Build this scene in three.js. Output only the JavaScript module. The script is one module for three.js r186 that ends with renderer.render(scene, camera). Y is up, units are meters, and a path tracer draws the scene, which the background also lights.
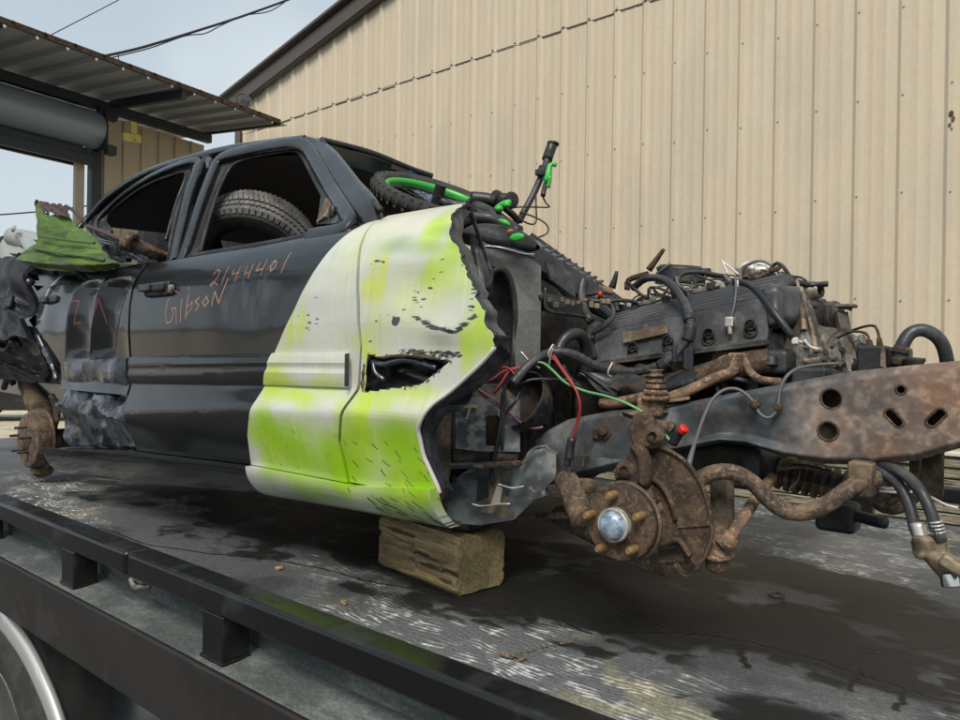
import * as THREE from 'three';
import { RoundedBoxGeometry } from 'three/addons/geometries/RoundedBoxGeometry.js';
import { mergeGeometries, mergeVertices, toCreasedNormals } from 'three/addons/utils/BufferGeometryUtils.js';

// ---------------------------------------------------------------- camera, sky, sun, exposure
const scene = new THREE.Scene();
const renderer = new THREE.WebGLRenderer({ antialias: true });
renderer.setSize(1024, 768);
renderer.toneMapping = THREE.LinearToneMapping;
renderer.toneMappingExposure = 1.4;
renderer.shadowMap.enabled = true;
const R = Math.PI / 180;
const camera = new THREE.PerspectiveCamera(53.13, 4 / 3, 0.02, 600);
camera.rotation.order = 'YXZ';
camera.position.set(0.633, 0.64, 2.08);
camera.rotation.set(-0.05 * R, 39.355 * R, 0.88 * R);

function hash(i, j, s) { let h = (i * 374761393 + j * 668265263 + s * 1442695041) | 0; h = Math.imul(h ^ (h >>> 13), 1274126177); h ^= h >>> 16; return (h >>> 0) / 4294967296; }
function vnoise(x, y, p, s) {            // value noise, period p cells
  const xi = Math.floor(x), yi = Math.floor(y), fx = x - xi, fy = y - yi;
  const u = fx * fx * (3 - 2 * fx), v = fy * fy * (3 - 2 * fy), m = (a) => ((a % p) + p) % p;
  const a = hash(m(xi), m(yi), s), b = hash(m(xi + 1), m(yi), s), c = hash(m(xi), m(yi + 1), s), d = hash(m(xi + 1), m(yi + 1), s);
  return a + (b - a) * u + (c - a) * v + (a - b - c + d) * u * v;
}
function fbm(u, v, p, oct, s, gain = 0.5) { let t = 0, a = 1, n = 0; for (let k = 0; k < oct; k++) { t += a * vnoise(u * p, v * p, p, s + k * 17); n += a; a *= gain; p *= 2; } return t / n; }
function vn3(x, y, z, s) { const zi = Math.floor(z), f = z - zi, w = f * f * (3 - 2 * f); return vnoise(x, y, 4096, s + zi * 131) * (1 - w) + vnoise(x, y, 4096, s + (zi + 1) * 131) * w; }
const clamp = (x, a = 0, b = 1) => Math.min(b, Math.max(a, x));
const sstep = (a, b, x) => { const t = clamp((x - a) / (b - a)); return t * t * (3 - 2 * t); };
const lerp = (a, b, t) => a + (b - a) * t;
const mix3 = (a, b, t) => [lerp(a[0], b[0], t), lerp(a[1], b[1], t), lerp(a[2], b[2], t)];
let seed = 7; const rnd = () => { seed = (seed + 0x6D2B79F5) | 0; let t = Math.imul(seed ^ (seed >>> 15), 1 | seed); t = (t + Math.imul(t ^ (t >>> 7), 61 | t)) ^ t; return ((t ^ (t >>> 14)) >>> 0) / 4294967296; };
const rr = (a, b) => a + (b - a) * rnd();

{ // overcast sky: pale near the horizon, greyer blue overhead, soft broken cloud
  const w = 1024, h = 512, d = new Float32Array(w * h * 4);
  for (let j = 0; j < h; j++) for (let i = 0; i < w; i++) {
    const el = ((j + 0.5) / h - 0.5) * 180, e = Math.max(0, el);
    const c = fbm(i / w, j / h * 0.5 + 0.1, 8, 5, 3) - 0.5;
    const t = sstep(0, 34, e), cl = sstep(0.0, 0.22, c);
    const col = mix3([0.50, 0.56, 0.60], [0.325, 0.395, 0.455], t), k = 1 + c * 0.5 + cl * 0.3;
    const g = el < 0 ? 0.6 : 1, o = (j * w + i) * 4;
    d[o] = col[0] * k * g; d[o + 1] = col[1] * (1 + c * 0.45 + cl * 0.22) * g; d[o + 2] = col[2] * (1 + c * 0.4 + cl * 0.15) * g; d[o + 3] = 1;
  }
  const t = new THREE.DataTexture(d, w, h, THREE.RGBAFormat, THREE.FloatType);
  t.mapping = THREE.EquirectangularReflectionMapping; t.magFilter = t.minFilter = THREE.LinearFilter; t.needsUpdate = true;
  scene.background = t; scene.environment = t;
}
const sun = new THREE.DirectionalLight(0xfff4e8, 2.3);
sun.position.set(2.2, 9, 7.5); sun.target.position.set(-1.5, 0, 0);
sun.castShadow = true; sun.shadow.radius = 45; sun.shadow.mapSize.set(2048, 2048);
Object.assign(sun.shadow.camera, { left: -12, right: 12, top: 12, bottom: -12, near: 0.5, far: 40 });
scene.add(sun, sun.target);

// ---------------------------------------------------------------- helpers
const V = (a) => new THREE.Vector3(a[0], a[1], a[2]);
const taken = {};
function numbered(n) { if (!(n in taken)) { taken[n] = 0; return n; } taken[n]++; return n + '_' + String(taken[n]).padStart(3, '0'); }
function clean(g) {                       // non-indexed, only position normal uv
  const keep = g.userData.keepUV;
  if (g.index) { g = g.toNonIndexed(); g.userData.keepUV = keep; }
  if (!g.attributes.normal) g.computeVertexNormals();
  for (const k of Object.keys(g.attributes)) if (!['position', 'normal', 'uv'].includes(k)) g.deleteAttribute(k);
  if (!g.attributes.uv || !g.userData.keepUV) boxUV(g);
  g.morphAttributes = {}; return g;
}
function boxUV(g) {                       // uv in metres, projected along each face's main axis
  const p = g.attributes.position, n = p.count, uv = new Float32Array(n * 2);
  for (let i = 0; i < n; i += 3) {
    const ax = p.getX(i), ay = p.getY(i), az = p.getZ(i), bx = p.getX(i + 1) - ax, by = p.getY(i + 1) - ay, bz = p.getZ(i + 1) - az, cx = p.getX(i + 2) - ax, cy = p.getY(i + 2) - ay, cz = p.getZ(i + 2) - az;
    const nx = Math.abs(by * cz - bz * cy), ny = Math.abs(bz * cx - bx * cz), nz = Math.abs(bx * cy - by * cx);
    for (let k = i; k < i + 3; k++) {
      const x = p.getX(k), y = p.getY(k), z = p.getZ(k);
      if (nz >= nx && nz >= ny) { uv[2 * k] = x; uv[2 * k + 1] = y; } else if (nx >= ny) { uv[2 * k] = z; uv[2 * k + 1] = y; } else { uv[2 * k] = x; uv[2 * k + 1] = z; }
    }
  }
  g.setAttribute('uv', new THREE.BufferAttribute(uv, 2));
}
const baseOf = (o) => { while (o && !o.userData.base) o = o.parent; return o ? o.userData.base : [0, 0, 0]; };
function obj(name, geos, mat, parent, label) {       // ONE named mesh; geometry given in world metres
  const list = (Array.isArray(geos) ? geos : [geos]).map(clean);
  const g = list.length > 1 ? mergeGeometries(list) : list[0].clone();
  const m = new THREE.Mesh(g, mat); m.name = parent && parent !== scene ? name : numbered(name);
  m.castShadow = m.receiveShadow = true;
  if (parent && parent !== scene) { const b = baseOf(parent); g.translate(-b[0], -b[1], -b[2]); parent.add(m); } else scene.add(m);
  if (label) m.userData.label = label;
  return m;
}
function objs(name, geos, mat, parent, label) { let m; geos.forEach((g, i) => { m = obj(name, g, mat, parent, i ? undefined : label); }); return m; }   // alike pieces, each a mesh of its own
function thing(name, label, category, base, group) {
  const o = new THREE.Group(); o.name = numbered(name); o.position.set(...base);
  o.userData = { label, category, base }; if (group) o.userData.group = group; scene.add(o); return o;
}
function part(name, parent, label) { const o = new THREE.Group(); o.name = name; parent.add(o); if (label) o.userData.label = label; return o; }
function single(name, label, category, base, geos, mat, group) {  // thing of one mesh, placed at its base
  const list = (Array.isArray(geos) ? geos : [geos]).map(clean), g = list.length > 1 ? mergeGeometries(list) : list[0].clone();
  g.translate(-base[0], -base[1], -base[2]);
  const m = new THREE.Mesh(g, mat); m.name = numbered(name); m.position.set(...base); m.castShadow = m.receiveShadow = true;
  m.userData = { label, category }; if (group) m.userData.group = group; scene.add(m); return m;
}
function structure(name, geos, mat) { const m = obj(name, geos, mat, scene); m.userData.kind = 'structure'; return m; }

// primitives, all returning geometry in world metres
const T = (g, pos, rot) => { if (rot) g.applyMatrix4(new THREE.Matrix4().makeRotationFromEuler(new THREE.Euler(rot[0], rot[1], rot[2], 'YXZ'))); return g.translate(pos[0], pos[1], pos[2]); };
function box(c, s, r = 0.004, rot) { return T(r > 0 ? new RoundedBoxGeometry(s[0], s[1], s[2], 1, Math.min(r, s[0] / 2.2, s[1] / 2.2, s[2] / 2.2)) : new THREE.BoxGeometry(...s), c, rot); }
function bar(a, b, w, h, r = 0.003, roll = 0) {       // box from a to b
  const A = V(a), B = V(b), L = A.distanceTo(B), g = r ? new RoundedBoxGeometry(w, h, L, 1, Math.min(r, w / 2.2, h / 2.2)) : new THREE.BoxGeometry(w, h, L);
  if (roll) g.rotateZ(roll);
  const m = new THREE.Matrix4().lookAt(B, A, new THREE.Vector3(0, 1, 0.001)); m.setPosition(A.add(B).multiplyScalar(0.5)); return g.applyMatrix4(m);
}
function cyl(a, b, r0, r1 = r0, seg = 16, open = false) {
  const A = V(a), B = V(b), D = B.clone().sub(A), g = new THREE.CylinderGeometry(r1, r0, D.length(), seg, 1, open);
  g.applyQuaternion(new THREE.Quaternion().setFromUnitVectors(new THREE.Vector3(0, 1, 0), D.normalize())); const c = A.add(B).multiplyScalar(0.5); return g.translate(c.x, c.y, c.z);
}
function lathe(pts, o, dir, seg = 28, sx = 1) {        // pts [radius, along dir]
  const g = new THREE.LatheGeometry(pts.map((p) => new THREE.Vector2(Math.max(p[0], 1e-4), p[1])), seg);
  g.applyQuaternion(new THREE.Quaternion().setFromUnitVectors(new THREE.Vector3(0, 1, 0), V(dir).normalize())); return g.translate(o[0], o[1], o[2]);
}
function ball(c, r, s = [1, 1, 1], seg = 12) { const g = new THREE.SphereGeometry(r, seg, Math.max(6, seg * 0.7 | 0)); g.scale(...s); return g.translate(c[0], c[1], c[2]); }
function curve(pts, closed = false, tension = 0.5) { return new THREE.CatmullRomCurve3(pts.map(V), closed, 'catmullrom', tension); }
// sweep of a round or polygonal section along a smooth path; rad may be a number or f(distance, fraction)
function sweep(pts, rad, o = {}) {
  const c = o.straight ? null : curve(pts, o.closed), L = c ? c.getLength() : 0, n = o.n || Math.max(6, Math.min(160, Math.ceil(L / (o.step || 0.012)))), m = o.m || 8;
  const P = [], Tn = [];
  if (o.straight) { for (let i = 0; i < pts.length; i++) P.push(V(pts[i])); for (let i = 0; i < P.length; i++) { const a = P[Math.max(0, i - 1)], b = P[Math.min(P.length - 1, i + 1)]; Tn.push(b.clone().sub(a).normalize()); } }
  else for (let i = 0; i <= n; i++) { P.push(c.getPointAt(i / n)); Tn.push(c.getTangentAt(i / n)); }
  const N = P.length, up = o.up ? V(o.up) : (Math.abs(Tn[0].y) < 0.9 ? new THREE.Vector3(0, 1, 0) : new THREE.Vector3(1, 0, 0));
  let nrm = up.clone().sub(Tn[0].clone().multiplyScalar(up.dot(Tn[0]))).normalize();
  const prof = o.profile || Array.from({ length: m }, (_, k) => [Math.cos(k / m * 2 * Math.PI), Math.sin(k / m * 2 * Math.PI)]), M = prof.length;
  const pos = [], uv = [], idx = []; let s = 0;
  for (let i = 0; i < N; i++) {
    if (i) { s += P[i].distanceTo(P[i - 1]); const u2 = o.up ? up : nrm; nrm = u2.clone().sub(Tn[i].clone().multiplyScalar(u2.dot(Tn[i]))).normalize(); }
    const bn = Tn[i].clone().cross(nrm), r = typeof rad === 'function' ? rad(s, i / (N - 1)) : rad;
    for (let k = 0; k <= M; k++) { const q = prof[k % M]; pos.push(P[i].x + (bn.x * q[0] + nrm.x * q[1]) * r, P[i].y + (bn.y * q[0] + nrm.y * q[1]) * r, P[i].z + (bn.z * q[0] + nrm.z * q[1]) * r); uv.push(s, k / M * 6.28 * r); }
  }
  const W = M + 1;
  for (let i = 0; i < N - 1; i++) for (let k = 0; k < M; k++) { const a = i * W + k, b = a + 1, d = a + W, e = d + 1; idx.push(a, b, d, b, e, d); }
  if (!o.closed && !o.open) for (const i of [0, N - 1]) { const q = pos.length / 3; pos.push(P[i].x, P[i].y, P[i].z); uv.push(0, 0); for (let k = 0; k < M; k++) { const a = i * W + k; i ? idx.push(q, a, a + 1) : idx.push(q, a + 1, a); } }
  let g = new THREE.BufferGeometry(); g.setAttribute('position', new THREE.Float32BufferAttribute(pos, 3)); g.setAttribute('uv', new THREE.Float32BufferAttribute(uv, 2)); g.setIndex(idx);
  g = o.profile ? toCreasedNormals(g.toNonIndexed(), o.crease || 0.7) : (g.computeVertexNormals(), fixSeam(g, N, M));
  g.userData.keepUV = true; return g;
}
function fixSeam(g, N, M) { const n = g.attributes.normal, W = M + 1; for (let i = 0; i < N; i++) { const a = i * W, b = a + M, x = n.getX(a) + n.getX(b), y = n.getY(a) + n.getY(b), z = n.getZ(a) + n.getZ(b), l = Math.hypot(x, y, z) || 1; n.setXYZ(a, x / l, y / l, z / l); n.setXYZ(b, x / l, y / l, z / l); } return g; }
const flat = (a, b, n = 14, e = 0.5) => Array.from({ length: n }, (_, k) => { const t = (k + 0.5) / n * 6.2832, c = Math.cos(t), s = Math.sin(t); return [a * Math.sign(c) * Math.pow(Math.abs(c), e), b * Math.sign(s) * Math.pow(Math.abs(s), e)]; });
const corrugated = (r, pitch = 0.008, d = 0.12) => (s) => r * (1 + d * (((s / pitch) % 1) < 0.5 ? 1 : -1) * 0.5);
// grid surface f(u,v) with a turned-in rim of the given vector
function patch(nu, nv, f, o = {}) {
  const pos = [], uv = [], idx = [], W = nu + 1;
  for (let j = 0; j <= nv; j++) for (let i = 0; i <= nu; i++) { const p = f(i / nu, j / nv); pos.push(p[0], p[1], p[2]); const q = o.uv ? o.uv(p) : [p[0], p[1]]; uv.push(q[0], q[1]); }
  for (let j = 0; j < nv; j++) for (let i = 0; i < nu; i++) { if (o.hole && o.hole((i + 0.5) / nu, (j + 0.5) / nv, pos[(j * W + i) * 3], pos[(j * W + i) * 3 + 1])) continue; const a = j * W + i, b = a + 1, c = a + W, d = c + 1; idx.push(a, b, c, b, d, c); }
  let g = new THREE.BufferGeometry(); g.setAttribute('position', new THREE.Float32BufferAttribute(pos, 3)); g.setAttribute('uv', new THREE.Float32BufferAttribute(uv, 2)); g.setIndex(idx); g.computeVertexNormals();
  g = o.crease ? toCreasedNormals(g.toNonIndexed(), o.crease) : g.toNonIndexed();
  if (o.rim) {
    const ring = []; for (let i = 0; i < nu; i++) ring.push(i); for (let j = 0; j < nv; j++) ring.push(j * W + nu); for (let i = nu; i > 0; i--) ring.push(nv * W + i); for (let j = nv; j > 0; j--) ring.push(j * W);
    const rp = [], ru = []; const at = (k) => [pos[k * 3], pos[k * 3 + 1], pos[k * 3 + 2]];
    for (let k = 0; k < ring.length; k++) { const a = at(ring[k]), b = at(ring[(k + 1) % ring.length]), r = o.rim, a2 = [a[0] + r[0], a[1] + r[1], a[2] + r[2]], b2 = [b[0] + r[0], b[1] + r[1], b[2] + r[2]]; rp.push(...a, ...a2, ...b, ...b, ...a2, ...b2); const qa = o.uv ? o.uv(a) : [a[0], a[1]], qb = o.uv ? o.uv(b) : [b[0], b[1]]; ru.push(...qa, ...qa, ...qb, ...qb, ...qa, ...qb); }
    const e = new THREE.BufferGeometry(); e.setAttribute('position', new THREE.Float32BufferAttribute(rp, 3)); e.setAttribute('uv', new THREE.Float32BufferAttribute(ru, 2)); e.computeVertexNormals();
    g = mergeGeometries([g, e]);
  }
  g.userData.keepUV = true; return g;
}
// flat shape in (x,y) pushed along -z by depth, outer face at z
function plateXY(pts, z, depth, holes = [], bevel = 0.003) {
  const s = new THREE.Shape(pts.map((p) => new THREE.Vector2(p[0], p[1])));
  for (const h of holes) { const q = new THREE.Path(); if (h.r) { if (h.len) { const c = Math.cos(h.a), n = Math.sin(h.a); for (let k = 0; k <= 20; k++) { const t = k / 20 * 2 * Math.PI, lx = Math.cos(t) * h.r + (Math.cos(t) >= 0 ? h.len : -h.len), ly = Math.sin(t) * h.r; k ? q.lineTo(h.x + lx * c - ly * n, h.y + lx * n + ly * c) : q.moveTo(h.x + lx * c - ly * n, h.y + lx * n + ly * c); } } else q.absarc(h.x, h.y, h.r, 0, Math.PI * 2, true); } else { q.setFromPoints(h.map((p) => new THREE.Vector2(p[0], p[1]))); } s.holes.push(q); }
  const g = new THREE.ExtrudeGeometry(s, { depth: depth - 2 * bevel, bevelEnabled: bevel > 0, bevelThickness: bevel, bevelSize: bevel, bevelOffset: -bevel, bevelSegments: 1, curveSegments: 14 });
  return g.translate(0, 0, z - depth + bevel);
}
const pl = (x, k) => { if (x <= k[0][0]) return k[0][1]; for (let i = 1; i < k.length; i++) if (x <= k[i][0]) return lerp(k[i - 1][1], k[i][1], (x - k[i - 1][0]) / (k[i][0] - k[i - 1][0])); return k[k.length - 1][1]; };

// ---------------------------------------------------------------- materials
function texFrom(data, w, h, srgb, metres) {
  const t = new THREE.DataTexture(data, w, h, THREE.RGBAFormat); if (srgb) t.colorSpace = THREE.SRGBColorSpace;
  t.wrapS = t.wrapT = THREE.RepeatWrapping; t.magFilter = THREE.LinearFilter; t.minFilter = THREE.LinearMipmapLinearFilter; t.generateMipmaps = true;
  if (metres) t.repeat.set(1 / metres[0], 1 / metres[1]); t.needsUpdate = true; return t;
}
function maps(w, h, metres, fn) {
  const c = new Uint8Array(w * h * 4), a = new Uint8Array(w * h * 4), b = new Uint8Array(w * h * 4);
  for (let j = 0; j < h; j++) for (let i = 0; i < w; i++) {
    const q = fn(i / w, j / h), o = (j * w + i) * 4;
    c[o] = clamp(q[0], 0, 255); c[o + 1] = clamp(q[1], 0, 255); c[o + 2] = clamp(q[2], 0, 255); c[o + 3] = 255;
    a[o] = a[o + 1] = a[o + 2] = clamp(q[3] * 255, 0, 255); a[o + 3] = 255; b[o] = b[o + 1] = b[o + 2] = clamp(q[4] * 255, 0, 255); b[o + 3] = 255;
  }
  return { map: texFrom(c, w, h, true, metres), roughnessMap: texFrom(a, w, h, false, metres), bumpMap: texFrom(b, w, h, false, metres) };
}
const std = (o) => new THREE.MeshStandardMaterial({ side: THREE.DoubleSide, ...o });
const col = (r, g, b) => new THREE.Color().setRGB(r, g, b);
const M = {};
{
  // heavy rust: dark brown plates with orange bloom
  const rust = maps(512, 512, [0.35, 0.35], (u, v) => {
    const a = fbm(u, v, 10, 6, 11, 0.6), b = fbm(u, v, 48, 4, 31), c = fbm(u, v, 8, 5, 51, 0.65), d = fbm(u, v, 90, 2, 71);
    let k = mix3([74, 62, 53], [116, 97, 79], sstep(0.3, 0.7, a)); k = mix3(k, [142, 106, 78], 0.4 * sstep(0.56, 0.72, c * 0.6 + b * 0.4)); k = mix3(k, [150, 138, 122], 0.5 * sstep(0.56, 0.72, b));
    const s = 0.82 + d * 0.36; return [k[0] * s, k[1] * s, k[2] * s, 0.78 + b * 0.2, a * 0.4 + b * 0.4 + d * 0.2];
  });
  M.rust = std({ ...rust, bumpScale: 0.0014, metalness: 0.15 });
  M.rustDark = std({ ...rust, bumpScale: 0.0014, metalness: 0.15, color: col(0.62, 0.58, 0.54) });
  M.rustPale = std({ ...rust, bumpScale: 0.0012, metalness: 0.15, color: col(1.5, 1.4, 1.3) });
  // greasy underbody metal: black wax, blue-grey bare areas, mud
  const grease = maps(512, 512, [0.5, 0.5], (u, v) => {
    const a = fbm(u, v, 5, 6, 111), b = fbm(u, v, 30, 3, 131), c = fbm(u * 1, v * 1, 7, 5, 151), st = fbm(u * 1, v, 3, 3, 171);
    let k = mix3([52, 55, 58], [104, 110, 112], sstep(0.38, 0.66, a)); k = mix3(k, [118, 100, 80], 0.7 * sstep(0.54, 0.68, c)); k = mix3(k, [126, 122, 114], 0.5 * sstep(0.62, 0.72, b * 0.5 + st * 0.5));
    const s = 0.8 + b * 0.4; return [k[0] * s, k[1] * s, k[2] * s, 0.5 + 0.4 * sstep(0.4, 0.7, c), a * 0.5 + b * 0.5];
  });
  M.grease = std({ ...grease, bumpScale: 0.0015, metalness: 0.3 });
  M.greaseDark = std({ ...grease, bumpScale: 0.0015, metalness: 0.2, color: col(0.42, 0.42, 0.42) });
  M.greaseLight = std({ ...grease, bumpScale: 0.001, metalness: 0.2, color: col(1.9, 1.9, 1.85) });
  // oily aluminium castings
  const alu = maps(512, 512, [0.3, 0.3], (u, v) => {
    const a = fbm(u, v, 6, 5, 211), b = fbm(u, v, 40, 3, 231), c = fbm(u, v, 5, 4, 251);
    let k = mix3([150, 148, 142], [96, 90, 82], sstep(0.4, 0.7, a)); k = mix3(k, [52, 46, 40], 0.75 * sstep(0.55, 0.7, c)); const s = 0.85 + b * 0.3;
    return [k[0] * s, k[1] * s, k[2] * s, 0.45 + a * 0.4, b];
  });
  M.alu = std({ ...alu, bumpScale: 0.0008, metalness: 0.55 });
  M.aluDark = std({ ...alu, bumpScale: 0.0008, metalness: 0.4, color: col(0.4, 0.4, 0.4) });
  M.aluTan = std({ ...alu, bumpScale: 0.0008, metalness: 0.3, color: col(0.95, 0.8, 0.6) });
  // dusty black plastic and rubber
  const plas = maps(512, 512, [0.4, 0.4], (u, v) => {
    const a = fbm(u, v, 5, 6, 311), b = fbm(u, v, 60, 2, 331), c = fbm(u, v, 8, 4, 351);
    let k = mix3([40, 41, 43], [66, 67, 68], sstep(0.35, 0.7, a)); k = mix3(k, [92, 88, 80], 0.45 * sstep(0.56, 0.74, c)); const s = 0.86 + b * 0.28;
    return [k[0] * s, k[1] * s, k[2] * s, 0.42 + 0.4 * sstep(0.4, 0.65, c), b];
  });
  M.plastic = std({ ...plas, bumpScale: 0.0004 });
  M.greyPanel = std({ ...maps(256, 256, [0.3, 0.3], (u, v) => { const a = fbm(u, v, 5, 6, 1701), b = fbm(u, v, 50, 2, 1711), k = mix3([98, 100, 98], [128, 128, 124], a), s = 0.9 + 0.2 * b; return [k[0] * s, k[1] * s, k[2] * s, 0.6, b]; }), bumpScale: 0.0005 });
  M.plasticGrey = std({ ...plas, bumpScale: 0.0004, color: col(1.9, 1.95, 2.0) });
  M.rubber = std({ ...plas, bumpScale: 0.0006, color: col(0.75, 0.75, 0.75) });
  M.rubberGrey = std({ ...plas, bumpScale: 0.0006, color: col(1.3, 1.3, 1.35) });
  M.black = std({ color: col(0.008, 0.008, 0.009), roughness: 0.75 });
  M.interior = std({ ...plas, color: col(0.8, 0.8, 0.84), bumpScale: 0.001 });
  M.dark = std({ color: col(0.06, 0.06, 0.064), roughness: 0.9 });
  M.hoodliner = std({ ...plas, color: col(0.5, 0.5, 0.52) });
  // wire colours
  const w = (r, g, b, ro = 0.5) => std({ color: col(r, g, b), roughness: ro });
  M.wireRed = w(0.30, 0.03, 0.03); M.wireGreen = w(0.14, 0.36, 0.15); M.wireViolet = w(0.28, 0.10, 0.17); M.wireGrey = w(0.1, 0.1, 0.098); M.redCap = w(0.62, 0.03, 0.02, 0.4);
  M.whitePlastic = w(0.62, 0.60, 0.55, 0.5); M.bareWire = std({ color: col(0.62, 0.6, 0.56), roughness: 0.35, metalness: 0.6 });
  M.gold = std({ color: col(0.42, 0.27, 0.12), roughness: 0.45, metalness: 0.7 });
  M.cap = std({ ...maps(256, 256, [0.06, 0.06], (u, v) => { const a = fbm(u, v, 6, 5, 411), b = fbm(u, v, 40, 2, 421); const s = 0.85 + b * 0.2; const k = mix3([176, 196, 214], [118, 140, 162], sstep(0.4, 0.7, a)); return [k[0] * s, k[1] * s, k[2] * s, 0.3 + a * 0.3, b]; }), bumpScale: 0.0003, metalness: 0.35 });
  M.chrome = std({ color: col(0.72, 0.72, 0.7), roughness: 0.22, metalness: 1 });
  M.polished = std({ color: col(0.7, 0.7, 0.68), roughness: 0.38, metalness: 0.6 });
  M.silver = std({ ...alu, color: col(1.9, 1.9, 1.9), metalness: 0.6, bumpScale: 0.0004 });
  // glossy dark car paint, dusty and scratched
  const dark = maps(1024, 512, [1.6, 0.8], (u, v) => {
    const a = fbm(u, v, 4, 6, 511), b = fbm(u, v, 80, 2, 531), c = fbm(u, v, 9, 5, 551);
    let k = mix3([19, 21, 23], [30, 32, 34], sstep(0.35, 0.7, a)); k = mix3(k, [62, 64, 64], 0.35 * sstep(0.58, 0.74, c)); const s = 0.9 + b * 0.2;
    return [k[0] * s, k[1] * s, k[2] * s, 0.18 + 0.14 * a + 0.16 * sstep(0.5, 0.7, c), c];
  });
  M.paint = new THREE.MeshPhysicalMaterial({ side: THREE.DoubleSide, ...dark, bumpScale: 0.0003, specularIntensity: 0.4, clearcoat: 0.9, clearcoatRoughness: 0.12 });
  const scuff = maps(512, 512, [0.5, 0.5], (u, v) => {
    const a = fbm(u, v, 6, 6, 611), b = fbm(u, v, 50, 2, 631), c = fbm(u, v, 12, 5, 651);
    let k = mix3([66, 70, 76], [92, 95, 100], sstep(0.4, 0.62, a)); k = mix3(k, [150, 152, 154], 0.5 * sstep(0.58, 0.74, c)); k = mix3(k, [48, 50, 55], 0.6 * sstep(0.6, 0.72, a)); const s = 0.85 + b * 0.3;
    return [k[0] * s, k[1] * s, k[2] * s, 0.3 + 0.3 * a, c];
  });
  M.scuff = std({ ...scuff, bumpScale: 0.001, metalness: 0.7, roughness: 0.55, color: col(1.25, 1.25, 1.28) });
  M.scuffDark = std({ map: scuff.map, bumpMap: scuff.bumpMap, bumpScale: 0.001, metalness: 0.1, roughness: 0.55, color: col(0.26, 0.28, 0.33) });
  // tyre rubber
  M.tyre = std({ ...maps(256, 256, [0.2, 0.2], (u, v) => { const a = fbm(u, v, 6, 5, 711), b = fbm(u, v, 50, 2, 731); const k = mix3([44, 44, 44], [62, 61, 59], sstep(0.3, 0.8, a)); const s = 0.85 + b * 0.3; return [k[0] * s, k[1] * s, k[2] * s, 0.8, b]; }), bumpScale: 0.0005 });
  M.tyreDusty = std({ map: M.tyre.map, roughness: 0.85, color: col(1.5, 1.48, 1.42) });
  M.tyreGrey = std({ map: M.tyre.map, roughness: 0.9, color: col(4.2, 4.2, 4.1) });
  M.cover = std({ ...plas, bumpScale: 0.0004, color: col(1.55, 1.55, 1.55) });
  M.green = std({ color: col(0.05, 0.42, 0.06), roughness: 0.35 });
  M.greenDark = std({ color: col(0.04, 0.38, 0.06), roughness: 0.4 });
  M.saddle = std({ ...plas, color: col(0.6, 0.6, 0.6), bumpScale: 0.0004 });
  M.orange = std({ color: col(0.5, 0.16, 0.03), roughness: 0.5 });
  // black truck paint
  M.rail = std({ ...maps(512, 512, [0.9, 0.9], (u, v) => { const a = fbm(u, v, 5, 6, 811), b = fbm(u, v, 120, 2, 831), c = fbm(u, v, 14, 5, 851); let k = mix3([17, 17, 18], [27, 27, 28], a); k = mix3(k, [60, 64, 64], 0.35 * sstep(0.6, 0.72, c)); const s = 0.88 + b * 0.24; return [k[0] * s, k[1] * s, k[2] * s, 0.2 + 0.22 * sstep(0.4, 0.7, c), b]; }), bumpScale: 0.0002 });
  M.beam = std({ ...maps(512, 512, [1.2, 1.2], (u, v) => { const a = fbm(u, v, 5, 6, 861), b = fbm(u, v, 120, 2, 871), c = fbm(u, v, 9, 5, 881); let k = mix3([30, 28, 27], [42, 39, 37], a); k = mix3(k, [70, 67, 62], 0.3 * sstep(0.62, 0.74, c)); const s = 0.9 + b * 0.2; return [k[0] * s, k[1] * s, k[2] * s, 0.5 + 0.3 * a, b]; }), bumpScale: 0.0003 });
  // dusty ledge between rail and deck: grey grit over black paint
  M.ledge = std({ ...maps(1024, 512, [1.2, 0.6], (u, v) => { const a = fbm(u, v, 6, 6, 901), b = fbm(u, v, 160, 2, 921), c = fbm(u, v, 24, 4, 941); let k = mix3([76, 83, 82], [106, 112, 109], sstep(0.35, 0.65, a)); k = mix3(k, [78, 82, 80], 0.6 * sstep(0.54, 0.7, c)); const s = 0.8 + b * 0.4; return [k[0] * s, k[1] * s, k[2] * s, 0.85, c * 0.6 + b * 0.4]; }), bumpScale: 0.002 });
  // beige sheet steel siding: vertical run-off streaks
  const sid = maps(1024, 1024, [3.05, 6], (u, v) => {
    const a = fbm(u, v * 0.25, 24, 4, 1001), s1 = fbm(u, v * 0.06, 64, 3, 1021), c = fbm(u, v, 6, 5, 1041), b = fbm(u, v, 200, 1, 1061);
    let k = [201, 188, 163]; k = mix3(k, [193, 180, 156], 0.45 * sstep(0.45, 0.75, s1)); k = mix3(k, [207, 195, 171], 0.5 * sstep(0.5, 0.75, a)); k = mix3(k, [190, 178, 157], 0.5 * sstep(0.48, 0.72, c)); const s = 0.985 + b * 0.03;
    return [k[0] * s, k[1] * s, k[2] * s, 0.55, c];
  });
  M.siding = std({ map: sid.map, roughness: 0.55 });
  M.zinc = std({ color: col(0.3, 0.3, 0.3), roughness: 0.55, metalness: 0.3 });
  M.trim = std({ color: col(0.085, 0.072, 0.062), roughness: 0.6 });
  M.canopy = std({ color: col(0.36, 0.38, 0.39), roughness: 0.6 });
  M.canopyRust = std({ ...rust, metalness: 0.1, bumpScale: 0.002, color: col(0.5, 0.46, 0.44) });
  M.steelBlue = std({ color: col(0.028, 0.042, 0.055), roughness: 0.5 });
  M.drum = std({ color: col(0.3, 0.38, 0.44), roughness: 0.45, metalness: 0.3 });
  M.yellow = std({ color: col(0.78, 0.62, 0.2), roughness: 0.5 });
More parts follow.
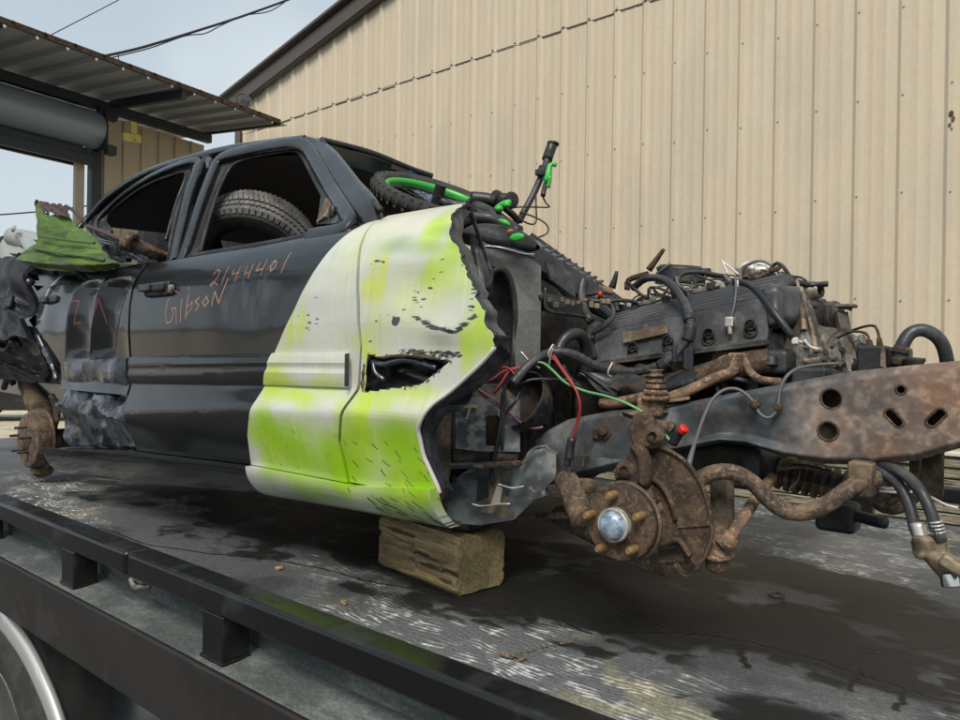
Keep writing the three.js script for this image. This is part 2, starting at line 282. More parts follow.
  // weathered timber
  const wood = maps(512, 512, [0.83, 0.31], (u, v) => {
    const g = fbm(u * 0.15 + 0.01 * fbm(u, v, 6, 3, 1), v, 40, 4, 1101), a = fbm(u, v, 5, 5, 1121), c = fbm(u * 0.3, v, 14, 4, 1141), b = fbm(u, v, 100, 2, 1161);
    let k = mix3([138, 118, 84], [178, 156, 116], sstep(0.3, 0.7, g)); k = mix3(k, [112, 100, 74], 0.6 * sstep(0.5, 0.7, a)); k = mix3(k, [52, 44, 34], 0.7 * sstep(0.66, 0.74, c)); const s = 0.85 + b * 0.3;
    return [k[0] * s, k[1] * s, k[2] * s, 0.85, g * 0.7 + b * 0.3];
  });
  M.wood = std({ ...wood, bumpScale: 0.003 });
  M.woodGrey = std({ ...wood, bumpScale: 0.003, color: col(0.75, 0.95, 1.3) });
  M.woodEnd = std({ ...maps(256, 256, [0.41, 0.41], (u, v) => { const r = Math.hypot(u - 0.5, v - 0.15) + 0.05 * fbm(u, v, 6, 3, 1201), q = 0.3 + 0.3 * Math.sin(r * 260) * fbm(u, v, 10, 3, 1211) * 1.6, a = fbm(u, v, 5, 5, 1221), b = fbm(u, v, 80, 2, 1231); let k = mix3([122, 108, 74], [166, 148, 104], q); k = mix3(k, [98, 92, 64], 0.6 * sstep(0.5, 0.7, a)); const s = 0.8 + b * 0.4; return [k[0] * s, k[1] * s, k[2] * s, 0.9, q * 0.5 + b * 0.5]; }), bumpScale: 0.0015 });
  // pale yard concrete
  M.apron = std({ ...maps(1024, 1024, [9, 9], (u, v) => { const a = fbm(u, v, 5, 7, 1301), b = fbm(u, v, 150, 2, 1321), c = fbm(u, v, 12, 5, 1341); let k = mix3([176, 164, 142], [204, 192, 168], a); k = mix3(k, [128, 122, 112], 0.6 * sstep(0.55, 0.72, c)); const s = 0.88 + b * 0.24; return [k[0] * s, k[1] * s, k[2] * s, 0.9, b]; }), bumpScale: 0.004 });
  M.ground = std({ ...maps(512, 512, [4, 4], (u, v) => { const a = fbm(u, v, 5, 7, 1351), b = fbm(u, v, 200, 2, 1361), c = fbm(u, v, 12, 5, 1371); let k = mix3([62, 62, 61], [84, 83, 80], a); k = mix3(k, [108, 104, 98], 0.4 * sstep(0.56, 0.72, c)); const s = 0.8 + b * 0.4; return [k[0] * s, k[1] * s, k[2] * s, 0.9, b]; }), bumpScale: 0.004 });
  M.mud = std({ ...maps(256, 256, [0.4, 0.4], (u, v) => { const a = fbm(u, v, 6, 6, 1401), b = fbm(u, v, 60, 2, 1421); const k = mix3([58, 50, 42], [118, 102, 80], sstep(0.3, 0.7, a)), s = 0.8 + b * 0.4; return [k[0] * s, k[1] * s, k[2] * s, 0.92, a * 0.6 + b * 0.4]; }), bumpScale: 0.003 });
  // stretched shards of a laminated pane gone blue-grey with cracks
  M.shatter = std({ ...maps(512, 512, [0.16, 0.16], (u, v) => { let d1 = 9, d2 = 9; const n = 24, xi = Math.floor(u * n), yi = Math.floor(v * n); for (let a = -1; a < 2; a++) for (let b = -1; b < 2; b++) { const i = xi + a, j = yi + b, m = (q) => ((q % n) + n) % n, x = i + hash(m(i), m(j), 5), y = j + hash(m(i), m(j), 9), d = Math.hypot(u * n - x, v * n - y); if (d < d1) { d2 = d1; d1 = d; } else if (d < d2) d2 = d; } const e = sstep(0.02, 0.22, d2 - d1), s = fbm(u, v, 8, 4, 1501); const k = mix3([150, 166, 184], [66, 80, 100], e * (0.6 + 0.6 * s)); return [...k, 0.25 + 0.3 * (1 - e), e]; }), bumpScale: 0.002 });
  // torn green moulding
  M.greenSheet = std({ ...maps(512, 512, [0.6, 0.6], (u, v) => { const a = fbm(u, v, 4, 5, 1601), b = fbm(u * 0.1, v, 40, 3, 1621), c = fbm(u, v, 60, 2, 1641); let k = mix3([62, 88, 30], [98, 126, 42], a); k = mix3(k, [48, 62, 40], 0.6 * sstep(0.5, 0.7, b)); const s = 0.85 + c * 0.3; return [k[0] * s, k[1] * s, k[2] * s, 0.45, b]; }), bumpScale: 0.0015 });
  M.tornEdge = std({ color: col(0.075, 0.05, 0.05), roughness: 0.8 });
  M.milky = std({ color: col(0.3, 0.33, 0.31), roughness: 0.4 });
  M.cable = std({ color: col(0.012, 0.014, 0.02), roughness: 0.6 });
  M.grit = std({ ...wood, color: col(0.7, 0.62, 0.5) });
}
// truck deck: worn grey composite with pale scraped ripples running along the bed, oil-dark wet patches, cracks
{
  const w = 2048, h = 1024, X0 = -5.2, X1 = 2.2, Z0 = -1.3, Z1 = 1.3;
  const cv = document.createElement('canvas'); cv.width = w; cv.height = h; const g = cv.getContext('2d');
  g.fillStyle = '#000'; g.fillRect(0, 0, w, h);
  const px = (x, z) => [(x - X0) / (X1 - X0) * w, (z - Z0) / (Z1 - Z0) * h];
  // red: wet stain, green: crack
  const blob = (x, z, rx, rz, k) => { for (let i = 0; i < k; i++) { const a = rnd() * 6.28, q = Math.sqrt(rnd()), [cx, cy] = px(x + Math.cos(a) * rx * q, z + Math.sin(a) * rz * q); g.globalAlpha = 0.55; g.fillStyle = '#f00'; g.beginPath(); g.ellipse(cx, cy, rr(10, 46), rr(6, 30), rr(0, 3), 0, 7); g.fill(); } };
  blob(0.05, 0.25, 0.5, 0.5, 90); blob(-0.25, 0.55, 0.35, 0.25, 40); blob(-1.4, 0.4, 0.9, 0.3, 60); blob(-0.7, 0.7, 0.4, 0.16, 24); blob(-1.6, 0.78, 0.6, 0.1, 16); blob(0.32, 0.8, 0.25, 0.1, 16); blob(-2.6, 0.6, 0.5, 0.2, 20); blob(0.9, 0.2, 0.5, 0.4, 40); blob(0.25, 0.3, 0.75, 0.3, 110); blob(-0.6, 0.35, 0.8, 0.3, 90); blob(-1.6, 0.3, 0.8, 0.35, 70);
  g.globalCompositeOperation = 'lighter'; g.globalAlpha = 1;
  const crack = (pts, wd) => { g.strokeStyle = '#0f0'; g.lineWidth = wd; g.lineJoin = 'round'; g.beginPath(); pts.forEach((p, i) => { const n = 8; if (!i) { g.moveTo(...px(...p)); return; } for (let k = 1; k <= n; k++) { const a = pts[i - 1], q = px(lerp(a[0], p[0], k / n), lerp(a[1], p[1], k / n)); g.lineTo(q[0] + rr(-2.2, 2.2), q[1] + rr(-2.2, 2.2)); } }); g.stroke(); };
  const K = (a) => a.map((p) => [p[0], p[2]]);
  crack(K([[-1.984, .03, .97], [-1.636, .03, .963], [-1.38, .03, .887], [-1.248, .03, .81], [-1.037, .03, .759], [-.833, .03, .75], [-.654, .03, .702], [-.503, .03, .68], [-.288, .03, .646], [-.19, .03, .674]]), 3.2);
  crack(K([[-.176, .03, .654], [-.038, .03, .539], [.069, .03, .491], [.202, .03, .48], [.302, .03, .502], [.4, .03, .519], [.487, .03, .521]]), 3);
  crack(K([[.069, .03, .491], [.109, .03, .562], [.137, .03, .623]]), 4);
  crack(K([[.129, .03, .51], [.259, .03, .476], [.327, .03, .349], [.455, .03, .207]]), 2.4);
  crack(K([[.31, .03, .47], [.321, .03, .589]]), 3); crack(K([[.4, .03, .519], [.408, .03, .624]]), 3.2);
  const img = g.getImageData(0, 0, w, h).data;
  const wet = new Float32Array(w * h); { const tmp = new Float32Array(w * h), r = 16; for (let j = 0; j < h; j++) { let s = 0; for (let i = -r; i < w; i++) { if (i + r < w) s += img[(j * w + i + r) * 4]; if (i - r - 1 >= 0) s -= img[(j * w + i - r - 1) * 4]; if (i >= 0) tmp[j * w + i] = s / (2 * r + 1) / 255; } } for (let i = 0; i < w; i++) { let s = 0; for (let j = -r; j < h; j++) { if (j + r < h) s += tmp[(j + r) * w + i]; if (j - r - 1 >= 0) s -= tmp[(j - r - 1) * w + i]; if (j >= 0) wet[j * w + i] = s / (2 * r + 1); } } }
  const c = new Uint8Array(w * h * 4), ro = new Uint8Array(w * h * 4), bu = new Uint8Array(w * h * 4);
  for (let j = 0; j < h; j++) for (let i = 0; i < w; i++) {
    const u = i / w, v = j / h, o = (j * w + i) * 4, x = lerp(X0, X1, u), z = lerp(Z0, Z1, v);
    const nw = fbm(u, v * 0.5, 32, 4, 2001), soft = fbm(u, v * 0.5, 9, 5, 2021), fine = hash(i, j, 77), gr = fbm(u, v * 0.5, 512, 1, 2031);
    // ripple lines along x, wandering
    const ph = z * 74 + 4.2 * (nw - 0.5) + 2.8 * fbm(u, v * 0.5, 90, 2, 2041), ln = Math.pow(0.5 + 0.5 * Math.sin(ph * 6.28), 6);
    const worn = sstep(0.46, 0.68, soft * 0.55 + 0.45 * fbm(u * 0.5, v * 0.5, 20, 4, 2061) + 0.02 + 0.2 * sstep(0.55, 0.9, z) * sstep(-1.0, -0.2, x) + 0.09 * sstep(0.72, 1.0, z));
    const brk = sstep(0.4, 0.6, fbm(u, v * 0.5, 150, 2, 2081));
    let k = mix3([70, 73, 76], [106, 108, 108], soft); k = mix3(k, [46, 48, 50], 0.5 * sstep(0.5, 0.7, nw));
    k = mix3(k, [228, 228, 220], clamp(ln * worn * (0.2 + 0.8 * brk) * (0.45 + 0.9 * gr) + 0.4 * worn * brk * sstep(0.55, 0.8, gr)));
    k = mix3(k, [176, 166, 120], 0.35 * worn * sstep(0.62, 0.72, fbm(u, v * 0.5, 40, 3, 2101)));
    const st = sstep(0.36, 0.62, wet[j * w + i] * 0.62 + 0.55 * (soft - 0.28) * (0.35 + wet[j * w + i]) + 0.3 * (nw - 0.5) + 0.16 * (brk - 0.5)); k = mix3(k, [20, 21, 22], 0.92 * st);
    const cr = img[o + 1] / 255; k = mix3(k, [18, 18, 14], cr * 0.9);
    const s = 0.82 + fine * 0.36; c[o] = clamp(k[0] * s, 0, 255); c[o + 1] = clamp(k[1] * s, 0, 255); c[o + 2] = clamp(k[2] * s, 0, 255); c[o + 3] = 255;
    const rg = lerp(0.66 + 0.25 * worn - 0.25 * soft, 0.56, st); ro[o] = ro[o + 1] = ro[o + 2] = clamp(rg * 255, 0, 255); ro[o + 3] = 255;
    const hg = clamp(0.45 + 0.3 * ln * brk + 0.25 * (fine - 0.5) * (1 - st) - 0.45 * cr + 0.2 * (soft - 0.5)); bu[o] = bu[o + 1] = bu[o + 2] = hg * 255; bu[o + 3] = 255;
  }
  const mk = (d, s) => { const t = texFrom(d, w, h, s); t.wrapS = t.wrapT = THREE.ClampToEdgeWrapping; return t; };
  M.deck = std({ map: mk(c, true), roughnessMap: mk(ro), bumpMap: mk(bu), bumpScale: 0.0035 });
  M.deckUV = (p) => [(p[0] - X0) / (X1 - X0), (p[2] - Z0) / (Z1 - Z0)];
}
// car side: black doors, white and fluorescent green front end, scrapes, grease-pencil writing
const SX0 = -2.85, SX1 = -0.15, SY0 = 0.1, SY1 = 1.06;
{
  const w = 2048, h = 728, cv = document.createElement('canvas'); cv.width = w; cv.height = h; const g = cv.getContext('2d');
  const X = (x) => (x - SX0) / (SX1 - SX0) * w, Y = (y) => (SY1 - y) / (SY1 - SY0) * h, m = w / (SX1 - SX0);
  g.fillStyle = 'rgb(21,23,25)'; g.fillRect(0, 0, w, h);
  for (let i = 0; i < 500; i++) { g.globalAlpha = rr(0.02, 0.08); g.fillStyle = rnd() < 0.5 ? 'rgb(62,66,68)' : 'rgb(10,11,12)'; g.beginPath(); g.ellipse(rnd() * w, rnd() * h, rr(10, 110), rr(4, 26), rr(-0.2, 0.2), 0, 7); g.fill(); }
  // white front end
  g.globalAlpha = 1; g.fillStyle = 'rgb(198,202,190)'; g.beginPath();
  [[-0.72, 1.06], [-0.785, 0.959], [-0.842, 0.865], [-0.918, 0.761], [-1.012, 0.648], [-1.072, 0.52], [-1.13, 0.42], [-1.154, 0.333], [-1.165, 0.1]].forEach((p, i) => i ? g.lineTo(X(p[0]), Y(p[1])) : g.moveTo(X(p[0]), Y(p[1])));
  g.lineTo(w, h); g.lineTo(w, 0); g.closePath(); g.fill(); g.save(); g.clip();
  const spray = (x, y, rx, ry, a, c = '150,196,18') => { g.globalAlpha = 1; g.save(); g.translate(X(x), Y(y)); g.scale(rx * m, ry * m); const q = g.createRadialGradient(0, 0, 0, 0, 0, 1); q.addColorStop(0, `rgba(${c},${a})`); q.addColorStop(0.5, `rgba(${c},${a * 0.6})`); q.addColorStop(1, `rgba(${c},0)`); g.fillStyle = q; g.fillRect(-1, -1, 2, 2); g.restore(); };
  const smear = (x, y, rx, ry, a, c) => { for (let k = 0; k < 9; k++) spray(x + rr(-0.8, 0.8) * rx, y + rr(-0.8, 0.8) * ry, rx * rr(0.25, 0.6), ry * rr(0.5, 1.1), a * rr(0.35, 0.7), c); };
  spray(-0.5, 1.02, 0.45, 0.12, 0.55, '226,214,178'); spray(-0.62, 1.0, 0.3, 0.09, 0.5, '228,218,186');
  for (let i = 0; i < 60; i++) spray(rr(-1.15, -0.25), rr(0.34, 0.98), rr(0.02, 0.09), rr(0.03, 0.12), rr(0.1, 0.3), rnd() < 0.6 ? '190,206,120' : '196,204,206');
  // lower skirt heavily green
  for (let i = 0; i < 46; i++) spray(rr(-1.14, -0.42), rr(0.32, 0.47), rr(0.04, 0.12), rr(0.05, 0.1), rr(0.25, 0.6), rnd() < 0.8 ? '140,196,14' : '176,208,30');
  for (let i = 0; i < 26; i++) spray(rr(-1.1, -0.45), rr(0.52, 0.58), rr(0.03, 0.1), rr(0.02, 0.05), rr(0.15, 0.4), '172,206,40');
  smear(-0.40, 0.87, 0.10, 0.08, 0.9, '158,206,16'); smear(-0.42, 0.9, 0.2, 0.04, 0.7, '96,132,60'); smear(-0.29, 0.70, 0.07, 0.09, 0.85, '172,214,30'); smear(-0.6, 0.83, 0.06, 0.05, 0.6, '196,206,50'); smear(-0.64, 0.68, 0.05, 0.06, 0.6, '190,212,40'); smear(-0.9, 0.72, 0.05, 0.05, 0.6, '186,212,60'); smear(-0.64, 0.52, 0.04, 0.07, 0.7, '180,214,20'); smear(-1.02, 0.6, 0.1, 0.03, 0.6, '186,208,40'); smear(-0.5, 0.78, 0.14, 0.1, 0.35, '200,214,110');
  for (let i = 0; i < 26; i++) spray(rr(-1.16, -0.42), rr(0.2, 0.31), rr(0.04, 0.12), rr(0.03, 0.07), rr(0.2, 0.5), rnd() < 0.5 ? '120,170,40' : '150,160,140');
  // vertical smears
  for (let i = 0; i < 160; i++) { g.globalAlpha = rr(0.04, 0.14); g.strokeStyle = rnd() < 0.6 ? 'rgb(232,234,226)' : 'rgb(150,170,90)'; g.lineWidth = rr(2, 12); const x = X(rr(-1.15, -0.3)), y = Y(rr(0.35, 0.95)); g.beginPath(); g.moveTo(x, y); g.lineTo(x + rr(-6, 6), y + rr(20, 80)); g.stroke(); }
  // scrapes: torn paint flakes
  const flake = (x, y, rx, ry, n = 7) => { g.globalAlpha = rr(0.75, 0.95); g.fillStyle = rnd() < 0.7 ? 'rgb(44,48,52)' : 'rgb(96,92,84)'; g.beginPath(); for (let k = 0; k < n; k++) { const a = k / n * 6.28, q = rr(0.45, 1.1); const xx = X(x + Math.cos(a) * rx * q), yy = Y(y + Math.sin(a) * ry * q); k ? g.lineTo(xx, yy) : g.moveTo(xx, yy); } g.closePath(); g.fill(); };
  const flakes = (a, b, n, s) => { for (let i = 0; i < n; i++) { const t = rnd(); flake(lerp(a[0], b[0], t) + rr(-s, s), lerp(a[1], b[1], t) + rr(-s, s) * 0.6, rr(0.002, 0.013), rr(0.0008, 0.0035), 9); } };
  flake(-0.545, 0.725, 0.018, 0.013, 9); flakes([-0.48, 0.73], [-0.42, 0.705], 40, 0.006); flakes([-0.43, 0.71], [-0.36, 0.695], 60, 0.004); flakes([-0.36, 0.695], [-0.31, 0.73], 40, 0.006); flakes([-0.53, 0.655], [-0.36, 0.648], 130, 0.01); flakes([-0.33, 0.84], [-0.32, 0.72], 12, 0.008); flakes([-0.64, 0.86], [-0.56, 0.87], 5, 0.008); flakes([-0.5, 0.79], [-0.47, 0.75], 7, 0.008); flakes([-0.9, 0.7], [-0.74, 0.8], 8, 0.05); flakes([-0.6, 0.7], [-0.3, 0.9], 14, 0.06);
  for (let i = 0; i < 26; i++) { g.globalAlpha = rr(0.4, 0.9); g.strokeStyle = 'rgb(58,62,50)'; g.lineWidth = rr(0.8, 3); const x = X(rr(-0.72, -0.42)), y = Y(rr(0.28, 0.45)); g.beginPath(); g.moveTo(x, y); g.lineTo(x + rr(4, 18), y + rr(4, 18)); g.stroke(); }
  for (let i = 0; i < 24; i++) { g.globalAlpha = rr(0.3, 0.7); g.strokeStyle = 'rgb(66,72,50)'; g.lineWidth = rr(0.8, 2); const x = X(rr(-1.1, -0.72)), y = Y(rr(0.34, 0.47)); g.beginPath(); g.moveTo(x, y); g.lineTo(x + rr(2, 12), y + rr(1, 7)); g.stroke(); }
  for (let i = 0; i < 30; i++) { g.globalAlpha = rr(0.5, 0.9); g.strokeStyle = 'rgb(46,50,44)'; g.lineWidth = rr(2, 5); const x = X(rr(-0.66, -0.44)), y = Y(rr(0.25, 0.32)); g.beginPath(); g.moveTo(x, y); g.lineTo(x + rr(10, 34), y + rr(4, 14)); g.stroke(); }
  g.restore();
  // scratches on the black doors
  for (let i = 0; i < 90; i++) { g.globalAlpha = rr(0.1, 0.4); g.strokeStyle = 'rgb(120,124,124)'; g.lineWidth = rr(0.6, 1.8); const x = X(rr(-2.7, -1.1)), y = Y(rr(0.3, 0.95)); g.beginPath(); g.moveTo(x, y); g.lineTo(x + rr(-14, 14), y + rr(-4, 14)); g.stroke(); }
  for (let i = 0; i < 22; i++) { g.globalAlpha = rr(0.08, 0.2); g.fillStyle = 'rgb(98,110,116)'; g.beginPath(); g.ellipse(X(rr(-1.25, -1.0)), Y(rr(0.76, 0.9)), rr(6, 16), rr(14, 50), rr(-0.2, 0.4), 0, 7); g.fill(); }
  // grease-pencil writing, drawn stroke by stroke
  const write = (S, x0, y0, dx, dy, sx, sy, c, lw, al) => { for (const st of S) for (let rep = 0; rep < 3; rep++) { g.globalAlpha = al * rr(0.5, 0.8); g.strokeStyle = c; g.lineWidth = lw * rr(0.6, 1.1); g.lineCap = 'round'; g.lineJoin = 'round'; g.beginPath(); st.forEach((p, i) => { const x = X(x0 + p[0] * sx + p[1] * dx * 0) + rr(-1, 1), y = Y(y0 + p[1] * sy + p[0] * dy) + rr(-1, 1); i ? g.lineTo(x, y) : g.moveTo(x, y); }); g.stroke(); } };
  const O = 'rgb(186,130,98)';
  const digits = [[[0, .75], [.2, 1], [.45, .85], [.4, .5], [.1, .1], [0, .2], [.2, .3], [.55, .12]], [[.95, 1.05], [.85, .1]], [[1.45, .85], [1.4, .55], [1.85, .6]], [[1.8, .9], [1.75, .15]], [[2.3, .85], [2.25, .45], [2.6, .5]], [[2.65, .9], [2.6, .2]], [[3.1, .9], [3.0, .5], [3.4, .55]], [[3.5, 1.0], [3.4, .25]], [[4.05, .85], [3.9, .6], [4.0, .35], [4.25, .5], [4.2, .8], [4.0, .85]], [[4.85, 1.15], [4.75, .15]]];
  write(digits, -1.335, 0.838, 0, 0.0035, 0.072, 0.055, O, 3.6, 0.6);
  const name = [[[.9, 1.5], [.5, 1.7], [.15, 1.1], [0, .35], [.15, -.35], [.5, -.25], [.65, .3], [.5, .55], [.85, .55], [.9, -.45]], [[1.25, 1.0], [1.2, -.4]], [[1.7, 1.7], [1.68, 1.6]], [[1.75, 1.25], [1.6, -.2]], [[1.65, .45], [2.1, .75], [2.05, .35], [1.62, .0]], [[2.6, .95], [2.3, .75], [2.6, .5], [2.35, .2]], [[3.1, .95], [2.85, .6], [3.0, .35], [3.3, .6], [3.1, .95]], [[3.5, .35], [3.65, 1.15], [4.0, .4], [4.4, 1.75]]];
  write(name, -1.585, 0.755, 0, 0.004, 0.077, 0.05, O, 3.8, 0.7);
  const faint = [[[0, 1], [.3, 1], [.1, 0], [.4, .1]], [[.8, 1], [.9, 0]], [[1.3, 0], [1.5, 1], [1.7, .3], [1.9, 1], [2.1, 0]], [[2.6, .9], [2.5, .4], [2.9, .45]], [[3.0, .9], [3.0, 0]]];
  write(faint, -2.33, 0.75, 0, 0, 0.12, 0.09, 'rgb(150,84,62)', 5, 0.4);
  g.globalAlpha = 1;
  const im = g.getImageData(0, 0, w, h).data, c = new Uint8Array(w * h * 4), ro = new Uint8Array(w * h * 4);
  for (let j = 0; j < h; j++) for (let i = 0; i < w; i++) { const o = (j * w + i) * 4, q = ((h - 1 - j) * w + i) * 4, u = i / w, v = j / h, a = fbm(u, v, 16, 4, 3001), f = hash(i, j, 3), s = (0.98 + 0.04 * f) * (0.94 + 0.12 * a), lum = (im[q] + im[q + 1] + im[q + 2]) / 765; for (let k = 0; k < 3; k++) c[o + k] = clamp(im[q + k] * s, 0, 255); c[o + 3] = 255; const r = lum < 0.3 ? 0.2 + 0.25 * a : 0.28 + 0.25 * a; ro[o] = ro[o + 1] = ro[o + 2] = r * 255; ro[o + 3] = 255; }
  const mk = (d, s) => { const t = texFrom(d, w, h, s); t.wrapS = t.wrapT = THREE.ClampToEdgeWrapping; return t; };
  M.side = new THREE.MeshPhysicalMaterial({ side: THREE.DoubleSide, map: mk(c, true), roughnessMap: mk(ro), specularIntensity: 0.45, clearcoat: 0.8, clearcoatRoughness: 0.12 });
}
const sideUV = (p) => [(p[0] - SX0) / (SX1 - SX0), (p[1] - SY0) / (SY1 - SY0)];

// ---------------------------------------------------------------- setting
const GY = -1.05, DY = 0.03;             // yard level, truck deck level
structure('ground', new THREE.PlaneGeometry(500, 500).rotateX(-Math.PI / 2).translate(0, GY, 0), M.ground);
structure('concrete_apron', new THREE.PlaneGeometry(60, 60).rotateX(-Math.PI / 2).translate(-42, GY + 0.004, -10), M.apron);

function profilePanel(prof, y0, yTop) {   // vertical sheet following prof [[x,z]], from y0 to yTop(x)
  const pos = [], idx = []; prof.forEach((p) => pos.push(p[0], y0, p[1], p[0], yTop(p[0]), p[1]));
  for (let i = 0; i < prof.length - 1; i++) { const a = i * 2; idx.push(a, a + 2, a + 1, a + 2, a + 3, a + 1); }
  const g = new THREE.BufferGeometry(); g.setAttribute('position', new THREE.Float32BufferAttribute(pos, 3)); g.setIndex(idx);
  return toCreasedNormals(g.toNonIndexed(), 0.3);
}
{ // the long beige steel building beside the yard
  const Z = -4.2, P = 0.3078, x0 = -0.068, B = [-3, GY, Z];
  const t = thing('steel_building', 'beige ribbed steel building with sloping roof edge behind the wrecked car', 'building', B);
  const rake = (x) => 4.585 + 0.217 * (x + 9.44), SE = 4.105;
  const prof = (x, dz) => { const h = 0.022, q = [[0, 0], [0.004, 0], [0.03, h], [0.066, h], [0.092, 0], [0.13, 0], [0.137, 0.002], [0.15, 0.002], [0.157, 0], [0.222, 0], [0.229, 0.002], [0.242, 0.002], [0.249, 0], [P, 0]]; return q.map((p) => [x - 0.049 + p[0], Z + dz + p[1]]); };
  for (let k = -11; k < 31; k++) {
    const x = x0 - k * P; if (x < -9.5) continue;
    obj('wall_panel', profilePanel(prof(x, 0), GY, () => SE), M.siding, t);
    const pp = prof(x, 0.006); obj('upper_wall_panel', profilePanel(pp, SE - 0.04 + rr(-0.012, 0.012), (xx) => rake(xx)), M.siding, t);
  }
  obj('wall_core', [box([-3, 1.55, Z - 0.12], [13.1, 5.2, 0.16], 0), box([-9.5, 1.7, Z - 5], [0.15, 5.5, 10], 0)], M.trim, t);
  const gable = plateXY([[-9.5, 4.1], [3.5, 4.1], [3.5, rake(3.5)], [-9.5, rake(-9.5)]], Z - 0.04, 0.16, [], 0); obj('gable_core', gable, M.trim, t);
  // rows of screws along the girts
  const sc = []; for (let k = -11; k < 31; k++) for (const y of [0.4, 1.15, 1.95, 2.7, 3.4, 4.1, 4.9, 5.7]) { const x = x0 - k * P; if (x < -9.3 || y > rake(x) - 0.2) continue; sc.push(new THREE.CylinderGeometry(0.006, 0.008, 0.008, 6).rotateX(Math.PI / 2).translate(x + rr(-0.006, 0.006), y + rr(-0.03, 0.03), Z + 0.026)); }
  const s = obj('screws', sc, M.zinc, t); s.userData.kind = 'stuff';
  // seam between the two courses of sheets: a narrow dark lap strip with sealant lumps
  const lap = []; for (let k = -11; k < 31; k++) { const x = x0 - k * P; if (x < -9.3) continue; lap.push(box([x + P / 2, SE - 0.045 + rr(-0.01, 0.01), Z + 0.006], [P * 0.97, 0.01, 0.008], 0)); lap.push(ball([x, SE - 0.03, Z + 0.03], 0.012, [1, 0.8, 0.6], 8)); }
  obj('lap_seam', lap, M.trim, t);
  // rake trim and roof edge
  const a = [-9.75, rake(-9.75), Z + 0.1], b = [3.6, rake(3.6), Z + 0.1];
  obj('rake_trim', bar([a[0], a[1] + 0.0, a[2]], [b[0], b[1] + 0.0, b[2]], 0.05, 0.2, 0.004), M.trim, t);
  obj('roof_sheet', bar([a[0] - 0.1, a[1] + 0.14, Z - 4.8], [b[0], b[1] + 0.16, Z - 4.8], 10.0, 0.04, 0.004), M.trim, t);
  obj('rake_gutter', sweep([[a[0], a[1] - 0.1, Z + 0.08], [b[0], b[1] - 0.1, Z + 0.08]], 0.03, { n: 2, m: 8 }), M.trim, t);
  // a rust stain bloom where a screw failed
  const rs = [-.065, 2.445, -4.165]; objs('rust_spot', [[0, 0.05, 0.016, 1.4], [0.012, 0.01, 0.012, 1.8], [-0.008, -0.03, 0.01, 1.5], [0.004, -0.06, 0.007, 1.2]].map((q) => ball([rs[0] + q[0], rs[1] + q[1], Z + 0.03], q[2], [1, q[3], 0.25], 8)), M.rust, t);
}
{ // floodlight on the corner of the beige building
  const c = [-8.956, 4.448, -3.98], t = thing('floodlight', 'small grey floodlight under the roof edge of the beige building', 'floodlight', c);
  obj('housing', lathe([[0.001, -0.1], [0.07, -0.1], [0.085, -0.02], [0.11, 0.06], [0.11, 0.075]], c, [0.5, -0.35, 0.8], 16), M.drum, t);
  obj('lens', lathe([[0.001, 0.07], [0.1, 0.07]], c, [0.5, -0.35, 0.8], 16), M.plasticGrey, t);
  obj('bracket', bar([c[0] - 0.02, c[1] + 0.06, c[2]], [c[0] - 0.06, c[1] + 0.14, -4.15], 0.03, 0.03), M.steelBlue, t);
}
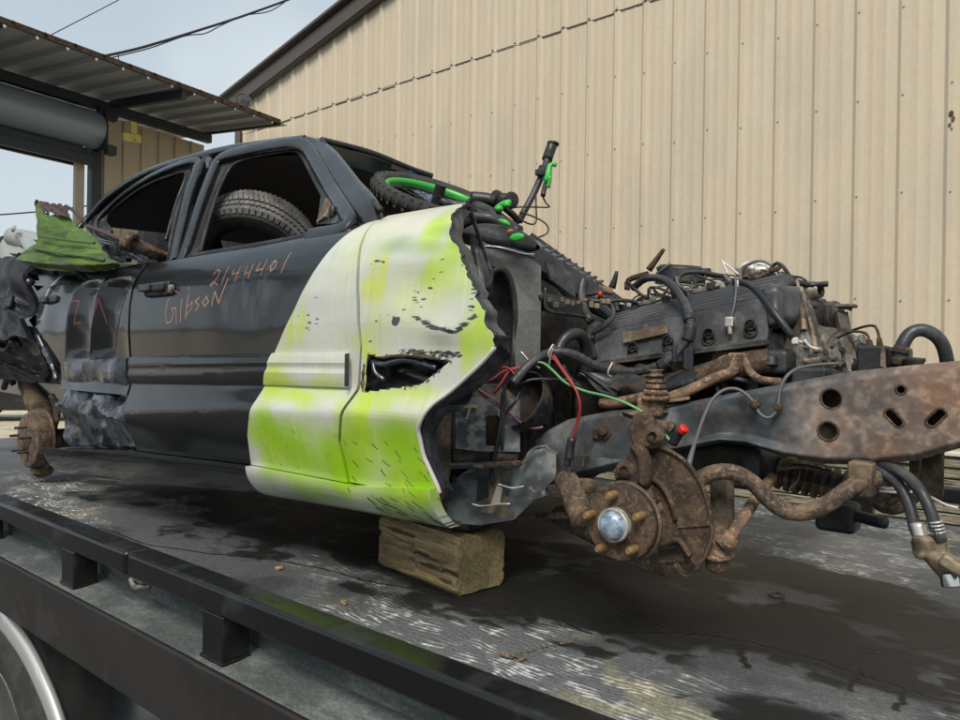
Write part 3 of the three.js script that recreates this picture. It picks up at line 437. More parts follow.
{ // open shed with canopy and rolled-up door
  const A = [-7.41, 3.8, -0.33], e = [-0.108, 0, -0.994], n = [-0.994, 0, 0.108];
  const S = (s, t, y) => [A[0] + e[0] * s + n[0] * t, y, A[2] + e[2] * s + n[2] * t];
  const t = thing('open_shed', 'open shed with rusty-edged steel canopy and rolled-up door', 'shed', S(0, 1.6, GY));
  const W = 1.62, P = 0.3;
  const strip = (s0, s1, y, d) => { const q = [[s0, 0], [s0 + 0.02, 0], [s0 + 0.035, -d], [s0 + 0.055, -d], [s0 + 0.07, 0], [s1, 0]], pos = [], idx = []; q.forEach((p) => { pos.push(...S(p[0], 0, y + p[1]), ...S(p[0], W + 2.6, y + p[1] + 0.35)); }); for (let i = 0; i < q.length - 1; i++) { const a = i * 2; idx.push(a, a + 1, a + 2, a + 2, a + 1, a + 3); } const g = new THREE.BufferGeometry(); g.setAttribute('position', new THREE.Float32BufferAttribute(pos, 3)); g.setIndex(idx); return toCreasedNormals(g.toNonIndexed(), 0.3); };
  for (let k = -14; k < 12; k++) obj('canopy_panel', strip(3.44 - (12 - k) * P + 0.16, 3.44 - (11 - k) * P + 0.175, 3.84 + rr(-0.002, 0.002), 0.05), M.canopy, t);
  obj('canopy_edge', [bar(S(-6, -0.01, 3.85), S(3.47, -0.01, 3.85), 0.03, 0.06, 0.003), ...Array.from({ length: 31 }, (_, k) => { const q = S(-5.9 + k * 0.3, -0.03, 3.865); return ball(q, 0.02, [1, 0.7, 1.2], 8); })], M.canopyRust, t);
  obj('canopy_edge_end', bar(S(3.46, 0, 3.84), S(3.46, W, 3.96), 0.05, 0.07), M.canopyRust, t);
  for (const s of [-4.4, -2.2, -0.02, 2.02]) obj('rafter', bar(S(s, 0.02, 3.77), S(s, W, 3.92), 0.07, 0.1, 0.004), M.steelBlue, t);
  obj('wall_beam', bar(S(-6, 1.5, 3.84), S(3.46, 1.5, 3.84), 0.1, 0.12, 0.004), M.steelBlue, t);
  // rolled curtain drum with end bracket
  const d0 = S(-6, 1.52, 3.51), d1 = S(1.78, 1.52, 3.51);
  obj('rolled_door', [cyl(d0, d1, 0.235, 0.235, 40)], M.drum, t);
  obj('door_bottom_bar', [bar(S(-6, 1.5, 3.1), S(1.72, 1.5, 3.1), 0.06, 0.12, 0.004), bar(S(-6, 1.56, 3.22), S(1.7, 1.56, 3.22), 0.03, 0.1, 0.003)], M.steelBlue, t);
  obj('header', bar(S(-6, 1.8, 3.42), S(1.75, 1.8, 3.42), 0.05, 0.7, 0.003), M.steelBlue, t);
  obj('end_plate', [bar(S(1.8, 1.3, 3.5), S(1.8, 1.8, 3.5), 0.03, 0.5, 0.004), cyl(S(1.72, 1.52, 3.51), S(1.86, 1.52, 3.51), 0.06, 0.06, 14), bar(S(1.78, 1.3, 3.24), S(1.9, 1.3, 3.24), 0.12, 0.12, 0.01), bar(S(1.74, 1.42, 3.76), S(1.98, 1.42, 3.7), 0.1, 0.1, 0.01)], M.steelBlue, t);
  obj('yellow_bracket', [box([-8.72, 3.412, -2.203], [0.05, 0.1, 0.24], 0.006, [0.12, 0.1, 0]), box([-8.73, 3.548, -2.225], [0.05, 0.16, 0.08], 0.006), box([-8.68, 3.389, -2.242], [0.03, 0.03, 0.03], 0.004)], M.yellow, t);
  // wall to the right of the opening
  for (let k = 0; k < 6; k++) { const s0 = 1.96 + k * 0.26, q = [[0, 0], [0.02, 0], [0.03, 0.025], [0.05, 0.025], [0.06, 0], [0.26, 0]], pos = [], idx = []; q.forEach((p) => { pos.push(...S(s0 + p[0], 1.72 - p[1], GY), ...S(s0 + p[0], 1.72 - p[1], 3.8)); }); for (let i = 0; i < 5; i++) { const a = i * 2; idx.push(a, a + 2, a + 1, a + 2, a + 3, a + 1); } const g = new THREE.BufferGeometry(); g.setAttribute('position', new THREE.Float32BufferAttribute(pos, 3)); g.setIndex(idx); obj('wall_panel', toCreasedNormals(g.toNonIndexed(), 0.3), M.siding, t); }
  obj('door_jamb', [bar(S(1.66, 1.7, GY), S(1.66, 1.7, 3.1), 0.1, 0.1, 0.004)], M.siding, t);
  obj('door_track', bar(S(1.84, 1.66, GY), S(1.84, 1.66, 3.4), 0.16, 0.12, 0.004), M.steelBlue, t);
  obj('corner_post', bar(S(-5.6, 1.7, GY), S(-5.6, 1.7, 3.8), 0.2, 0.2, 0.004), M.zinc, t);
}
// overhead lines
single('power_line', 'thin single overhead wire crossing the sky above the canopy', 'wire', [-26, 10.472, -6.479], sweep([[-26, 8.503, -4.352], [-26, 11.156, -7.211], [-26, 13.548, -9.774], [-26, 16.352, -12.669]], 0.018, { n: 20, m: 6 }), M.cable);
{
  const t = thing('utility_cable', 'thick black bundled service cable sagging above the canopy edge', 'cable', [-13, 6, -3.579]);
  obj('main_cable', sweep([[-13, 5.623, -2.918], [-13, 6, -3.579], [-13, 6.41, -4.297], [-13, 7.048, -5.283], [-13, 7.782, -6.387], [-13, 8.655, -7.629], [-13, 9.497, -8.741]], 0.026, { n: 40, m: 6 }), M.cable, t);
  obj('lashed_wire', sweep([[-12.95, 6.02, -3.732], [-12.95, 6.453, -4.462], [-12.95, 6.928, -5.153], [-12.95, 7.129, -5.575], [-12.95, 7.437, -5.946], [-12.95, 7.832, -6.473], [-12.95, 8.161, -7.082], [-12.95, 8.691, -7.646]], 0.012, { n: 50, m: 6 }), M.cable, t);
  obj('drip_tail', sweep([[-12.95, 6.141, -3.873], [-12.95, 6.037, -3.892], [-12.95, 6, -3.947]], 0.01, { n: 8, m: 6 }), M.cable, t);
}
single('far_power_line', 'thin overhead wire seen through the open shed door', 'wire', [-30, 6.139, -8.695], sweep([[-30, 5.473, -6.257], [-30, 6.101, -8.696], [-30, 6.839, -11.114]], 0.03, { n: 12, m: 6 }), M.cable);
{ // weathered plank wall behind the truck
  const t = thing('plank_wall', 'low wall of stacked weathered grey planks beyond the truck bed', 'wall', [0, GY, -3.5]);
  for (let k = 0; k < 15; k++) for (let j = 0; j < 3; j++) obj('plank', box([-3.2 + j * 2.4 + rr(-0.02, 0.02), GY + 0.036 + k * 0.074, -3.5 + rr(-0.02, 0.02)], [2.37, 0.064, 0.1], 0.006), k % 4 == 3 ? M.wood : M.woodGrey, t);
  obj('capping_strip', box([-0.8, GY + 1.125, -3.49], [7.2, 0.022, 0.13], 0.003), M.whitePlastic, t);
}
{ // dark car parked far behind
  const B = [-19.6, GY, -4.9], t = thing('parked_car', 'dark car parked on the yard, seen beneath the crushed tail of the wreck', 'car', B);
  const car = new THREE.Matrix4().makeRotationY(0.9).setPosition(...B); const P = (g) => g.applyMatrix4(car);
  const prof = [[-2.2, 0.35], [-2.2, 0.75], [-2.1, 0.85], [-1.2, 0.98], [-0.5, 1.42], [0.9, 1.45], [1.7, 1.02], [2.15, 0.95], [2.2, 0.5], [2.1, 0.3], [1.75, 0.28], [1.65, 0.55], [1.35, 0.66], [1.05, 0.55], [0.95, 0.28], [-0.95, 0.28], [-1.05, 0.55], [-1.35, 0.66], [-1.65, 0.55], [-1.75, 0.3]];
  obj('body', P(plateXY(prof, 0.85, 1.7, [], 0.09)), M.paint, t);
  const glass = new THREE.MeshPhysicalMaterial({ color: col(0.25, 0.32, 0.38), roughness: 0.05, metalness: 0.6 });
  obj('windscreen', P(bar([-1.22, 1.0, 0], [-0.54, 1.42, 0], 1.35, 0.02, 0)), glass, t);
  for (const s of [1, -1]) obj('side_window', P(plateXY([[-0.9, 1.02], [-0.42, 1.36], [0.85, 1.38], [1.35, 1.04]], s * 0.86 + 0.01, 0.02, [], 0)), glass, t);
  for (const s of [1, -1]) obj('headlight', P(ball([-2.17, 0.72, s * 0.62], 0.12, [0.4, 0.6, 1.2], 10)), M.whitePlastic, t);
  for (const s of [1, -1]) obj('fog_light', P(ball([-2.2, 0.45, s * 0.6], 0.07, [0.4, 0.6, 1.4], 10)), M.whitePlastic, t);
  obj('number_plate', P(box([-2.21, 0.55, 0], [0.02, 0.12, 0.4], 0.004)), M.whitePlastic, t);
  for (const x of [-1.35, 1.35]) for (const s of [1, -1]) obj('wheel', P(lathe([[0.001, -0.1], [0.2, -0.1], [0.31, -0.08], [0.33, 0], [0.31, 0.1], [0.2, 0.1], [0.001, 0.06]], [x, 0.33, s * 0.76], [0, 0, s], 20)), M.tyre, t);
}

// ---------------------------------------------------------------- flatbed tow truck
const truck = thing('flatbed_truck', 'flatbed tow truck with black tubular side rails and worn deck under the wreck', 'tow truck', [-1.5, GY, 0]);
{
  obj('deck', patch(60, 30, (u, v) => [lerp(-5.2, 2.2, u), DY + 0.004 * (fbm(u, v, 6, 3, 41) - 0.5), lerp(1.15, -1.16, v)], { uv: (p) => M.deckUV(p) }), M.deck, truck);
  obj('deck_frame', box([-1.5, DY - 0.154, -0.005], [7.4, 0.3, 2.3], 0.004), M.ledge, truck);
  for (const s of [1, -1]) {
    const z = s > 0 ? 1.213 : -1.235, dy = s > 0 ? 0 : 0.032;
    obj('side_beam', [box([-1.5, -0.105 + dy, z + s * -0.02 + s * 0.012], [7.4, 0.17, 0.13], 0.006)], M.beam, truck);
    obj('beam_ledge', patch(140, 10, (u, v) => { const x = lerp(-5.2, 2.2, u), zz = z + s * lerp(0.05, -0.075, v); return [x, -0.016 + dy + 0.006 * sstep(0.35, 0.8, v) * fbm(u, v * 0.1, 90, 3, 61) + 0.004 * vnoise(x * 60, zz * 60, 4096, 9) * sstep(0.2, 0.6, v), zz]; }, { uv: (p) => [p[0], p[2]] }), M.ledge, truck);
    for (const [a, b] of [[-5.2, -1.186], [-1.18, 2.2]]) obj('rail', box([(a + b) / 2, 0.115 + dy, z], [b - a, 0.062, 0.07], 0.012), M.rail, truck);
    for (let k = -1; k < 6; k++) { const x = -0.782 - k * 0.757; obj('post', box([x, 0.034 + dy, z], [0.082, 0.106, 0.066], 0.004), M.rail, truck); obj('base_plate', box([x, -0.012 + dy, z], [0.092, 0.008, 0.072], 0.002), M.rail, truck); }
  }
  obj('rail_bracket', [box([-1.165, 0.076, 1.2], [0.05, 0.02, 0.05], 0.004), sweep([[-1.2, 0.07, 1.225], [-1.16, 0.062, 1.235], [-1.12, 0.066, 1.215]], 0.006, { m: 6 })], M.silver, truck);
  // sill box, fender, wheel and pipe under the deck
  obj('side_box', box([-1.2, -0.62, 0.72], [2.0, 0.86, 0.5], 0.02), M.steelBlue, truck);
  const arc = [[-3.3, -0.62], [-3.2, -0.44], [-3.0, -0.3], [-2.7, -0.23], [-2.45, -0.225], [-2.216, -0.258], [-1.982, -0.311], [-1.813, -0.39], [-1.709, -0.465], [-1.63, -0.56], [-1.59, -0.7], [-1.58, -0.84]];
  const fender = obj('wheel_fender', patch(80, 8, (u, v) => { const c = curve(arc.map((p) => [p[0], p[1], 0])).getPointAt(u); return [c.x, c.y, lerp(1.2, 0.8, v)]; }, { uv: (p) => [p[0], p[2]] }), M.chrome, truck);
  obj('fender_lip', sweep(arc.map((p) => [p[0], p[1] - 0.01, 1.2]), 0.036, { n: 80, profile: flat(1, 0.45, 16, 0.7), up: [0, 0, 1], crease: 1.2 }), M.polished, fender);
  const wc = [-2.36, -0.80, 1.04];
  const wh = obj('wheel', lathe([[0.3, -0.13], [0.37, -0.14], [0.46, -0.12], [0.505, -0.08], [0.51, 0], [0.505, 0.08], [0.46, 0.12], [0.4, 0.138], [0.37, 0.14], [0.3, 0.13]], wc, [0, 0, 1], 48), M.tyre, truck);
  obj('rim', lathe([[0.05, 0.02], [0.12, 0.03], [0.2, 0.06], [0.26, 0.12], [0.295, 0.135], [0.302, 0.125]], wc, [0, 0, 1], 40), M.chrome, wh);
  const pe = [-1.776, -.473, 1.12], p2 = [-1.83, -.528, .713];
  obj('pipe', [sweep([pe, p2], 0.03, { n: 2, m: 18, open: true }), sweep([pe, p2], 0.0255, { n: 2, m: 18, open: true })], M.rail, truck);
}
// loose bits on the deck
{
  const chip = (px, s, r) => { const c = [px[0], DY + 0.006, px[2]]; return box(c, [s, 0.008, s * 0.4], 0.002, [0, r, 0.1]); };
  const L = [['pale wood chip beside the long crack in the deck', [-1.106, .03, .849], 0.022], ['tan wood chip on deck by the rail, near the pine block', [-.748, .03, .911], 0.018], ['small tan wood chip against the top of the rail', [-.424, .09, 1.1], 0.016]];
  for (const [l, p, s] of L) single('wood_chip', l, 'wood chip', [p[0], DY, p[2]], [chip(p, s, rr(0, 3)), chip([p[0] + 0.008, 0, p[2] + 0.005], s * 0.6, rr(0, 3))], M.wood, 'wood chips on the deck');
  const c = [-.243, .03, .894], lump = []; for (let i = 0; i < 26; i++) lump.push(ball([c[0] + rr(-0.03, 0.035), DY + 0.005, c[2] + rr(-0.012, 0.012)], rr(0.002, 0.005), [1.6, 0.6, 1], 6)); for (let i = 0; i < 40; i++) { const q = i / 40, d = [-.188, .03, .719]; lump.push(ball([lerp(c[0], d[0], q) + rr(-0.012, 0.012), DY + 0.003, lerp(c[2], d[2], q) + rr(-0.012, 0.012)], rr(0.001, 0.003), [1.6, 0.6, 1], 5)); }
  single('dirt_clump', 'trail of dry yellowish dirt on the scraped deck in front of the wood block', 'dirt', [c[0], DY, c[2]], lump, M.mud);
  const d = [.045, .03, .126]; single('metal_scrap', 'small oval metal scrap lying in the oil under the engine', 'scrap', [d[0], DY, d[2]], sweep([[d[0] - 0.02, DY + 0.006, d[2]], [d[0], DY + 0.006, d[2] + 0.012], [d[0] + 0.02, DY + 0.006, d[2]], [d[0], DY + 0.006, d[2] - 0.012]], 0.004, { closed: true, n: 24, m: 6 }), M.alu);
}
{ // squared timber block under the car frame
  const c0 = [-0.568, 0.689], c1 = [-0.513, 0.519], c2 = [-0.938, 0.628];
  const d = [c2[0] - c0[0], c2[1] - c0[1]], L = Math.hypot(...d), a = Math.atan2(-d[1], d[0]), w = 0.165, h = 0.15;
  const t = thing('timber_block', 'squared weathered wood block propping up the car frame', 'wood block', [-0.71, DY, 0.58]);
  const along = [d[0] / L, d[1] / L], across = [along[1], -along[0]]; if (across[1] > 0) { across[0] *= -1; across[1] *= -1; }
  const cx = c0[0] + along[0] * L / 2 + across[0] * w / 2, cz = c0[1] + along[1] * L / 2 + across[1] * w / 2;
  const g = new THREE.BoxGeometry(L, h, w, 40, 12, 12), p = g.attributes.position;
  for (let i = 0; i < p.count; i++) { const x = p.getX(i), y = p.getY(i), z = p.getZ(i), ex = Math.abs(x) / (L / 2), ey = Math.abs(y) / (h / 2), ez = Math.abs(z) / (w / 2); const k = (ey > 0.99 && ez > 0.99 ? 0.006 : 0) + (ex > 0.99 && (ey > 0.99 || ez > 0.99) ? 0.004 : 0); const nn = 0.006 * (vn3(x * 9, y * 30, z * 30, 5) - 0.5); p.setXYZ(i, x - Math.sign(x) * (ex > 0.99 ? 0.004 * vn3(x, y * 60, z * 60, 8) : 0), y - Math.sign(y) * k * (0.5 + vn3(x * 20, 1, 1, 3)) + (ey > 0.99 ? nn : 0), z - Math.sign(z) * k + (ez > 0.99 ? nn : 0)); }
  // a long check (split) on the near face
  for (let i = 0; i < p.count; i++) { const x = p.getX(i), y = p.getY(i), z = p.getZ(i); const yc = -0.005 + 0.018 * Math.sin(x * 9 + 0.6) + 0.05 * x; if (Math.abs(z) > w / 2 - 0.006 && Math.abs(y - yc) < 0.0068) p.setZ(i, z - Math.sign(z) * 0.011); }
  g.computeVertexNormals(); let gg = g.toNonIndexed(); gg = toCreasedNormals(gg, 0.6);
  const q = gg.attributes.position, endF = [], sideF = [], nv = q.count;
  for (let i = 0; i < nv; i += 3) { const xs = [q.getX(i), q.getX(i + 1), q.getX(i + 2)]; (Math.min(...xs.map(Math.abs)) > L / 2 - 0.012 ? endF : sideF).push(i); }
  const pick = (F, swap) => { const o = new THREE.BufferGeometry(), a1 = [], a2 = [], a3 = []; for (const i of F) for (let k = i; k < i + 3; k++) { a1.push(q.getX(k), q.getY(k), q.getZ(k)); a2.push(gg.attributes.normal.getX(k), gg.attributes.normal.getY(k), gg.attributes.normal.getZ(k)); } o.setAttribute('position', new THREE.Float32BufferAttribute(a1, 3)); o.setAttribute('normal', new THREE.Float32BufferAttribute(a2, 3)); boxUV(o); o.userData.keepUV = true; o.rotateY(a); return o.translate(cx, DY + h / 2, cz); };
  obj('long_faces', pick(sideF), M.wood, t); for (const sg of [1, -1]) obj('sawn_end', pick(endF.filter((i) => q.getX(i) * sg > 0)), M.woodEnd, t);
}

// ---------------------------------------------------------------- the wrecked sedan
const car = thing('wrecked_sedan', 'stripped wrecked black sedan with white and fluorescent green front end on flatbed truck', 'car', [-1.4, DY, 0]);
const yRB = (x) => pl(x, [[-2.7, 0.15], [-1.98, 0.19], [-1.2, 0.25], [-0.74, 0.264], [-0.44, 0.27]]);
const yRT = (x) => pl(x, [[-2.6, 0.247], [-1.91, 0.302], [-1.16, 0.327], [-0.72, 0.325], [-0.44, 0.352]]);
const yC = (x) => pl(x, [[-2.6, 0.41], [-1.83, 0.436], [-1.1, 0.492], [-0.7, 0.508], [-0.4, 0.515]]);
const yTB = (x) => pl(x, [[-2.35, 0.533], [-1.8, 0.54], [-1.02, 0.563], [-0.67, 0.568]]);
const yTT = (x) => pl(x, [[-2.35, 0.609], [-1.8, 0.63], [-1.02, 0.648], [-0.67, 0.652]]);
function zSide(x, y) {                    // outer skin of the near side
  const k = [[yRB(x) - 0.05, 0.80], [yRB(x), 0.865], [yRB(x) + 0.04, 0.9], [yRT(x), 0.912], [yC(x) - 0.006, 0.962], [yC(x) + 0.006, 0.964], [yTB(x), 0.938], [yTT(x), 0.942], [0.72, 0.95], [0.80, 0.949], [0.86, 0.94], [0.905, 0.922], [0.94, 0.898], [0.965, 0.873], [0.985, 0.84], [1.02, 0.775]];
  let z = pl(y, k); const z2 = (pl(y - 0.012, k) + pl(y + 0.012, k)) / 2; z = (z + z2) / 2;
  return z;
}
const xFr = (y) => pl(y, [[0.2, -0.735], [0.437, -0.736], [0.5, -0.712], [0.563, -0.677], [0.669, -0.662], [0.776, -0.67], [0.86, -0.682], [0.93, -0.705], [1.0, -0.735]]);
const yBelt = (x) => pl(x, [[-2.75, 0.945], [-1.85, 0.952], [-1.2, 0.955], [-0.95, 0.966], [-0.78, 0.985], [-0.7, 0.998]]);
const RIM = [0, 0, -0.02];
{
  // ---- front door skin
  const dent = (x, y) => -0.006 * Math.exp(-(((x + 1.12) / 0.12) ** 2 + ((y - 0.8) / 0.1) ** 2)) - 0.003 * (vn3(x * 7, y * 7, 1, 21) - 0.5);
  const door = obj('front_door', patch(110, 70, (u, v) => { const y0 = yRT(-1.2 + 0 * u), yb = v; let xf = 0, x = 0, y = 0; y = lerp(0.3, 0.95, v); for (let k = 0; k < 3; k++) { const xr = -1.838 + 0.02 * v; xf = xFr(y) - 0.005; x = lerp(xr, xf, u); y = lerp(yRT(x) + 0.006, yBelt(x), yb); } return [x, y, zSide(x, y) + dent(x, y)]; }, { uv: sideUV, rim: RIM, crease: 0.35 }), M.side, car, 'black front door with white and green forward edge and orange writing');
  // side moulding on the door, black behind, white in front
  const mould = (x0, x1) => patch(60, 10, (u, v) => { const x = lerp(x0, x1, u), y = lerp(yTB(x), yTT(x), v); return [x, y, zSide(x, y) + 0.016 * Math.pow(Math.sin(Math.PI * clamp(v * 0.94 + 0.03)), 0.35) + (v > 0.45 && v < 0.7 ? -0.004 : 0)]; }, { uv: sideUV, rim: [0, 0, -0.016], crease: 0.5 });
  obj('door_moulding', mould(-1.825, -0.705), M.side, door);
  obj('moulding_end', box([-0.697, 0.61, 0.957], [0.004, 0.078, 0.012], 0.001), M.plastic, door);
  // handle: bezel cup and pull
  const handle = (c, s, par) => { const h = obj('door_handle', [box([c[0], c[1], c[2] + 0.012], [0.135 * s, 0.03, 0.022], 0.01), box([c[0] - 0.03, c[1], c[2] + 0.028], [0.075 * s, 0.024, 0.012], 0.006)], M.plastic, par); obj('handle_cup', box([c[0], c[1] - 0.004, c[2] - 0.002], [0.16 * s, 0.046, 0.02], 0.012), M.interior, h); return h; };
  handle([-1.635, 0.853, 0.952], 1, door);
  obj('lock_cylinder', lathe([[0.001, 0.012], [0.013, 0.012], [0.016, 0]], [-1.555, 0.845, 0.945], [0, 0.1, 1], 14), M.alu, door);
  // belt weatherstrip
  obj('belt_strip', sweep([[-1.59, .959, .868], [-1.439, .96, .868], [-1.25, .962, .866], [-1.083, .965, .862], [-.98, .97, .858]], 0.011, { m: 8 }), M.rubber, door);
  // window frame: black channel from the belt up the rear post, along the roof, down the front pillar
  const fr = [[-1.647, .95, .868], [-1.668, 1.027, .83], [-1.716, 1.162, .765], [-1.765, 1.3, .69], [-1.757, 1.356, .66], [-1.61, 1.365, .64], [-1.458, 1.36, .622], [-1.372, 1.352, .612], [-1.304, 1.319, .622], [-1.188, 1.235, .67], [-1.042, 1.131, .735], [-.909, 1.048, .8], [-.838, 1.001, .838], [-.838, .974, .858], [-.886, .968, .862], [-.975, .969, .862]];
  const frame = obj('window_frame', sweep(fr, 0.019, { n: 130, profile: flat(1.15, 0.6), up: [0.05, 0.45, 0.88], crease: 0.9 }), M.paint, door);
  const inner = [[-1.569, .977, .845], [-1.625, 1.076, .79], [-1.682, 1.197, .725], [-1.701, 1.307, .665], [-1.646, 1.339, .64], [-1.516, 1.342, .622], [-1.403, 1.337, .605], [-1.337, 1.3, .617], [-1.202, 1.193, .67], [-1.084, 1.107, .72]];
  obj('window_rubber', sweep(inner, 0.008, { n: 110, profile: flat(1, 0.5), up: [0.05, 0.45, 0.88], crease: 0.9 }), M.rubber, frame);
  const runA = curve(fr.slice(0, 12)), runB = curve(inner);
  obj('window_run', patch(90, 3, (u, v) => { const a = runA.getPointAt(u), b = runB.getPointAt(u); a.lerp(b, v); return [a.x, a.y, a.z - 0.012 * Math.sin(Math.PI * v)]; }, { uv: (p) => [p[0], p[1]] }), M.rubber, frame);
  // mirror sail: bare bracket plate, its hole shown as a dark plug
  const sail = [[-1.115, 1.153, .715], [-.987, 1.008, .83], [-.941, .984, .845], [-.858, .998, .835], [-.888, 1.03, .81]];
  const sp = obj('mirror_mount', patch(10, 10, (u, v) => { const a = V(sail[1]).lerp(V(sail[0]), v), b = V(sail[3]).lerp(V(sail[0]), v); const q = a.lerp(b, u); return [q.x, q.y, q.z - 0.004]; }, { rim: [0, 0, -0.01], uv: (p) => [p[0], p[1]] }), M.grease, door);
  obj('beige_foam', [patch(6, 6, (u, v) => { const a = V([-.977, 1.009, .834]).lerp(V([-1.029, 1.098, .76]), v), b = V([-.958, 1.025, .822]).lerp(V([-.965, 1.069, .782]), v); const q = a.lerp(b, u); return [q.x, q.y + 0.003 * (rnd() - 0.5), q.z + 0.004]; }, { rim: [0, 0, -0.012] })], M.aluTan, sp);
  obj('mirror_hole_shade', ball([-.941, 1.039, .812], 0.016, [0.8, 1.3, 0.5], 12), M.interior, sp);  // solid dark plug; the shade of a hole put in as colour
  objs('mount_bolt', [ball([-1.048, 1.118, .745], 0.007, [1, 1, 0.6], 8), ball([-.917, 1.049, .8], 0.007, [1, 1, 0.6], 8), ball([-.878, 1.016, .825], 0.008, [1, 1, 0.6], 8), ball([-1.014, 1.076, .775], 0.008, [1, 1, 0.6], 8)], M.gold, sp);

  // ---- rear door skin, folded and crumpled
  const xR = (y) => pl(y, [[0.2, -2.46], [0.4, -2.41], [0.6, -2.43], [0.68, -2.55], [0.76, -2.68], [0.84, -2.73], [0.9, -2.72], [0.95, -2.66]]);
  const r1 = (y) => lerp(-2.165, -2.1, (y - 0.63) / 0.25), r2 = (y) => lerp(-1.95, -1.862, (y - 0.63) / 0.22);
  const fold = (x, y) => {
    let d = 0; const up = sstep(0.6, 0.66, y), top = 1 - sstep(0.86 + 0.06 * (-1.85 - x), 0.92, y);
    const a = r1(y), b = r2(y);
    if (x > a && x < b) { const t = (x - a) / (b - a); d -= 0.045 * Math.sin(Math.PI * t) * up * top; }
    else if (x <= a) { const t = clamp((a - x) / 0.22); d -= 0.035 * Math.sin(Math.PI * Math.pow(t, 0.8)) * up * top * (t < 1 ? 1 : 0); }
    d -= 0.03 * sstep(-2.55, -2.74, x) * sstep(0.7, 0.85, y);
    d += 0.008 * (vn3(x * 9, y * 9, 2, 33) - 0.5);
    return d;
  };
  const rd = obj('rear_door', patch(300, 110, (u, v) => { let x = -2.2, y = lerp(0.3, 0.95, v); for (let k = 0; k < 3; k++) { x = lerp(xR(y), -1.852 + 0.02 * v, u); y = lerp(0.5, yBelt(x) + 0.008, v); } return [x, y, zSide(x, y) + fold(x, y)]; }, { uv: sideUV, rim: RIM, crease: 0.5 }), M.side, car, 'folded black rear door with vertical creases');
  handle([-2.53, 0.853, 0.93], 1.05, rd);
  obj('door_moulding', patch(50, 10, (u, v) => { const x = lerp(-2.36, -1.86, u), y = lerp(yTB(x), yTT(x), v) + 0.006 * (vnoise(x * 9, 1, 999, 4) - 0.5); return [x, y, zSide(x, y) + 0.012 * Math.pow(Math.sin(Math.PI * clamp(v * 0.94 + 0.03)), 0.35) + 0.03 * (vn3(x * 12, y * 9, 3, 5) - 0.5)]; }, { uv: (p) => [p[0], p[1]], rim: [0, 0, -0.02], crease: 0.5 }), M.scuff, rd);
  // crushed lower part: sharp-edged folds
  const ridge = (x, y, s) => 1 - Math.abs(2 * vn3(x, y, 0.5, s) - 1);
  const crum = (x, y) => 0.05 * (ridge(x * 4.5 + 2 * y, y * 8, 91) - 0.6) + 0.022 * (ridge(x * 15, y * 19 - 3 * x, 95) - 0.5);
  obj('crumpled_lower_panel', patch(70, 40, (u, v) => { const x = lerp(-2.43, -1.862, u), y = lerp(yRT(x) + 0.004, 0.525, v), e = sstep(0, 0.08, 1 - u) * sstep(0, 0.05, v); return [x, y, zSide(x, y) - 0.03 + crum(x, y) * e]; }, { uv: (p) => [p[0], p[1]], rim: [0, 0, -0.03], crease: 0.45 }), M.scuff, rd, 'crushed and scuffed lower part of rear door');
  // rear window frame
  const rf = [[-1.7, .948, .868], [-1.785, 1.07, .8], [-1.847, 1.22, .735], [-1.901, 1.36, .668], [-2.034, 1.376, .672], [-2.237, 1.353, .69], [-2.398, 1.305, .715], [-2.492, 1.25, .742], [-2.514, 1.188, .78], [-2.378, 1.111, .82], [-2.092, 1.053, .85]];
  const rfr = obj('window_frame', sweep(rf, (s, f) => (f < 0.3 ? 0.025 : 0.012), { n: 130, profile: flat(1.1, 0.55), up: [0.05, 0.45, 0.88], crease: 0.9 }), M.paint, rd);
  obj('window_rubber', sweep([[-1.883, 1.051, .8], [-1.949, 1.201, .73], [-1.988, 1.331, .672], [-2.103, 1.345, .668], [-2.278, 1.322, .69], [-2.424, 1.271, .715], [-2.502, 1.209, .745], [-2.34, 1.127, .79]], 0.006, { n: 90, m: 8 }), M.rubber, rfr);
  const rrA = curve(rf.slice(0, 10)), rrB = curve([[-1.839, 1.024, .815], [-1.949, 1.201, .73], [-1.988, 1.331, .672], [-2.103, 1.345, .668], [-2.278, 1.322, .69], [-2.424, 1.271, .715], [-2.502, 1.209, .745], [-2.423, 1.155, .77]]);
  obj('window_run', patch(90, 3, (u, v) => { const a = rrA.getPointAt(u), b = rrB.getPointAt(u); a.lerp(b, v); return [a.x, a.y, a.z - 0.01 * Math.sin(Math.PI * v)]; }, { uv: (p) => [p[0], p[1]] }), M.rubber, rfr);
  // ---- rocker sill
  obj('sill', patch(140, 14, (u, v) => { const x = lerp(-2.62, -0.445, u), t = v, y = lerp(yRB(x) - 0.012, yRT(x) + 0.003, t); const z = 0.862 + 0.07 * Math.pow(Math.sin(Math.PI * 0.5 * t), 0.75); return [x, y, z + 0.0015 * (vn3(x * 8, y * 20, 1, 18) - 0.5)]; }, { uv: sideUV, rim: [0, 0.001, -0.03], crease: 0.6 }), M.side, car);

  // ---- front fender, rear half only; torn along the front, holed behind the moulding line
  const arch = [[0.352, -0.437], [0.43, -0.467], [0.484, -0.466], [0.541, -0.427], [0.586, -0.365], [0.635, -0.299], [0.669, -0.262], [0.72, -0.285], [0.76, -0.305], [0.83, -0.345], [0.88, -0.385], [0.925, -0.43], [0.96, -0.445], [1.0, -0.463]];
  const archX = (y) => pl(y, arch) + (y > 0.68 ? 0.014 * (vnoise(y * 42, 3, 999, 6) - 0.5) + 0.008 * (vnoise(y * 130, 5, 999, 7) - 0.5) : 0.003 * (vnoise(y * 60, 3, 999, 6) - 0.5));
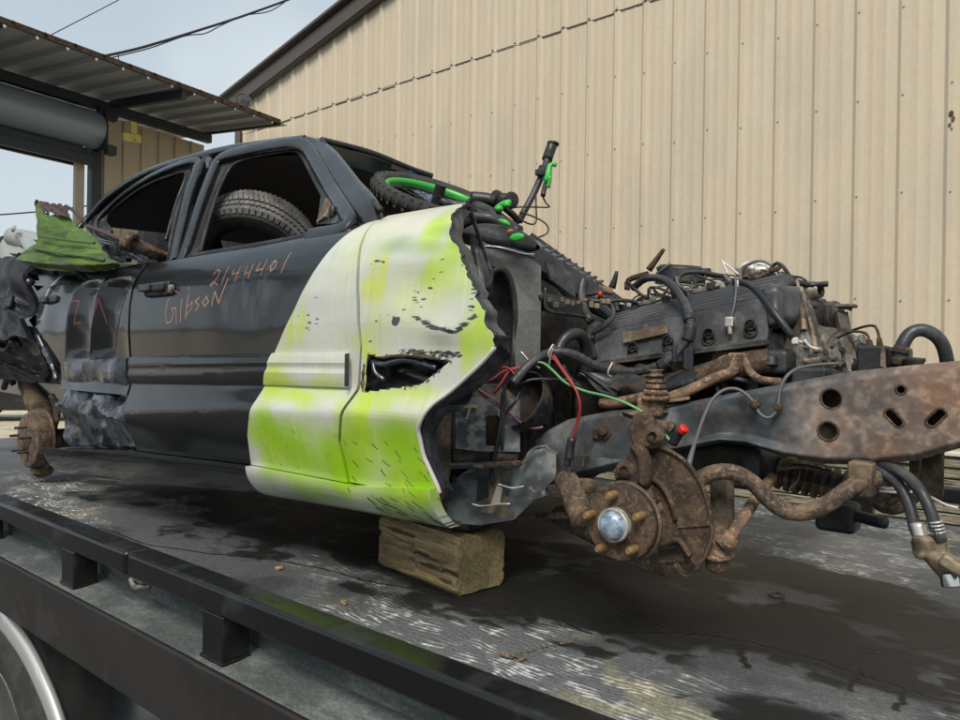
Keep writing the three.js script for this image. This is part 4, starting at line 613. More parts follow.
  const hole = [[-0.642, 0.645], [-0.6, 0.642], [-0.51, 0.648], [-0.385, 0.636], [-0.42, 0.61], [-0.478, 0.578], [-0.56, 0.568], [-0.655, 0.556]];
  const inHole = (x, y) => { let c = false; for (let i = 0, j = hole.length - 1; i < hole.length; j = i++) { const a = hole[i], b = hole[j]; if ((a[1] > y) !== (b[1] > y) && x < (b[0] - a[0]) * (y - a[1]) / (b[1] - a[1]) + a[0]) c = !c; } return c; };
  const fx = (x, y) => -0.018 * sstep(-0.55, -0.3, x) * sstep(0.66, 0.9, y) + 0.01 * Math.exp(-(((x + 0.4) / 0.05) ** 2 + ((y - 0.70) / 0.025) ** 2)) - 0.016 * Math.exp(-(((x + 0.5) / 0.09) ** 2 + ((y - 0.8) / 0.05) ** 2)) + 0.006 * (vn3(x * 11, y * 11, 1, 44) - 0.5);
  const zF = (x, y) => { const d = y > 0.9 ? 0.02 * sstep(0.9, 0.93, y) : 0; return zSide(x, y) + fx(x, y) - d * 0; };
  const fen = obj('front_fender', patch(110, 150, (u, v) => { const y = lerp(0.334, 1.006, v), xf = archX(y), xr = xFr(y) + 0.006, x = lerp(xr, xf, u); return [x, y, zF(x, y)]; }, { uv: sideUV, hole: (u, v, x, y) => inHole(x, y), crease: 0.4 }), M.side, car, 'torn white and fluorescent green rear half of front fender');
  // rolled arch lip (bright) and the inner flange behind it
  const lip = []; for (let y = 0.345; y < 0.67; y += 0.02) { const x = pl(y, arch); lip.push([x, y, zF(x, y) - 0.004]); }
  obj('arch_lip', sweep(lip, 0.005, { m: 8 }), M.whitePlastic, fen);
  obj('arch_flange', patch(24, 4, (u, v) => { const y = lerp(0.36, 0.672, u), x = pl(y, arch); return [x + 0.004 - 0.012 * v, y - 0.02 * v, zF(x, y) - 0.012 - 0.055 * v]; }, { uv: (p) => [p[0], p[2]] }), M.scuff, fen);
  const edge = []; for (let y = 0.68; y < 1.0; y += 0.006) { const x = archX(y); edge.push([x + 0.002, y, zF(x, y) - 0.003]); }
  obj('torn_edge', sweep(edge, (s) => 0.002 + 0.003 * vnoise(s * 90, 2, 999, 3), { m: 6, n: 150 }), M.scuffDark, fen);
  // fender inner return at the torn front and top
  obj('fender_return', [patch(30, 6, (u, v) => { const y = lerp(0.69, 0.99, u), x = archX(y); return [x - 0.01 * v, y, zF(x, y) - 0.004 - 0.05 * v]; }, { uv: (p) => [p[2], p[1]] })], M.plasticGrey, fen);
  obj('fender_top_flange', patch(20, 4, (u, v) => { const x = lerp(-0.73, -0.463, u); return [x, 1.006 - 0.012 * v, zSide(x, 1.006) + fx(x, 1.006) - 0.045 * v]; }, { uv: sideUV }), M.side, fen);
  // hole: dark inner skin and torn foam edge behind it
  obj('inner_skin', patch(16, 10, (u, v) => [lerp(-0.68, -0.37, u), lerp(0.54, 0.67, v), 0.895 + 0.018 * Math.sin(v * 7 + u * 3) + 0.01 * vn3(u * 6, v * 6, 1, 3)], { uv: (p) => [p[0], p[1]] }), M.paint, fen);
  const tear = hole.map((p, i) => [p[0], p[1], zF(p[0], p[1]) - 0.006]); obj('torn_hole_edge', sweep(tear, (s) => 0.004 + 0.004 * vnoise(s * 120, 2, 999, 9), { closed: true, n: 120, m: 6 }), M.rust, fen);
  objs('crumpled_strip', [sweep([[-0.655, 0.635, 0.925], [-0.6, 0.625, 0.93], [-0.53, 0.637, 0.925], [-0.44, 0.62, 0.92]], 0.009, { m: 6 }), sweep([[-0.63, 0.632, 0.935], [-0.615, 0.605, 0.94], [-0.59, 0.59, 0.935]], 0.006, { m: 6 })], M.scuff, fen);
  obj('rear_hem', patch(2, 60, (u, v) => { const y = lerp(0.336, 1.0, v), x = xFr(y) + 0.006; return [x, y, zF(x, y) - 0.02 * u]; }, { uv: sideUV }), M.side, fen);
}
{ // ---- greenhouse: roof rail, pillars, roof skin, far side
  const rail = [[-2.75, 1.047, .86], [-2.624, 1.133, .83], [-2.598, 1.224, .77], [-2.526, 1.309, .72], [-2.31, 1.393, .655], [-1.882, 1.408, .615], [-1.561, 1.389, .592], [-1.384, 1.375, .575]];
  obj('roof_rail', sweep(rail, 0.015, { n: 110, profile: flat(1.05, 0.8), up: [0.05, 0.45, 0.88], crease: 0.9 }), M.paint, car);
  // front pillar: broad, flattened
  const pil = [[-1.411, 1.376, .575], [-1.306, 1.336, .58], [-1.148, 1.232, .64], [-.993, 1.13, .705], [-.879, 1.057, .755], [-.812, 1.009, .785], [-.775, .958, .8], [-.766, .921, .8]];
  obj('front_pillar', sweep(pil, (s, f) => 0.022 + 0.016 * sstep(0.05, 0.35, f) + 0.004 * sstep(0.6, 0.75, f) - 0.02 * sstep(0.8, 1, f), { n: 60, m: 14, up: [0.55, 0.2, 0.8], profile: Array.from({ length: 20 }, (_, k) => { const a = k / 20 * 6.283; return [Math.sign(Math.cos(a)) * Math.pow(Math.abs(Math.cos(a)), 0.7), 0.6 * Math.sign(Math.sin(a)) * Math.pow(Math.abs(Math.sin(a)), 0.7)]; }), crease: 1.2 }), M.paint, car);
  obj('pillar_bead', sweep([[-1.292, 1.355, .575], [-1.198, 1.287, .6], [-1.042, 1.18, .665], [-.895, 1.097, .73], [-.757, 1.024, .8]], 0.008, { m: 8 }), M.rubber, car);
  // roof skin
  const near = curve([[-2.62, 1.24, 0.75], [-2.5, 1.325, 0.7], [-2.3, 1.405, 0.64], [-1.87, 1.418, 0.605], [-1.55, 1.4, 0.585], [-1.33, 1.375, 0.56]]);
  obj('roof', patch(40, 30, (u, v) => { const p = near.getPointAt(u), c = Math.sin(Math.PI * v), sag = 0.22 * sstep(0.5, 1, v) * sstep(0.3, 1, u); return [p.x - 0.10 * c * sstep(0.75, 1, u), p.y + 0.035 * c - sag, lerp(p.z, -p.z, v)]; }, { uv: (p) => [p[0], p[2]], rim: [0, -0.03, 0] }), M.paint, car, 'roof skin sagging on its far side');
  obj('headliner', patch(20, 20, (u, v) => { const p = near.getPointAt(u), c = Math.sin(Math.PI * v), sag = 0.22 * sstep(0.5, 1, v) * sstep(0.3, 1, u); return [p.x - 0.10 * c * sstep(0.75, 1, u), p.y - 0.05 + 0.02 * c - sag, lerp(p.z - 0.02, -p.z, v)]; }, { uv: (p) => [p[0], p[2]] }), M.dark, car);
  // shattered laminated windscreen hanging along the far side of the opening
  const wu = [[-1.337, 1.375, .54], [-1.361, 1.389, .42], [-1.359, 1.391, .28], [-1.368, 1.382, .1], [-1.333, 1.364, 0], [-1.175, 1.269, -.03], [-1.035, 1.185, -.06], [-.888, 1.09, -.1], [-.761, 1.002, -.12], [-.646, .923, -.15]];
  obj('windscreen_rubber', sweep(wu.slice(0, 5), 0.011, { m: 8 }), M.rubber, car);
  obj('windscreen_remnant', patch(60, 8, (u, v) => { const c = curve(wu.slice(3)).getPointAt(u); const w = 0.10 * Math.sin(Math.PI * Math.min(1, 0.15 + u)) + 0.03; return [c.x - 0.02 * v + 0.006 * (vn3(u * 30, v * 3, 1, 7) - 0.5), c.y - 0.012 - v * w * 0.35 + 0.008 * (vn3(u * 26, v * 4, 2, 9) - 0.5), c.z + v * w * 1.3]; }, { uv: (p) => [p[0] * 1.2, p[2]], rim: [0, -0.006, 0] }), M.shatter, car, 'crazed bluish strip of broken windscreen');
  obj('tinted_glass_edge', patch(20, 3, (u, v) => { const c = curve([[-1.33, 1.365, .52], [-1.357, 1.377, .4], [-1.375, 1.383, .28], [-1.373, 1.378, .18]]).getPointAt(u); return [c.x - 0.02 * v, c.y - 0.05 * v, c.z]; }, {}), std({ color: col(0.01, 0.035, 0.03), roughness: 0.15 }), car);
  // far pillar and far window frames
  obj('far_pillar', sweep([[-1.3, 1.14, -0.5], [-1.05, 0.95, -0.62], [-0.9, 0.8, -0.74]], 0.035, { m: 8 }), M.paint, car);
  obj('far_side_panel', plateXY([[-2.7, 0.2], [-0.8, 0.25], [-0.85, 0.9], [-2.7, 0.93]], -0.86, 0.05, [], 0.004), M.interior, car);
  for (const x of [-1.85, -2.66, -0.95]) obj('far_post', bar([x, 0.9, -0.84], [x + (x < -2.6 ? 0.15 : x > -1 ? -0.35 : -0.05), x > -1 ? 1.2 : 1.36, -0.62], 0.09, 0.05), M.interior, car);
  obj('far_roof_rail', sweep([[-2.6, 1.22, -0.74], [-2.3, 1.38, -0.65], [-1.87, 1.36, -0.62], [-1.35, 1.18, -0.56]], 0.03, { m: 8 }), M.interior, car);
  // centre pillar behind the door frames
  obj('centre_pillar', [sweep([[-1.754, .963, .8], [-1.86, 1.166, .7], [-1.928, 1.391, .6]], 0.04, { n: 20, m: 8 })], M.interior, car);
  // floor pan, seats, firewall: the dark inside
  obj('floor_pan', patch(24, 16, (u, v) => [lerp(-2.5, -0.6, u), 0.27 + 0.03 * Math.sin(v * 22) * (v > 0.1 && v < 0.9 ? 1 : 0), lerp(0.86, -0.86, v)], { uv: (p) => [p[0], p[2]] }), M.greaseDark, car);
  obj('sill_inner', box([-1.6, 0.45, 0.83], [2.0, 0.36, 0.06], 0.01), M.interior, car);
  obj('door_card', plateXY([[-1.8, 0.4], [-0.8, 0.4], [-0.85, 0.93], [-1.8, 0.92]], 0.85, 0.03, [], 0.006), M.interior, car);
  obj('dashboard', sweep([[-0.86, 0.86, 0.74], [-0.88, 0.86, 0.4], [-0.9, 0.82, 0.1], [-0.9, 0.72, -0.3]], 0.11, { m: 12 }), M.interior, car);
  obj('front_seat', [box([-1.55, 0.52, -0.36], [0.55, 0.2, 0.5], 0.06)], M.interior, car);
  obj('rear_seat', [box([-2.6, 0.6, 0], [0.5, 0.2, 1.35], 0.06), box([-3.05, 0.85, 0], [0.16, 0.5, 1.35], 0.06, [0, 0, 0.2])], M.interior, car);
  obj('added_sky_blocker', box([-3.2, 1.1, -0.3], [0.06, 0.75, 1.15], 0.01), M.interior, car);  // added dark board, keeps the sky out of the front window view
}
{ // ---- crushed tail
  const ridge = (x, y, s) => 1 - Math.abs(2 * vn3(x, y, 0.5, s) - 1);
  const crumple = (nu, nv, f, s, amp, fr) => patch(nu, nv, (u, v) => { const p = f(u, v), d = amp * (ridge(u * fr + v, v * fr, s) - 0.6) + amp * 0.5 * (ridge(u * fr * 2.6, v * fr * 2.2 + u, s + 5) - 0.5); return [p[0] + d * 0.5, p[1] + d * 0.6, p[2] + d]; }, { uv: (p) => [p[0] + p[2] * 0.5, p[1]], crease: 0.45, rim: [0.0, 0, -0.02] });
  const lo = (a, b, c, d) => (u, v) => { const p = V(a).lerp(V(b), u), q = V(c).lerp(V(d), u); p.lerp(q, v); return [p.x, p.y, p.z]; };
  obj('crushed_quarter_panel', crumple(46, 40, lo([-3.67, .617, .9], [-2.79, .693, .93], [-3.875, 1.114, .85], [-2.813, 1.029, .9]), 401, 0.09, 2.6), M.scuffDark, car, 'crushed black rear quarter panel');
  obj('crumpled_deck_lid', crumple(50, 24, lo([-4.055, 1.061, .8], [-2.36, .941, .9], [-4.799, 1.376, .6], [-2.518, 1.048, .8]), 431, 0.12, 3.8), M.scuffDark, car);
  obj('torn_window_shelf', crumple(30, 14, lo([-2.315, .977, .9], [-1.821, .955, .88], [-2.766, 1.147, .7], [-2.165, 1.03, .72]), 451, 0.05, 3), M.scuff, car);
  obj('bent_pillar_strip', sweep([[-2.965, .672, .93], [-3.053, .829, .92], [-3.008, .939, .92], [-2.912, .952, .92], [-2.778, .939, .93]], 0.018, { m: 6 }), M.scuff, car);
  obj('torn_flange', sweep([[-2.692, .713, .93], [-2.643, .651, .92], [-2.568, .594, .92], [-2.515, .531, .92]], (s) => 0.008 + 0.008 * vnoise(s * 60, 1, 999, 3), { m: 6 }), M.scuff, car);
  obj('wheelhouse', crumple(30, 24, lo([-4.031, .528, .8], [-3.084, .488, .74], [-3.86, .78, .85], [-2.757, .736, .9]), 471, 0.06, 3), M.interior, car);
  obj('inner_quarter', plateXY([[-4.4, 0.42], [-3.05, 0.4], [-2.6, 0.5], [-2.6, 1.0], [-2.9, 1.08], [-4.4, 1.02]], 0.66, 0.04, [], 0.004), M.paint, car);
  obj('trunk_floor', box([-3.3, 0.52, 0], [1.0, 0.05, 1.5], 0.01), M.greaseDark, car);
  obj('rear_crush', crumple(30, 20, lo([-3.6, 0.55, 0.6], [-3.6, 0.55, -0.8], [-3.5, 1.0, 0.6], [-3.5, 1.0, -0.8]), 481, 0.2, 3), M.scuffDark, car);
  objs('hanging_loop', [sweep([[-3.267, .673, .9], [-3.096, .649, .92], [-2.998, .694, .92], [-2.924, .672, .92]], 0.012, { m: 6 }), sweep([[-3.084, .873, .95], [-2.95, .832, .96], [-2.967, .887, .94]], 0.012, { m: 6 }), sweep([[-3.825, .446, .7], [-3.703, .503, .72], [-3.677, .472, .7]], 0.016, { m: 6 })], M.scuffDark, car);
}
{ // ---- rear axle end: dusty bracket, flange with studs
  const c = [-3.07, 0.236, 0.83];
  const ax = obj('rear_axle', [cyl([c[0], c[1], -0.7], [c[0], c[1], 0.72], 0.045), ball([c[0], c[1], 0.0], 0.15, [1, 1, 0.9], 16)], M.rustDark, car);
  const arm = [[-3.806, .461, .62], [-3.384, .492, .66], [-3.05, .432, .7], [-2.983, .283, .74], [-3.061, .092, .76], [-3.104, .06, .77], [-3.222, .123, .76], [-3.447, .323, .7]];
  obj('suspension_bracket', [sweep([[-3.662, .493, .62], [-3.459, .397, .66], [-3.264, .319, .7], [-3.123, .226, .74]], (s, f) => 0.07 - 0.02 * f, { m: 12 }), sweep([[-3.169, .431, .7], [-3.052, .371, .72], [-3.03, .303, .74], [-3.1, .275, .74]], 0.016, { m: 8 }), box([-3.046, .209, .75], [0.12, 0.12, 0.08], 0.03), ball([-3.081, .091, .77], 0.05, [1, 0.7, 1], 12)], M.mud, car);
  const fl = obj('hub_flange', lathe([[0.001, 0.03], [0.035, 0.03], [0.038, 0.012], [0.118, 0.01], [0.126, 0.003], [0.126, -0.05], [0.12, -0.056], [0.05, -0.06]], [c[0], c[1], c[2]], [0, 0, 1], 30), M.rust, car);
  for (let k = 0; k < 5; k++) { const a = k / 5 * 6.283 + 0.3; obj('wheel_stud', cyl([c[0] + 0.06 * Math.cos(a), c[1] + 0.06 * Math.sin(a), c[2] + 0.01], [c[0] + 0.06 * Math.cos(a), c[1] + 0.06 * Math.sin(a), c[2] + 0.06], 0.0065, 0.006, 8), M.rustDark, fl); }
  obj('brake_backing', lathe([[0.04, -0.05], [0.13, -0.05], [0.14, -0.04], [0.13, -0.035], [0.05, -0.03]], [c[0], c[1], c[2] - 0.02], [0, 0, 1], 30), M.mud, car);
  obj('control_link', cyl([c[0] + 0.05, c[1] - 0.02, 0.6], [-2.3, 0.28, 0.6], 0.025), M.rustDark, car);
}

// flat polygon in space with thickness; corners in order, holes likewise
function poly3(pts, thick, holes = []) {
  const c = new THREE.Vector3(), n = new THREE.Vector3(); pts.forEach((p, i) => { const q = pts[(i + 1) % pts.length]; n.x += (p[1] - q[1]) * (p[2] + q[2]); n.y += (p[2] - q[2]) * (p[0] + q[0]); n.z += (p[0] - q[0]) * (p[1] + q[1]); }); n.normalize();
  if (n.z + n.x * 0.6 < 0) n.negate();
  const u = new THREE.Vector3(0, 1, 0).cross(n); if (u.length() < 0.2) u.set(1, 0, 0); u.normalize(); const v = n.clone().cross(u);
  const P2 = (a) => a.map((p) => new THREE.Vector2(V(p).dot(u), V(p).dot(v)));
  let o = P2(pts), hs = holes.map(P2), o3 = pts.slice(), h3 = holes.map((h) => h.slice());
  if (THREE.ShapeUtils.isClockWise(o)) { o.reverse(); o3.reverse(); } hs.forEach((h, i) => { if (!THREE.ShapeUtils.isClockWise(h)) { h.reverse(); h3[i].reverse(); } });
  const f = THREE.ShapeUtils.triangulateShape(o, hs), all = [...o3, ...h3.flat()], pos = [], d = n.clone().multiplyScalar(-thick);
  for (const t of f) { for (const k of t) pos.push(...all[k]); for (const k of [t[0], t[2], t[1]]) pos.push(all[k][0] + d.x, all[k][1] + d.y, all[k][2] + d.z); }
  for (const r of [o3, ...h3]) r.forEach((a, i) => { const b = r[(i + 1) % r.length]; pos.push(...a, a[0] + d.x, a[1] + d.y, a[2] + d.z, ...b, ...b, a[0] + d.x, a[1] + d.y, a[2] + d.z, b[0] + d.x, b[1] + d.y, b[2] + d.z); });
  const g = new THREE.BufferGeometry(); g.setAttribute('position', new THREE.Float32BufferAttribute(pos, 3)); g.computeVertexNormals(); return g;
}
const bolt = (c, r, dir = [0, 0, 1], h = 0.008) => lathe([[0.001, h], [r * 0.8, h], [r, h * 0.75], [r, h * 0.2], [r * 1.5, h * 0.18], [r * 1.5, 0]], c, dir, 8);

{ // ---- firewall, cowl and the torn front corner of the body
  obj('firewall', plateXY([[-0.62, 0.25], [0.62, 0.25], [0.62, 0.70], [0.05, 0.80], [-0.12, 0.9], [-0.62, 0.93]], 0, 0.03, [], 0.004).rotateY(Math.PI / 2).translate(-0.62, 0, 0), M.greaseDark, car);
  const panel = [[-.548, .969, .64], [-.519, .936, .6], [-.485, .92, .54], [-.465, .892, .49], [-.47, .775, .48], [-.477, .635, .47], [-.515, .602, .54], [-.51, .693, .55], [-.505, .772, .55], [-.512, .84, .56], [-.524, .876, .58], [-.541, .88, .6], [-.546, .853, .61], [-.548, .893, .63]];
  const ap = obj('cowl_side_panel', poly3(panel, 0.012), M.greyPanel, car, 'grey metal side of cowl with black opening');
  obj('opening_seal', sweep([[-.558, .798, .59], [-.548, .86, .6], [-.536, .878, .59], [-.521, .872, .57], [-.512, .835, .555], [-.508, .767, .545], [-.517, .68, .54], [-.519, .602, .54]], 0.008, { m: 8 }), M.rubber, ap);
  obj('opening_shade', poly3([[-.634, .909, .55], [-.557, .913, .46], [-.549, .529, .46], [-.627, .528, .55]], 0.02), M.rubber, ap);  // dark sheet behind the opening, its shade painted in
  obj('hinge_bracket', [poly3([[-.511, .944, .72], [-.5, .922, .69], [-.497, .853, .66], [-.501, .822, .67], [-.499, .805, .7], [-.494, .846, .73]], 0.01), sweep([[-.488, .906, .735], [-.474, .844, .735], [-.456, .783, .74], [-.439, .739, .745], [-.425, .705, .75]], (s) => 0.006 + 0.004 * vnoise(s * 40, 2, 99, 4), { m: 6 })], M.plasticGrey, ap);
  obj('seal_edge', sweep([[-.474, .998, .78], [-.483, .971, .75], [-.496, .934, .71], [-.501, .894, .68], [-.5, .848, .66], [-.505, .82, .665]], 0.006, { m: 6 }), M.scuff, ap);
  obj('ring_eye', sweep([0, 1, 2, 3, 4, 5].map((k) => { const c = [-.455, .734, .72], a = k / 6 * 6.283; return [c[0] + 0.011 * Math.cos(a), c[1] + 0.011 * Math.sin(a), c[2]]; }), 0.0035, { closed: true, n: 24, m: 8 }), M.silver, ap);
  obj('small_bolt', bolt([-.461, .761, .745], 0.007), M.alu, ap);
  objs('opening_shelf', [bar([-.548, .697, .6], [-.521, .699, .53], 0.012, 0.01), bar([-.554, .66, .6], [-.521, .661, .53], 0.012, 0.01)], M.rubber, ap);
  // cowl top: dark grille tray under the windscreen
  obj('cowl_tray', poly3([[-.578, .991, .62], [-.529, .977, .5], [-.501, .947, .42], [-.463, .869, .18], [-.431, .845, .2], [-.471, .829, .28], [-.476, .877, .44], [-.518, .923, .58]], 0.02), M.plastic, car);
  obj('cowl_lip', sweep([[-.53, .931, .645], [-.504, .927, .62], [-.482, .922, .58], [-.453, .909, .54]], 0.006, { m: 6 }), M.scuff, car);
  objs('grille_slat', Array.from({ length: 9 }, (_, k) => { const t = k / 8, a = V([-.542, .956, .4]).lerp(V([-.486, .868, .2]), t), b = V([-.572, .98, .3]).lerp(V([-.514, .893, .08]), t); return bar([a.x, a.y, a.z], [b.x, b.y, b.z], 0.014, 0.008, 0.002); }), M.rubberGrey, car);
  obj('cowl_corner', poly3([[-.47, .907, .46], [-.449, .886, .36], [-.447, .817, .34], [-.462, .821, .37], [-.463, .859, .44]], 0.01), M.plasticGrey, car);
  obj('wiper_mount', [cyl([-.48, .803, .47], [-.495, .81, .43], 0.018), ball([-.474, .813, .48], 0.012, [1, 1.4, 1], 8)], M.rubber, car);
  obj('wiring_shelf', [poly3([[-.475, .826, .46], [-.43, .803, .33], [-.43, .767, .33], [-.467, .776, .46]], 0.02), sweep([[-.468, .836, .465], [-.464, .781, .465], [-.448, .77, .42], [-.423, .764, .33]], 0.005, { m: 6 })], M.plastic, car);
  objs('connector', Array.from({ length: 11 }, (_, k) => box([-.451, .798, .455].map((c, i) => c + [k * 0.011 - 0.006, rr(-0.008, 0.008), -k * 0.012][i]), [rr(0.008, 0.016), rr(0.008, 0.018), 0.014], 0.002, [0, rr(0, 1), 0])), M.aluTan, car);
  // wheelhouse flange and body mount bracket under the cowl
  obj('wheelhouse_liner', patch(24, 24, (u, v) => { const a = curve([[-.484, .533, .9], [-.498, .478, .9], [-.503, .409, .89], [-.49, .349, .87], [-.503, .264, .84]]).getPointAt(v), b = curve([[-.555, .573, .74], [-.562, .512, .73], [-.573, .435, .72], [-.58, .358, .71], [-.605, .277, .7]]).getPointAt(v); a.lerp(b, u); return [a.x - 0.03 * Math.sin(u * 3.1), a.y + 0.004 * rnd(), a.z]; }, { uv: (p) => [p[2], p[1]] }), M.mud, car, 'muddy inner wheelhouse edge');
  obj('drain_grommet', [lathe([[0.008, 0.006], [0.016, 0.006], [0.02, 0], [0.02, -0.01]], [-.509, .553, .84], [0.8, 0, 0.6], 14), sweep([[-.481, .515, .9], [-.487, .518, .87], [-.49, .529, .85]], 0.005, { m: 6 })], M.plasticGrey, car);
  const brk = [[-.586, .568, .705], [-.548, .577, .663], [-.501, .577, .614], [-.465, .537, .576], [-.462, .403, .576], [-.537, .405, .656], [-.582, .413, .705]];
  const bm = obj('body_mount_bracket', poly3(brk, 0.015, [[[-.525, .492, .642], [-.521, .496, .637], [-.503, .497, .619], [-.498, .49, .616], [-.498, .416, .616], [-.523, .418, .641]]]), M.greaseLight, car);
  objs('bracket_flange', [bar([-.573, .567, .715], [-.579, .411, .705], 0.012, 0.012), bar([-.477, .578, .625], [-.491, .409, .615], 0.008, 0.01), sweep([[-.479, .558, .63], [-.488, .486, .625], [-.499, .409, .63], [-.503, .359, .64], [-.495, .325, .645]], 0.005, { m: 6 })], M.rubber, bm);
  const chalk = std({ color: col(0.42, 0.36, 0.2), roughness: 0.9 });
  objs('chalk_mark', [bar([-.555, .521, .694], [-.532, .521, .665], 0.003, 0.008, 0), bar([-.542, .519, .684], [-.548, .488, .69], 0.003, 0.006, 0)], chalk, bm, 'yellow T-shaped mark');
  objs('mount_bushing', [sweep([[-.622, .387, .66], [-.573, .386, .62]], 0.022, { m: 14 }), sweep([[-.519, .391, .62], [-.487, .388, .56]], 0.017, { m: 12 })], M.rust, bm);
  obj('mount_gap_shade', poly3([[-.629, .402, .66], [-.496, .397, .52], [-.496, .357, .52], [-.628, .358, .66]], 0.02), M.greaseDark, bm);  // dark plate standing in for the shade between bracket and frame
  const tq = [[-.638, .215, .7], [-.637, .272, .699], [-.616, .305, .688], [-.58, .343, .671], [-.529, .369, .68], [-.477, .367, .619], [-.443, .371, .602], [-.421, .408, .59], [-.392, .422, .575], [-.362, .403, .56], [-.361, .345, .56], [-.374, .332, .567], [-.386, .316, .572], [-.381, .302, .57], [-.41, .287, .585], [-.427, .266, .595], [-.454, .234, .609], [-.532, .215, .649]];
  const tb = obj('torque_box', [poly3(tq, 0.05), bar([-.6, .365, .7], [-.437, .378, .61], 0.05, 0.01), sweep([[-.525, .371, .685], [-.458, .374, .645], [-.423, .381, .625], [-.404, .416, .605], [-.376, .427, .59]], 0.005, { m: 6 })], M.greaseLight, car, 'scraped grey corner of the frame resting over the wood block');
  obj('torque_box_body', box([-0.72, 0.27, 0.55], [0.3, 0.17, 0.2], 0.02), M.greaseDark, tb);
  objs('rust_streak', [poly3([[-.627, .223, .705], [-.621, .275, .705], [-.597, .304, .705], [-.604, .223, .7]], 0.003), box([-.583, .221, .7], [0.05, 0.012, 0.02], 0.003), bar([-.498, .376, .675], [-.419, .384, .63], 0.014, 0.012)], M.rust, tb);
  objs('frame_hole_shade', [box([-.578, .334, .7], [0.012, 0.018, 0.01], 0.003), ball([-.58, .224, .7], 0.008, [1.2, 0.8, 0.6], 8)], M.greaseDark, tb);  // solid dark bits, shade of small holes done in colour
  objs('sealant_smear', [poly3([[-.485, .278, .665], [-.47, .327, .66], [-.458, .32, .655], [-.464, .282, .655], [-.443, .284, .645], [-.443, .279, .645], [-.488, .273, .665]], 0.004), sweep([[-.53, .275, .685], [-.512, .271, .675], [-.488, .275, .665], [-.464, .28, .655], [-.44, .282, .645]], 0.0025, { m: 5 }), sweep([[-.467, .33, .66], [-.439, .321, .64], [-.413, .327, .625]], 0.002, { m: 5 })], M.bareWire, tb);
  objs('tar_patch', [poly3([[-.521, .335, .674], [-.493, .352, .664], [-.495, .294, .664], [-.526, .276, .674]], 0.002), poly3([[-.467, .359, .653], [-.44, .363, .643], [-.443, .321, .643], [-.463, .324, .653]], 0.002)], M.rubber, tb);
}
